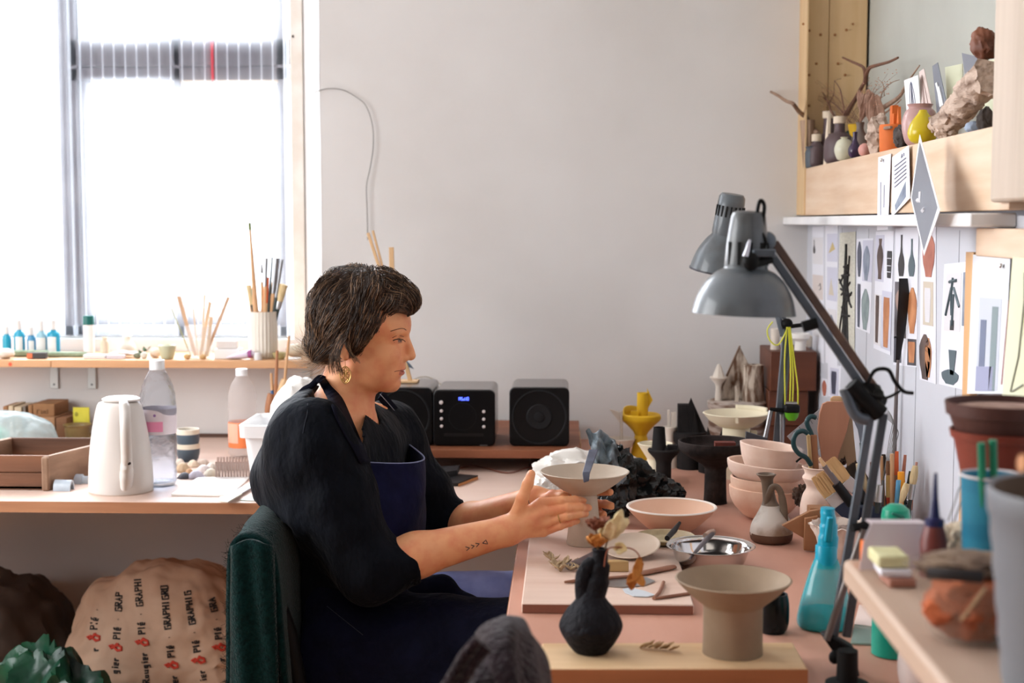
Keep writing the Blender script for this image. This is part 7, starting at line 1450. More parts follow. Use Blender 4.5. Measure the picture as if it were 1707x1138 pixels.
for x, y in ((-.45,-.20),(-.10,-.20),(-.45,.12),(-.10,.12)): M().box((P0.x+x, Y+y, 0), (P0.x+x+.03, Y+y+.03, .43)).build('leg', mc, sc2)
for x in (-.085,): M().tube([(P0.x-.06, Y, .45), (P0.x-.06, Y, .72), (P0.x-.012, Y, .84)], .015, 10).build('back_post', mc, sc2)
# ================================================================ the potter
def smin(a, b, k):
    h = np.clip(.5+.5*(b-a)/k, 0, 1); return b*(1-h)+a*h-k*h*(1-h)
def ssub(a, b, k): return -smin(-a, b, k)
def capf(P, a, b, ra, rb):
    a = np.array(a, np.float32); b = np.array(b, np.float32); ab = b-a; t = np.clip(((P-a) @ ab)/max(1e-9, float(ab @ ab)), 0, 1)
    return np.linalg.norm(P-a-t[:, None]*ab, axis=1)-(ra+(rb-ra)*t)
def ellf(P, c, r, R=None):
    q = P-np.array(c, np.float32)
    if R is not None: q = q @ np.array(R, np.float32)      # columns of R: local axes
    r = np.array(r, np.float32); k0 = np.linalg.norm(q/r, axis=1); k1 = np.linalg.norm(q/(r*r), axis=1)+1e-9
    return k0*(k0-1)/k1
def chain(P, pts, rad, k=.004):
    d = None
    for (a, b), (ra, rb) in zip(zip(pts, pts[1:]), zip(rad, rad[1:])):
        e = capf(P, a, b, ra, rb); d = e if d is None else smin(d, e, k)
    return d
def nets(fn, lo, hi, h):
    lo = np.array(lo, np.float32); n = np.ceil((np.array(hi)-lo)/h).astype(int)+1
    ax = [lo[i]+h*np.arange(n[i], dtype=np.float32) for i in range(3)]; D = np.empty(tuple(n), np.float32); st = max(1, int(400000/(n[1]*n[2])))
    for i in range(0, n[0], st):
        g = np.stack(np.meshgrid(ax[0][i:i+st], ax[1], ax[2], indexing='ij'), -1).reshape(-1, 3); D[i:i+st] = fn(g).reshape(-1, n[1], n[2])
    D[0] = D[-1] = 1; D[:, 0] = D[:, -1] = 1; D[:, :, 0] = D[:, :, -1] = 1; S = D < 0
    sl = lambda o: tuple(slice(o[k], n[k]-1+o[k]) for k in range(3)); offs = [(x, y, z) for x in (0,1) for y in (0,1) for z in (0,1)]
    cnt = sum(S[sl(o)].astype(np.int8) for o in offs); A = np.argwhere((cnt > 0) & (cnt < 8)); pos = np.zeros((len(A), 3), np.float32); num = np.zeros(len(A), np.float32)
    for o in offs:
        for k in range(3):
            if o[k]: continue
            e = list(o); e[k] = 1; d0 = D[tuple((A+o).T)]; d1 = D[tuple((A+np.array(e)).T)]; c = (d0 < 0) != (d1 < 0); t = np.where(c, d0/np.where(d0 == d1, 1, d0-d1), 0)
            q = np.tile(np.array(o, np.float32), (len(A), 1)); q[:, k] += t; pos += q*c[:, None]; num += c
    V = lo+(A+pos/num[:, None])*h; vid = -np.ones(tuple(n-1), np.int64); vid[tuple(A.T)] = np.arange(len(A)); Fs = []
    for k in range(3):
        a, b = (k+1) % 3, (k+2) % 3; s0 = [slice(1, n[m]-1) for m in range(3)]; s0[k] = slice(0, n[k]-1); s1 = list(s0); s1[k] = slice(1, n[k])
        E = np.argwhere(S[tuple(s0)] != S[tuple(s1)]); off = np.ones(3, int); off[k] = 0; E = E+off; ea = np.zeros(3, int); ea[a] = 1; eb = np.zeros(3, int); eb[b] = 1
        q = np.stack([vid[tuple((E-ea-eb).T)], vid[tuple((E-eb).T)], vid[tuple(E.T)], vid[tuple((E-ea).T)]], 1); fl = S[tuple(E.T)]; q[~fl] = q[~fl][:, ::-1]; Fs.append(q)
    return V, np.concatenate(Fs)
def np_mesh(name, VF, mats, parent, label=None, smooth=2, matfn=None):
    V = np.concatenate([v for v, f in VF]); o = 0; Fl = []
    for v, f in VF: Fl.append(f+o); o += len(v)
    Fc = np.concatenate(Fl); Fc = Fc[(Fc >= 0).all(1)]
    for _ in range(smooth):                                   # light Laplacian smoothing
        acc = np.zeros_like(V); c = np.zeros(len(V), np.float32)
        for i in range(4):
            j = (i+1) % 4; np.add.at(acc, Fc[:, i], V[Fc[:, j]]); np.add.at(acc, Fc[:, j], V[Fc[:, i]]); np.add.at(c, Fc[:, i], 1); np.add.at(c, Fc[:, j], 1)
        V = V*.45+.55*acc/np.maximum(c, 1)[:, None]
    inv = np.array(WM[parent.name].inverted()); W = V @ inv[:3, :3].T+inv[:3, 3]
    me = bpy.data.meshes.new(name); me.vertices.add(len(W)); me.vertices.foreach_set('co', W.astype(np.float32).ravel()); me.loops.add(len(Fc)*4); me.loops.foreach_set('vertex_index', Fc.astype(np.int32).ravel())
    me.polygons.add(len(Fc)); me.polygons.foreach_set('loop_start', np.arange(0, len(Fc)*4, 4, dtype=np.int32)); me.polygons.foreach_set('use_smooth', np.ones(len(Fc), bool))
    for q in (mats if isinstance(mats, list) else [mats]): me.materials.append(q)
    if matfn is not None: me.polygons.foreach_set('material_index', matfn(V[Fc].mean(1)).astype(np.int32))
    me.update(); me.validate()
    ob = bpy.data.objects.new(name, me); COL.objects.link(ob); ob.parent = parent; WM[ob.name] = WM[parent.name]
    if label: ob['label'] = label
    return ob, V, Fc
w3 = lambda px, py, Y: np.array(at(px, py, Y), np.float32)
HY = 2.72; HS = HY/F; HO = w3(610, 560, HY)
def H(px, py, w=0): return HO+np.array([(px-610)*HS, -w*HS, -(py-560)*HS], np.float32)
potter = thing('person', 'woman in black shirt and navy apron, seated side-on, shaping a clay pot by hand', 'person', Vector(w3(560, 1000, 2.74)*[1,1,0]))
sy = pc_.y                                                    # depth of the pot's axis
NB = w3(566, 690, 2.75); NS = w3(522, 730, 2.59); FS = w3(650, 716, 2.92); NE = w3(628, 948, 2.56); NW = w3(846, 884, 2.632); FE = w3(738, 888, 2.95); FW = w3(890, 834, 2.80)
# ---------------- skin: head, neck, chest
def px_ell(P, c, r, k=0, rot=None):
    R = None
    if rot is not None: R = np.array(Matrix.Rotation(math.radians(rot), 3, 'Y'))
    return ellf(P, H(*c), (r[0]*HS, r[2]*HS, r[1]*HS), R)
def head(P):
    k = .010
    d = px_ell(P, (600,526,0), (77,75,64))
    d = smin(d, px_ell(P, (646,541,0), (39.5,36,50)), k*2)
    d = smin(d, px_ell(P, (634,594,0), (43,48,47)), k*2)
    d = smin(d, px_ell(P, (628,622,0), (40,30,42)), k*2)
    for sg in (1, -1):
        d = smin(d, px_ell(P, (648,588,29*sg), (22,20,16)), k)
        d = smin(d, capf(P, H(596,606,40*sg), H(648,641,14*sg), 12*HS, 11*HS), k*1.4)     # jaw line
    d = smin(d, px_ell(P, (653.5,640,0), (14.5,14,15)), k*.9)                             # chin
    d = smin(d, px_ell(P, (659,613,0), (14,15,25)), k*.8)                                 # muzzle
    for sg in (1, -1):
        d = ssub(d, px_ell(P, (683,563,27*sg), (16,9.5,14)), .007)                        # eye sockets
        d = smin(d, capf(P, H(677,551,12*sg), H(662,549,40*sg), 4.5*HS, 4*HS), .008)      # brow ridge
        d = smin(d, px_ell(P, (656.5,564.5,29*sg), (11,10,12)), .003)                     # lids over the eyeball
    d = smin(d, capf(P, H(674,557), H(683,584), 7*HS, 8.5*HS), .006)                      # nose
    d = smin(d, px_ell(P, (684.5,592.5,0), (9.5,8.5,9.5)), .005)
    for sg in (1, -1):
        d = smin(d, px_ell(P, (674.5,596.5,9*sg), (9,6.5,6)), .004)
        d = ssub(d, px_ell(P, (677,602.5,5.5*sg), (5,3,3)), .002)
    d = smin(d, px_ell(P, (668.2,613.6,0), (7.8,5.0,18)), .004); d = smin(d, px_ell(P, (667,622.8,0), (7.2,4.8,16)), .004)
    d = ssub(d, px_ell(P, (676,618.2,0), (16,1.0,19)), .0022)
    d = ssub(d, px_ell(P, (673,630.5,0), (8,3.6,14)), .006)
    for sg in (1, -1):
        e = px_ell(P, (582,574,62*sg), (11,18,6), rot=12); e = smin(e, px_ell(P, (585,589,62*sg), (6,7,5)), .003); e = ssub(e, px_ell(P, (584,573,70*sg), (6,11,5)), .003); d = smin(d, e, .004)
    n = chain(P, [H(592,585), H(578,640), H(562,702)], [44*HS, 41*HS, 46*HS], .01)
    n = smin(n, capf(P, H(606,640,0), H(602,705,0), 17*HS, 18*HS), .02)
    d = smin(d, n, .016)
    for sg, S in ((1, NS), (-1, FS)):
        d = smin(d, capf(P, H(562,700), S+np.array([0,0,.0], np.float32), .052, .046), .03)
        d = smin(d, capf(P, H(612,628,6*sg), H(606,726,3*sg), 5*HS, 5*HS), .014)           # neck cords
    d = smin(d, ellf(P, w3(580, 780, 2.75), (.092,.135,.115)), .03)
    return d
lo = w3(520, 800, 2.93)-.02; hi = w3(705, 440, 2.52)+.02
hd = nets(head, [H(500,0)[0], HY-.25, H(0,800)[2]], [H(704,0)[0], HY+.25, H(0,440)[2]], .0021)
# ---------------- skin: arms and hands
def hand_arm(P, el, wr, palm, fingers, thumb, mid):
    d = chain(P, [el, mid, wr], [.044, .040, .0275], .02)
    e = None
    for q, r in palm: f = capf(P, wr, q, .0165, r); e = f if e is None else smin(e, f, .010)
    e = smin(e, capf(P, wr, wr+(palm[1][0]-wr)*.55, .020, .0165), .012); d = smin(d, e, .018)
    for pts, rad in fingers:
        f = chain(P, pts, rad, .0025)
        for q, r in zip(pts[1:-1], rad[1:-1]): f = smin(f, np.linalg.norm(P-q, axis=1)-r*1.05, .002)
        d = smin(d, f, .0012)
    for q, r in palm: d = smin(d, capf(P, wr+(q-wr)*.35+np.array([0,-.0085,0], np.float32), q+np.array([0,-.0035,0], np.float32), .0055, .0060), .005)
    f = chain(P, thumb[0], thumb[1], .006); d = smin(d, f, .008); return d
yt = sy-.0335
n_palm = [(w3(901,838,2.644), .0105), (w3(909,853,2.638), .0112), (w3(912,869,2.640), .0108), (w3(906,886,2.645), .0100)]
n_fing = [([w3(901,838,2.644), w3(938,834.5,2.646), w3(958,833,2.655), w3(972,834.5,yt)], [.0100,.0088,.0080,.0070]),
          ([w3(909,853,2.638), w3(945,846.5,2.640), w3(967,845,2.651), w3(981,846,yt)], [.0102,.0088,.0080,.0070]),
          ([w3(912,869,2.640), w3(945,860,2.638), w3(964,856.5,2.649), w3(976,856,yt-.001)], [.0098,.0085,.0078,.0068]),
          ([w3(906,886,2.645), w3(934,876,2.640), w3(950,871,2.648), w3(962,868,yt)], [.0090,.0076,.0070,.0062])]
n_thumb = ([w3(858,868,2.634), w3(871,830,2.628), w3(880,806,2.630), w3(885.5,790,2.634)], [.0150,.0112,.0098,.0082])
f_palm = [(w3(946,823,2.778), .0105), (w3(948,835,2.788), .0108), (w3(947,846,2.792), .0105), (w3(942,857,2.790), .0095)]
f_fing = [([w3(946,823,2.778), w3(984,820,2.772), w3(1007,819,2.755), w3(1017,820,2.738)], [.0098,.0085,.0078,.0072]),
          ([w3(948,835,2.788), w3(985,838,2.780), w3(1009,840,2.757), w3(1019,843,2.736)], [.0100,.0088,.0082,.0078]),
          ([w3(947,846,2.792), w3(980,852,2.782), w3(1000,855,2.760), w3(1006,857,2.742)], [.0095,.0084,.0078,.0072]),
          ([w3(942,857,2.790), w3(965,866,2.782), w3(980,871,2.768), w3(986,872,2.756)], [.0086,.0074,.0068,.0062])]
f_thumb = ([w3(903,838,2.782), w3(922,827,2.752), w3(938,829,2.732), w3(948,836,2.722)], [.0150,.0125,.0102,.0085])
NM = NE+(NW-NE)*.30+np.array([0,0,.004], np.float32); FM = FE+(FW-FE)*.32
na = nets(lambda P: hand_arm(P, NE, NW, n_palm, n_fing, n_thumb, NM), [NE[0]-.06, 2.50, w3(0,1000,2.6)[2]-.01], [w3(995,0,2.66)[0], 2.72, w3(0,772,2.63)[2]], .0016)
fa = nets(lambda P: hand_arm(P, FE, FW, f_palm, f_fing, f_thumb, FM), [FE[0]-.06, 2.69, FE[2]-.07], [w3(1030,0,2.74)[0], 3.01, w3(0,795,2.75)[2]], .0021)
def trunk(P):
    d = capf(P, w3(565,770,2.75), w3(528,1040,2.74), .095, .125)
    d = smin(d, capf(P, NS, NE, .048, .044), .03); d = smin(d, capf(P, FS, FE, .048, .044), .03)
    for s_, hp, kn, ft in LEGS: d = smin(d, chain(P, [hp, kn, ft, ft+np.array([.13,0,-.045], np.float32)], [.09,.058,.04,.034], .03), .03)
    return np.where(P[:, 2] < .86, np.maximum(d, (CX+.10)-P[:, 0]), d)
LEGS = [(1, w3(528,1090,2.66), w3(842,1074,2.60), np.array([-.10,2.60,.085], np.float32)), (-1, w3(535,1050,2.83), w3(905,1012,2.86), np.array([-.06,2.87,.085], np.float32))]
tk = nets(trunk, [-.68, 2.40, 0.012], [.15, 3.06, 1.06], .012)
m_skin = mat('skin', (240,172,124), .5, (230,146,104), ns=32, sss=.06, lo=.42, hi=.7, bump=.05, bs=160); m_lip = mat('lips', (192,108,90), .45)
def lipmask(C):
    u = (C[:, 0]-HO[0])/HS+610; v = 560-(C[:, 2]-HO[2])/HS; w = -(C[:, 1]-HO[1])/HS
    uc = 668-(w/22)**2*6; return ((((u-uc)/12.5)**2+((v-618.3)/(7.6-2.6*np.abs(w)/22))**2 < 1) & (np.abs(w) < 22) & (u > uc-10)).astype(int)
body, BV, BF_ = np_mesh('body', [hd, na, fa, tk], [m_skin, m_lip], potter, smooth=1, matfn=lipmask)
from mathutils.bvhtree import BVHTree
bvh = BVHTree.FromPolygons([tuple(v) for v in BV], [tuple(int(i) for i in f) for f in BF_])
def on_skin(px, py, lift=.0004):
    h = bvh.ray_cast(EYE, ray(px, py).normalized()); return None if h[0] is None else h[0]-ray(px, py).normalized()*lift
# ---------------- face and skin details
m_ink = mat('tattoo_ink', (48,46,52), .6); m_lash = mat('lash', (40,26,20), .7); m_brow = mat('brow_hair', (138,92,66), .8)
q = M()
for st in [[(776,911),(783,913),(777.5,917.5)],[(785,908),(790.6,909.5),(786,914.3)],[(792.6,905),(799,906),(794,911.4)],[(804.5,905),(810,899.7),(813,906.3),(804.5,905)]]:
    P = []
    for a, b in zip(st, st[1:]): P += [on_skin(a[0]+(b[0]-a[0])*k/4, a[1]+(b[1]-a[1])*k/4, .0002) for k in range(4)]
    P.append(on_skin(*st[-1], .0002)); P = [p for p in P if p is not None]
    if len(P) > 2: q.tube(P, .00075, 5)
q.build('tattoo', m_ink, potter, label='three chevrons and a small triangle tattooed on the forearm')
for nm, pts, r, mm in [('eyelash', [(672.5,566.5),(668,565.2),(663,565),(658.5,566),(655,567.6)], .0010, m_lash), ('eyelash', [(672.5,566.8),(674.5,568),(675.5,569.5)], .0006, m_lash), ('lower_lid', [(670,570.5),(664,571.5),(657,570.5)], .0005, mat('lid_line', (150,92,70), .6)), ('eyebrow', [(677,550),(673,547.5),(667,547.5),(659,549.5),(651,552)], .0009, m_brow), ('mouth_line', [(675.5,618.3),(671,617.6),(666,617.6),(661,618.3),(657.5,619.4)], .0006, mat('mouth_shadow', (116,60,50), .6)), ('eyelid_crease', [(673,561),(667,559.5),(660,560),(654,563)], .0005, MATS['lid_line'] if 'lid_line' in MATS else m_brow)]:
    P = [on_skin(x, y, .0003) for x, y in pts]; P = [p for p in P if p is not None]
    if len(P) > 2: M().tube(sm3(P), r, 6).build(nm, mm, potter)
P = [on_skin(x, y, .0004) for x, y in [(671,567.5),(668,567),(663.5,567),(660,568.5),(664,569.8),(669,569.6)]]
if all(p is not None for p in P):
    M().prism(P, Vector((0,.0006,0))).build('eye', mat('eye_white', (128,100,90), .4), potter); c_ = on_skin(666.3, 567.8, .0006); M().ball(c_, (.0038,.0008,.0017), sub=2).build('iris', mat('iris_dark', (52,46,48), .2), potter)
# earring
e0 = Vector(H(585,604,68)); m_gold = mat('old_gold', (206,160,96), .35, metal=.75); er = M().tube([e0+Vector((0,0,.012)), e0+Vector((.0006,-.001,.004)), e0], .0005, 6).build('earring', m_gold, potter, label='ornate golden drop earring')
cc = e0+Vector((.0006, -.001, -.0165)); q = M(); n = 24
out = [cc+Vector((math.sin(2*math.pi*k/n)*.0092*(1-.12*math.cos(4*math.pi*k/n)), 0, math.cos(2*math.pi*k/n)*.0160)) for k in range(n+1)]
q.tube(out, .0012, 6)
for sx in (-1, 1):
    q.tube([cc+Vector((sx*.0085*math.sin(math.pi*t)**1.0*(.5+.4*math.cos(7*t)), 0, .0145-.029*t)) for t in [k/16 for k in range(17)]], .001, 5)
    for zz, rr in ((.007,.0028),(-.001,.0032),(-.0085,.0026)): q.tube([cc+Vector((sx*(.0038+rr*math.cos(g)), 0, zz+rr*math.sin(g))) for g in [2*math.pi*k/10 for k in range(11)]], .001, 5)
q.tube([cc+Vector((.003*math.cos(g), 0, .0025+.0045*math.sin(g))) for g in [2*math.pi*k/10 for k in range(11)]], .001, 5); q.build('filigree', m_gold, er)
def ringon(a, b, t, r, rad, nm, m, lab=None):
    a = Vector(a); b = Vector(b); c = a.lerp(b, t); ax = (b-a).normalized(); u = ax.cross(Vector((0,1,0))).normalized(); v = ax.cross(u)
    M().tube([c+u*r*math.cos(g)+v*r*math.sin(g) for g in [2*math.pi*k/24 for k in range(25)]], rad, 6).build(nm, m, potter, label=lab)
ringon(n_fing[2][0][0], n_fing[2][0][1], .62, .0094, .0011, 'finger_ring', m_gold, 'thin gold ring')
ringon(f_fing[0][0][0], f_fing[0][0][1], .1, .0112, .0009, 'finger_ring', m_chrome)
ringon(FW, FW+(f_palm[0][0]-FW)*.5, .02, .0295, .0012, 'bracelet', mat('bracelet_blue', (40,70,86), .5), 'thin dark blue bracelet')
for pts in [n_thumb[0]]:                                       # thumb nail
    a = Vector(pts[2]); b = Vector(pts[3]); c = b+(b-a)*.05; M().ball(c+Vector((-.0055,-.0035,-.001)), (.0022,.004,.0062), sub=2, rot=Matrix.Rotation(.3, 3, 'Y')).build('nail', mat('nail_pink', (226,170,150), .3), potter)
# ---------------- hair
m_hair = mat('hair_brown', (70,51,38), .38, (50,36,27), ns=60); m_hair2 = mat('hair_light', (146,114,86), .4); m_hair3 = mat('hair_pale', (196,170,142), .5)
HE = [((590,524,0),(77,82,73)), ((652,500,0),(48,32,60)), ((545,572,0),(36,38,46)), ((620,482,0),(60,36,64))]
def hairf(P):
    d = None
    for c, r in HE: e = px_ell(P, c, (r[0]-2.5, r[1]-2.5, r[2]-2.5)); d = e if d is None else smin(d, e, .012)
    d = ssub(d, px_ell(P, (667,584,0), (61,59,130)), .006)
    d = ssub(d, capf(P, H(612,622,0), H(570,668,0), 38*HS, 40*HS)-.0, .008)
    for sg in (1, -1): d = ssub(d, capf(P, H(590,598,72*sg), H(604,640,60*sg), 17*HS, 24*HS), .006)
    u = (P[:, 0]-HO[0])/HS; v = -(P[:, 2]-HO[2])/HS; w = (P[:, 1]-HO[1])/HS
    a = np.arctan2(v+40, u+20); rr = np.hypot(v+40, u+20)
    d = d+.0012*np.sin(a*9+w*.08+rr*.07)+.0010*np.sin(a*17-rr*.13+w*.05)+.0012*np.sin(w*.13+u*.12+v*.05)
    return d
hv = nets(hairf, [H(488,0)[0], HY-.12, H(0,650)[2]], [H(716,0)[0], HY+.12, H(0,425)[2]], .0022)
np_mesh('hair', [hv], m_hair, potter, smooth=1, label='short brown hair gathered in a loose knot')
def strands(nm, m, gen, n, rad, seed):
    rnd = random.Random(seed); V = []; Q = []; o_ = 0
    for k in range(n):
        pts = gen(rnd); C = np.array([p for p, r in pts], np.float32); R = np.array([max(r, .12)*rad for p, r in pts], np.float32); T = np.gradient(C, axis=0); T /= np.linalg.norm(T, axis=1)[:, None]+1e-9
        A = np.cross(T, np.array([.31, .9, .3], np.float32)); A /= np.linalg.norm(A, axis=1)[:, None]+1e-9; B = np.cross(T, A); L_ = len(C)
        ring = np.stack([C+R[:, None]*(A*math.cos(g)+B*math.sin(g)) for g in (0, 2.094, 4.189)], 1).reshape(-1, 3); V.append(ring); i = o_+3*np.arange(L_-1)
        for a, b in ((0,1),(1,2),(2,0)): Q.append(np.stack([i+a, i+b, i+b+3, i+a+3], 1))
        o_ += 3*L_
    return np_mesh(nm, [(np.concatenate(V), np.concatenate(Q))], m, potter, smooth=0)[0]
def h_rad(D):
    """distance from the hair centre to the hair volume along directions D (px units)"""
    O_ = np.array([600,520,0], np.float32); best = np.zeros(len(D), np.float32)
    for c, r in HE:
        m = (O_-np.array(c))/np.array(r); n = D/np.array(r); A = (n*n).sum(1); B = (n*m).sum(1); C = (m*m).sum()-1; q = B*B-A*C; t = np.where(q > 0, (-B+np.sqrt(np.maximum(q, 0)))/A, 0); best = np.maximum(best, t)
    return best
def px2w(Q): return HO+np.stack([(Q[:, 0]-610)*HS, -Q[:, 2]*HS, -(Q[:, 1]-560)*HS], 1)
def flow(n, seed, bang=False, g0=.99, g1=1.07, steps=13):
    rs = np.random.RandomState(seed); O_ = np.array([600,520,0], np.float32); out = []
    D = rs.normal(size=(n*4, 3)); D /= np.linalg.norm(D, axis=1)[:, None]; Q = O_+D*h_rad(D)[:, None]
    ok = (np.abs(hairf(px2w(Q).astype(np.float32))) < 5*HS) & (Q[:, 1] < 600)
    ok &= (Q[:, 0] > 622) & (Q[:, 1] < 500) if bang else (Q[:, 0] < 672)
    Q = Q[ok][:n]; n = len(Q); grow = rs.uniform(g0, g1, n); L = rs.uniform(6.0, 11, n); ph = rs.uniform(0, 6.28, n); path_ = [Q.copy()]
    T = np.array([704,524,0], np.float32) if bang else np.array([532,596,0], np.float32)
    for k in range(steps):
        d = T-Q
        if not bang:
            side = Q[:, 0] > 590; d[side] = np.array([572,606,0])-Q[side]; d[:, 2] += np.sign(Q[:, 2])*30
        else: d[:, 2] += np.sign(Q[:, 2])*20
        d = d/np.linalg.norm(d, axis=1)[:, None]; d[:, 0] += .2*np.sin(ph+k*.4); d[:, 1] += .2*np.cos(ph*1.7+k*.35); Q = Q+d*L[:, None]
        R_ = Q-O_; nn = np.linalg.norm(R_, axis=1)[:, None]; R_ = R_/nn; Q = O_+R_*(h_rad(R_)*(grow+.03*np.sin(k*.8+ph)))[:, None]; path_.append(Q.copy())
    W = [px2w(q) for q in path_]; H_ = np.stack([hairf(w.astype(np.float32)) for w in W], 1)
    for i in range(n):
        pts = []
        for k in range(steps+1):
            if H_[i, k] > 9*HS: break
            pts.append((W[k][i], 1-.7*k/steps))
        if len(pts) > 4: out.append(pts)
    return out
def g_wisp(rnd):
    a = H(532+24*rnd.random(), 566+40*rnd.random(), rnd.uniform(-30, 40)); g = rnd.uniform(1.5, 3.5); L = rnd.uniform(26, 60)*HS; P = []
    for k in range(7):
        t = k/6; P.append((a+np.array([math.cos(g+t*.9)*L*t, -.004*t*rnd.uniform(-1,1), -math.sin(g+t*.9)*L*t*.9-.008*t*t], np.float32), 1-.8*t))
    return P
def g_fly(rnd):
    g = rnd.uniform(1.2, 3.3); c = (596, 530); R = 84; a = (c[0]+R*.96*math.cos(g), c[1]-R*1.0*math.sin(g)); P = []; L = rnd.uniform(14, 40); dr = g+rnd.uniform(.9, 1.9)
    for k in range(7): t = k/6; P.append((H(a[0]+L*t*math.cos(dr+t*.8), a[1]-L*t*math.sin(dr+t*.8), rnd.gauss(0, 1)*14), .8-.6*t))
    return P
def g_lock(rnd):
    dx = rnd.uniform(-9, 9); P = sm3([(606+dx,520,0), (588+dx,546,0), (574+dx*.8,572,0), (568+dx,596,0), (571+dx*1.3,612+8*rnd.random(),0)], 3); return [(H(p.x+rnd.gauss(0,.6), p.y, 66+2*rnd.random()+6*math.sin(i/len(P)*3)), 1-.6*i/len(P)) for i, p in enumerate(P)]
def g_front(rnd):
    dx = rnd.uniform(-4, 6); P = sm3([(612+dx,524,0), (598+dx,548,0), (588+dx,566,0), (592+dx*.5,580,0), (604+dx,594+6*rnd.random(),0)][:4 if rnd.random() < .7 else 5], 3); return [(H(p.x+rnd.gauss(0,.5), p.y, 63+4*math.sin(i/len(P)*3)), 1-.6*i/len(P)) for i, p in enumerate(P)]
def feed(L):
    it = iter(L); return (lambda r: next(it)), len(L)
for nm, m, n, sd, bg_, rad in [('hair_strands', m_hair, 2300, 5, False, .00075), ('hair_strands', m_hair2, 800, 6, False, .0006), ('fringe_strands', m_hair, 620, 7, True, .0007), ('fringe_strands', m_hair2, 200, 8, True, .0006)]:
    g_, k_ = feed(flow(n, sd, bg_)); strands(nm, m, g_, k_, rad, sd)
strands('loose_hair', m_hair3, lambda r: r.choice([g_wisp, g_wisp, g_fly])(r), 420, .0005, 3)
strands('loose_hair', m_hair2, lambda r: r.choice([g_lock, g_front, g_wisp])(r), 110, .00045, 9)
strands('loose_hair', m_hair, lambda r: r.choice([g_wisp, g_lock, g_front])(r), 150, .0005, 4)
# ---------------- clothing
def folds(P, a):
    x, y, z = P[:, 0], P[:, 1], P[:, 2]; n1 = np.sin(9*y+7*z+3*np.sin(6*x)); n2 = np.sin(11*x-8*y+2)
    return a*(np.sin(34*x+26*z+2.2*n1)*.55+np.sin(58*z-30*x+18*y+2*n2)*.35+np.sin(80*x+30*y+1.6*n1)*.2)
NC = w3(684, 938, 2.575); FC = w3(788, 858, 2.91)
def shirt(P):
    d = ellf(P, w3(560,800,2.75), (.128,.185,.17))
    d = smin(d, capf(P, w3(556,810,2.75), w3(515,1010,2.74), .125, .148), .05)
    d = smin(d, capf(P, NS+np.array([-.002,.0,-.012], np.float32), FS+np.array([0,-.01,-.01], np.float32), .052, .056), .05)
    d = smin(d, capf(P, w3(545,700,2.72), NS+np.array([0,0,-.01], np.float32), .052, .050), .05); d = smin(d, ellf(P, w3(505,775,2.67), (.062,.10,.11)), .08)
    d = smin(d, chain(P, [w3(500,735,2.72), w3(478,800,2.72), w3(474,890,2.73)], [.05,.055,.05], .03), .04)
    d = smin(d, capf(P, w3(543,682,2.73), w3(556,716,2.74), .052, .075), .03)
    d = smin(d, chain(P, [NS, NS+(NE-NS)*.55+np.array([-.012,-.006,0], np.float32), NE+np.array([-.012,0,-.004], np.float32), NC], [.052,.060,.058,.042], .03), .085)
    d = smin(d, chain(P, [FS, FS+(FE-FS)*.6, FE+np.array([0,0,.0], np.float32), FC], [.058,.056,.052,.037], .03), .05)
    d = np.where(P[:, 2] < .90, np.maximum(d, (CX+.050-np.clip((P[:, 2]-.842)*6, 0, .3))-P[:, 0]), d)
    # cuffs flare a little and are open
    for C, D, r in ((NC, NW, .042), (FC, FW, .037)):
        ax = (D-C)/np.linalg.norm(D-C); t = (P-C) @ ax; rad = np.linalg.norm(P-C-t[:, None]*ax, axis=1)
        d = ssub(d, np.maximum(np.maximum(rad-(r-.005), -t-.030), t-.08), .002); d = np.maximum(d, np.minimum(np.minimum(t-.008, .10-np.abs(t)), .16-rad))
    d = d+folds(P, .0042)*np.clip((P[:, 2]-.72)/.1, .25, 1)
    # neckline: round at the nape, deep V in front
    d = ssub(d, chain(P, [H(556,640), H(580,672), H(606,712)], [.052,.052,.030], .01), .004)
    Q = P.copy(); Q[:, 1] = HO[1]; v = chain(Q, [H(566,650), H(588,690), H(601,722), H(611,757)], [.044,.025,.017,.003], .006)
    d = ssub(d, np.maximum(v, np.abs(P[:, 1]-2.70)-.115), .004)
    return d
sv = nets(shirt, [-.66, 2.42, .60], [-.12, 3.10, 1.11], .0038)
m_shirt = mat('black_cotton', (10,14,23), .8, (6,9,16), ns=40, bump=.9, bs=16, sheen=.03, bd=.02, st=(1,1,.55), spec=.12)
so, SV, SF_ = np_mesh('shirt', [sv], m_shirt, potter, label='loose black cotton shirt with rolled elbow sleeves')
sbv = BVHTree.FromPolygons([tuple(v) for v in SV], [tuple(int(i) for i in f) for f in SF_])
def on_shirt(px, py, lift=.003):
    h = sbv.ray_cast(EYE, ray(px, py).normalized()); return None if h[0] is None else h[0]-ray(px, py).normalized()*lift
m_st = mat('stitch_grey', (38,44,56), .8)
for pts in [[(513,672),(512,690),(508,706),(505,722)]]:
    P = [on_shirt(x, y, .0006) for x, y in pts]
    if all(p is not None for p in P): M().tube(sm3(P), .0006, 5).build('seam', m_st, so)
m_apron = mat('navy_apron', (20,22,54), .85, (15,17,44), ns=30, bump=.4, bs=30, sheen=.03, bd=.01, spec=.12); m_dnavy = mat('dark_navy_band', (12,13,28), .8, spec=.12)
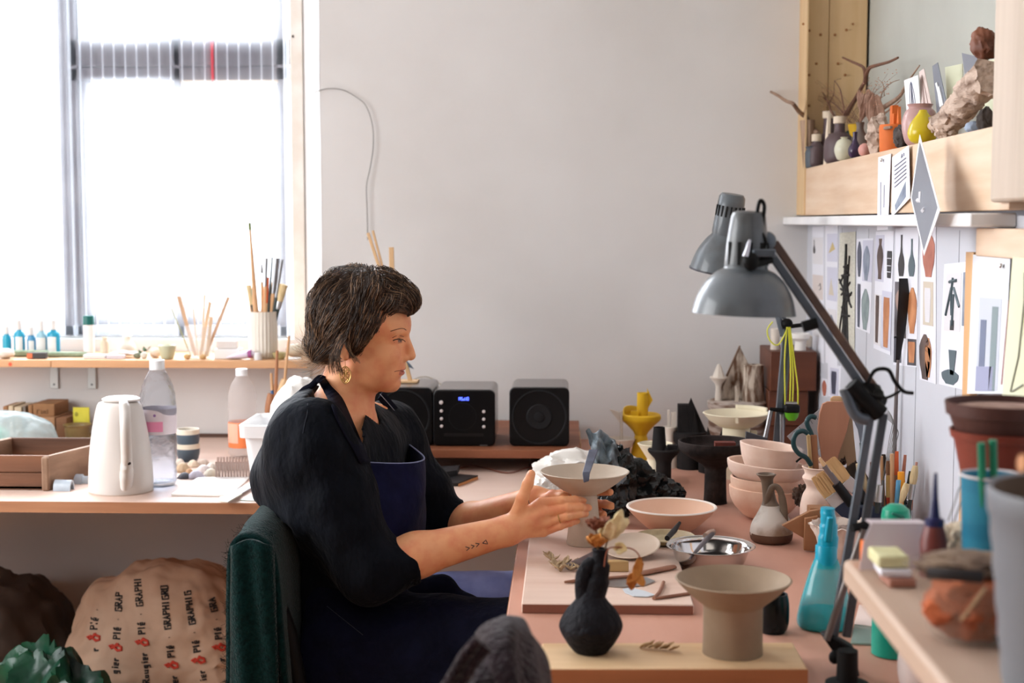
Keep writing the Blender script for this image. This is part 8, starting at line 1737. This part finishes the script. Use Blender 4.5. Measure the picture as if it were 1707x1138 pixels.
# bib: a curved sheet round the front of the chest
T = [w3(604,771,2.608), w3(648,773,2.615), w3(692,771,2.665), w3(705,763,2.75), w3(692,747,2.83), w3(655,724,2.89)]; B = [w3(572,905,2.56), w3(628,912,2.575), w3(686,905,2.65), w3(704,893,2.75), w3(696,885,2.85), w3(660,880,2.90)]
T = sm3(T, 5); B = sm3(B, 5); m = M()
def bib(u, v):
    i = min(len(T)-2, int(u*(len(T)-1))); f = u*(len(T)-1)-i; a = T[i].lerp(T[i+1], f); b = B[i].lerp(B[i+1], f); p = a.lerp(b, v); bl = math.sin(v*math.pi)*.012; return p+Vector((bl*(.6 if u > .3 else .2), -bl*.6*(1-u), 0))+Vector((.003*math.sin(u*14+v*5), .003*math.sin(u*11-v*6), 0))
m.grid(bib, 40, 24); ap = m.build('apron_bib', m_apron, potter, solid=.003, label='navy apron bib with pale stitched top edge')
M().tube([bib(k/30, 0)+Vector((0,0,.0005)) for k in range(31)], .0016, 6).build('hem', mat('hem_pale', (120,126,160), .8), ap)
def strap(pts, wd, nm='apron_strap', m=m_dnavy, proj=True, lift=.004):
    P = []
    for q in pts:
        p = on_shirt(q[0], q[1], lift) if proj and len(q) == 2 else Vector(w3(*q)); P.append(p if p is not None else Vector(w3(q[0], q[1], 2.62)))
    P = sm3(P, 5); M().tube(P, [(wd, .0022)]*len(P), 10, flat=Vector((0,1,0))).build(nm, m, potter)
def strap_px(pts, nm='apron_strap'):
    """band given by its two edges, wrapped on whatever lies beneath"""
    L = []; R = []
    for (x0, y0, x1, y1) in pts:
        for S, (x, y) in ((L, (x0, y0)), (R, (x1, y1))):
            a = on_shirt(x, y, .004); b = on_skin(x, y, .004)
            c = [z for z in (a, b) if z is not None]; S.append(min(c, key=lambda z: z.y) if c else Vector(w3(x, y, 2.64)))
    L = sm3(L, 4); R = sm3(R, 4); m = M(); n = len(L)
    m.add(L+R, [(k, k+1, n+k+1, n+k) for k in range(n-1)]); m.build(nm, m_dnavy, potter, solid=.003)
strap_px([(533,636,541,630),(541,655,554,645),(553,676,570,664),(562,700,583,692),(574,724,594,718),(588,748,604,742),(600,772,616,770)])
P = [Vector(w3(*q)) for q in [(541,632,2.69),(532,630,2.69),(520,642,2.69),(506,650,2.695),(501,660,2.70),(508,667,2.70),(520,664,2.70)]]
M().tube(sm3(P, 5), [(.006,.002)]*31, 10, flat=Vector((0,1,0))).build('strap_tie', m_dnavy, potter)
M().ball(w3(534,634,2.688), (.008,.006,.005), sub=3, rough=.2).build('strap_knot', m_dnavy, potter)
P = [Vector(w3(*q)) for q in [(634,658,2.84),(650,676,2.86),(668,698,2.885),(684,718,2.89),(686,738,2.87)]]; M().tube(sm3(P, 4), [(.002,.011)]*17, 8, flat=Vector((0,0,1))).build('apron_strap', m_dnavy, potter)
P2 = [p+Vector((.001,-.011,.003)) for p in P]; M().tube(sm3(P2, 4), .0008, 5).build('strap_rim_light', mat('painted_rim_light', (140,148,164), .7), potter)  # pale tube paints the rim light along the far strap
# trousers
m_tr = mat('blue_trousers', (150,164,226), .8, (132,148,214), ns=30, bump=.3, bs=40, sheen=.2)
def trousers(P):
    d = None
    for s_, hp, kn, ft in LEGS:
        e = chain(P, [hp, kn, ft+np.array([0,0,.03], np.float32)], [.108,.078,.06], .03); d = e if d is None else smin(d, e, .03)
    return np.maximum(d+folds(P, .003), (CX+.085)-P[:, 0])
tv = nets(trousers, [-.64, 2.44, .06], [.10, 3.02, .76], .0065)
np_mesh('trousers', [tv], m_tr, potter, label='blue trousers')
for s_, hp, kn, ft in LEGS:
    f = Vector(ft); m = M(); m.ball(f+Vector((.055,0,-.043)), (.125,.045,.04), sub=3)
    for p in m.v: p.z = max(p.z, .002)
    m.build('shoe', mat('shoe_dark', (40,38,38), .6), potter)
# apron skirt over the lap
def skirt(P):
    hp, kn = LEGS[0][1], LEGS[0][2]
    d = chain(P, [hp+np.array([0,-.004,0], np.float32), kn+np.array([0,-.004,0], np.float32)], [.126,.089], .03)
    d = smin(d, capf(P, w3(540,1005,2.74), w3(570,990,2.72), .128, .125), .04)
    d = smin(d, chain(P, [w3(640,1000,2.78), w3(735,984,2.785), w3(778,1006,2.76), w3(838,1016,2.70)], [.06,.026,.018,.014], .02), .03)
    d = smin(d, chain(P, [kn+np.array([.0,-.02,-.03], np.float32), kn+np.array([.02,-.02,-.22], np.float32)], [.075,.06], .02), .03)
    d = smin(d, chain(P, [hp+np.array([.05,-.07,-.02], np.float32), kn+np.array([-.06,-.06,-.08], np.float32), kn+np.array([-.1,-.05,-.2], np.float32)], [.06,.05,.04], .03), .05)
    return np.maximum(d+folds(P, .0045), (CX+.058)-P[:, 0])
kv = nets(skirt, [-.68, 2.42, .34], [.0, 3.0, .84], .0055)
kv[0][:, 0] = np.minimum(kv[0][:, 0], TL-.004+np.clip((TZ-.035-kv[0][:, 2])*2, 0, .2))
sk, KV, KF = np_mesh('apron_skirt', [kv], mat('dark_apron', (12,14,33), .85, (8,10,25), ns=24, bump=.7, bs=16, sheen=.02, bd=.02, spec=.1), potter, label='dark navy apron skirt dusted with clay')
kbv = BVHTree.FromPolygons([tuple(v) for v in KV], [tuple(int(i) for i in f) for f in KF])
P = []
for k in range(9):
    h = kbv.ray_cast(EYE, ray(545+60*k/8, 1010+48*k/8).normalized())
    if h[0] is not None: P.append(h[0]-ray(560,1030).normalized()*.0006)
if len(P) > 2: M().tube(P, .0006, 5).build('pocket_stitch', m_st, sk)
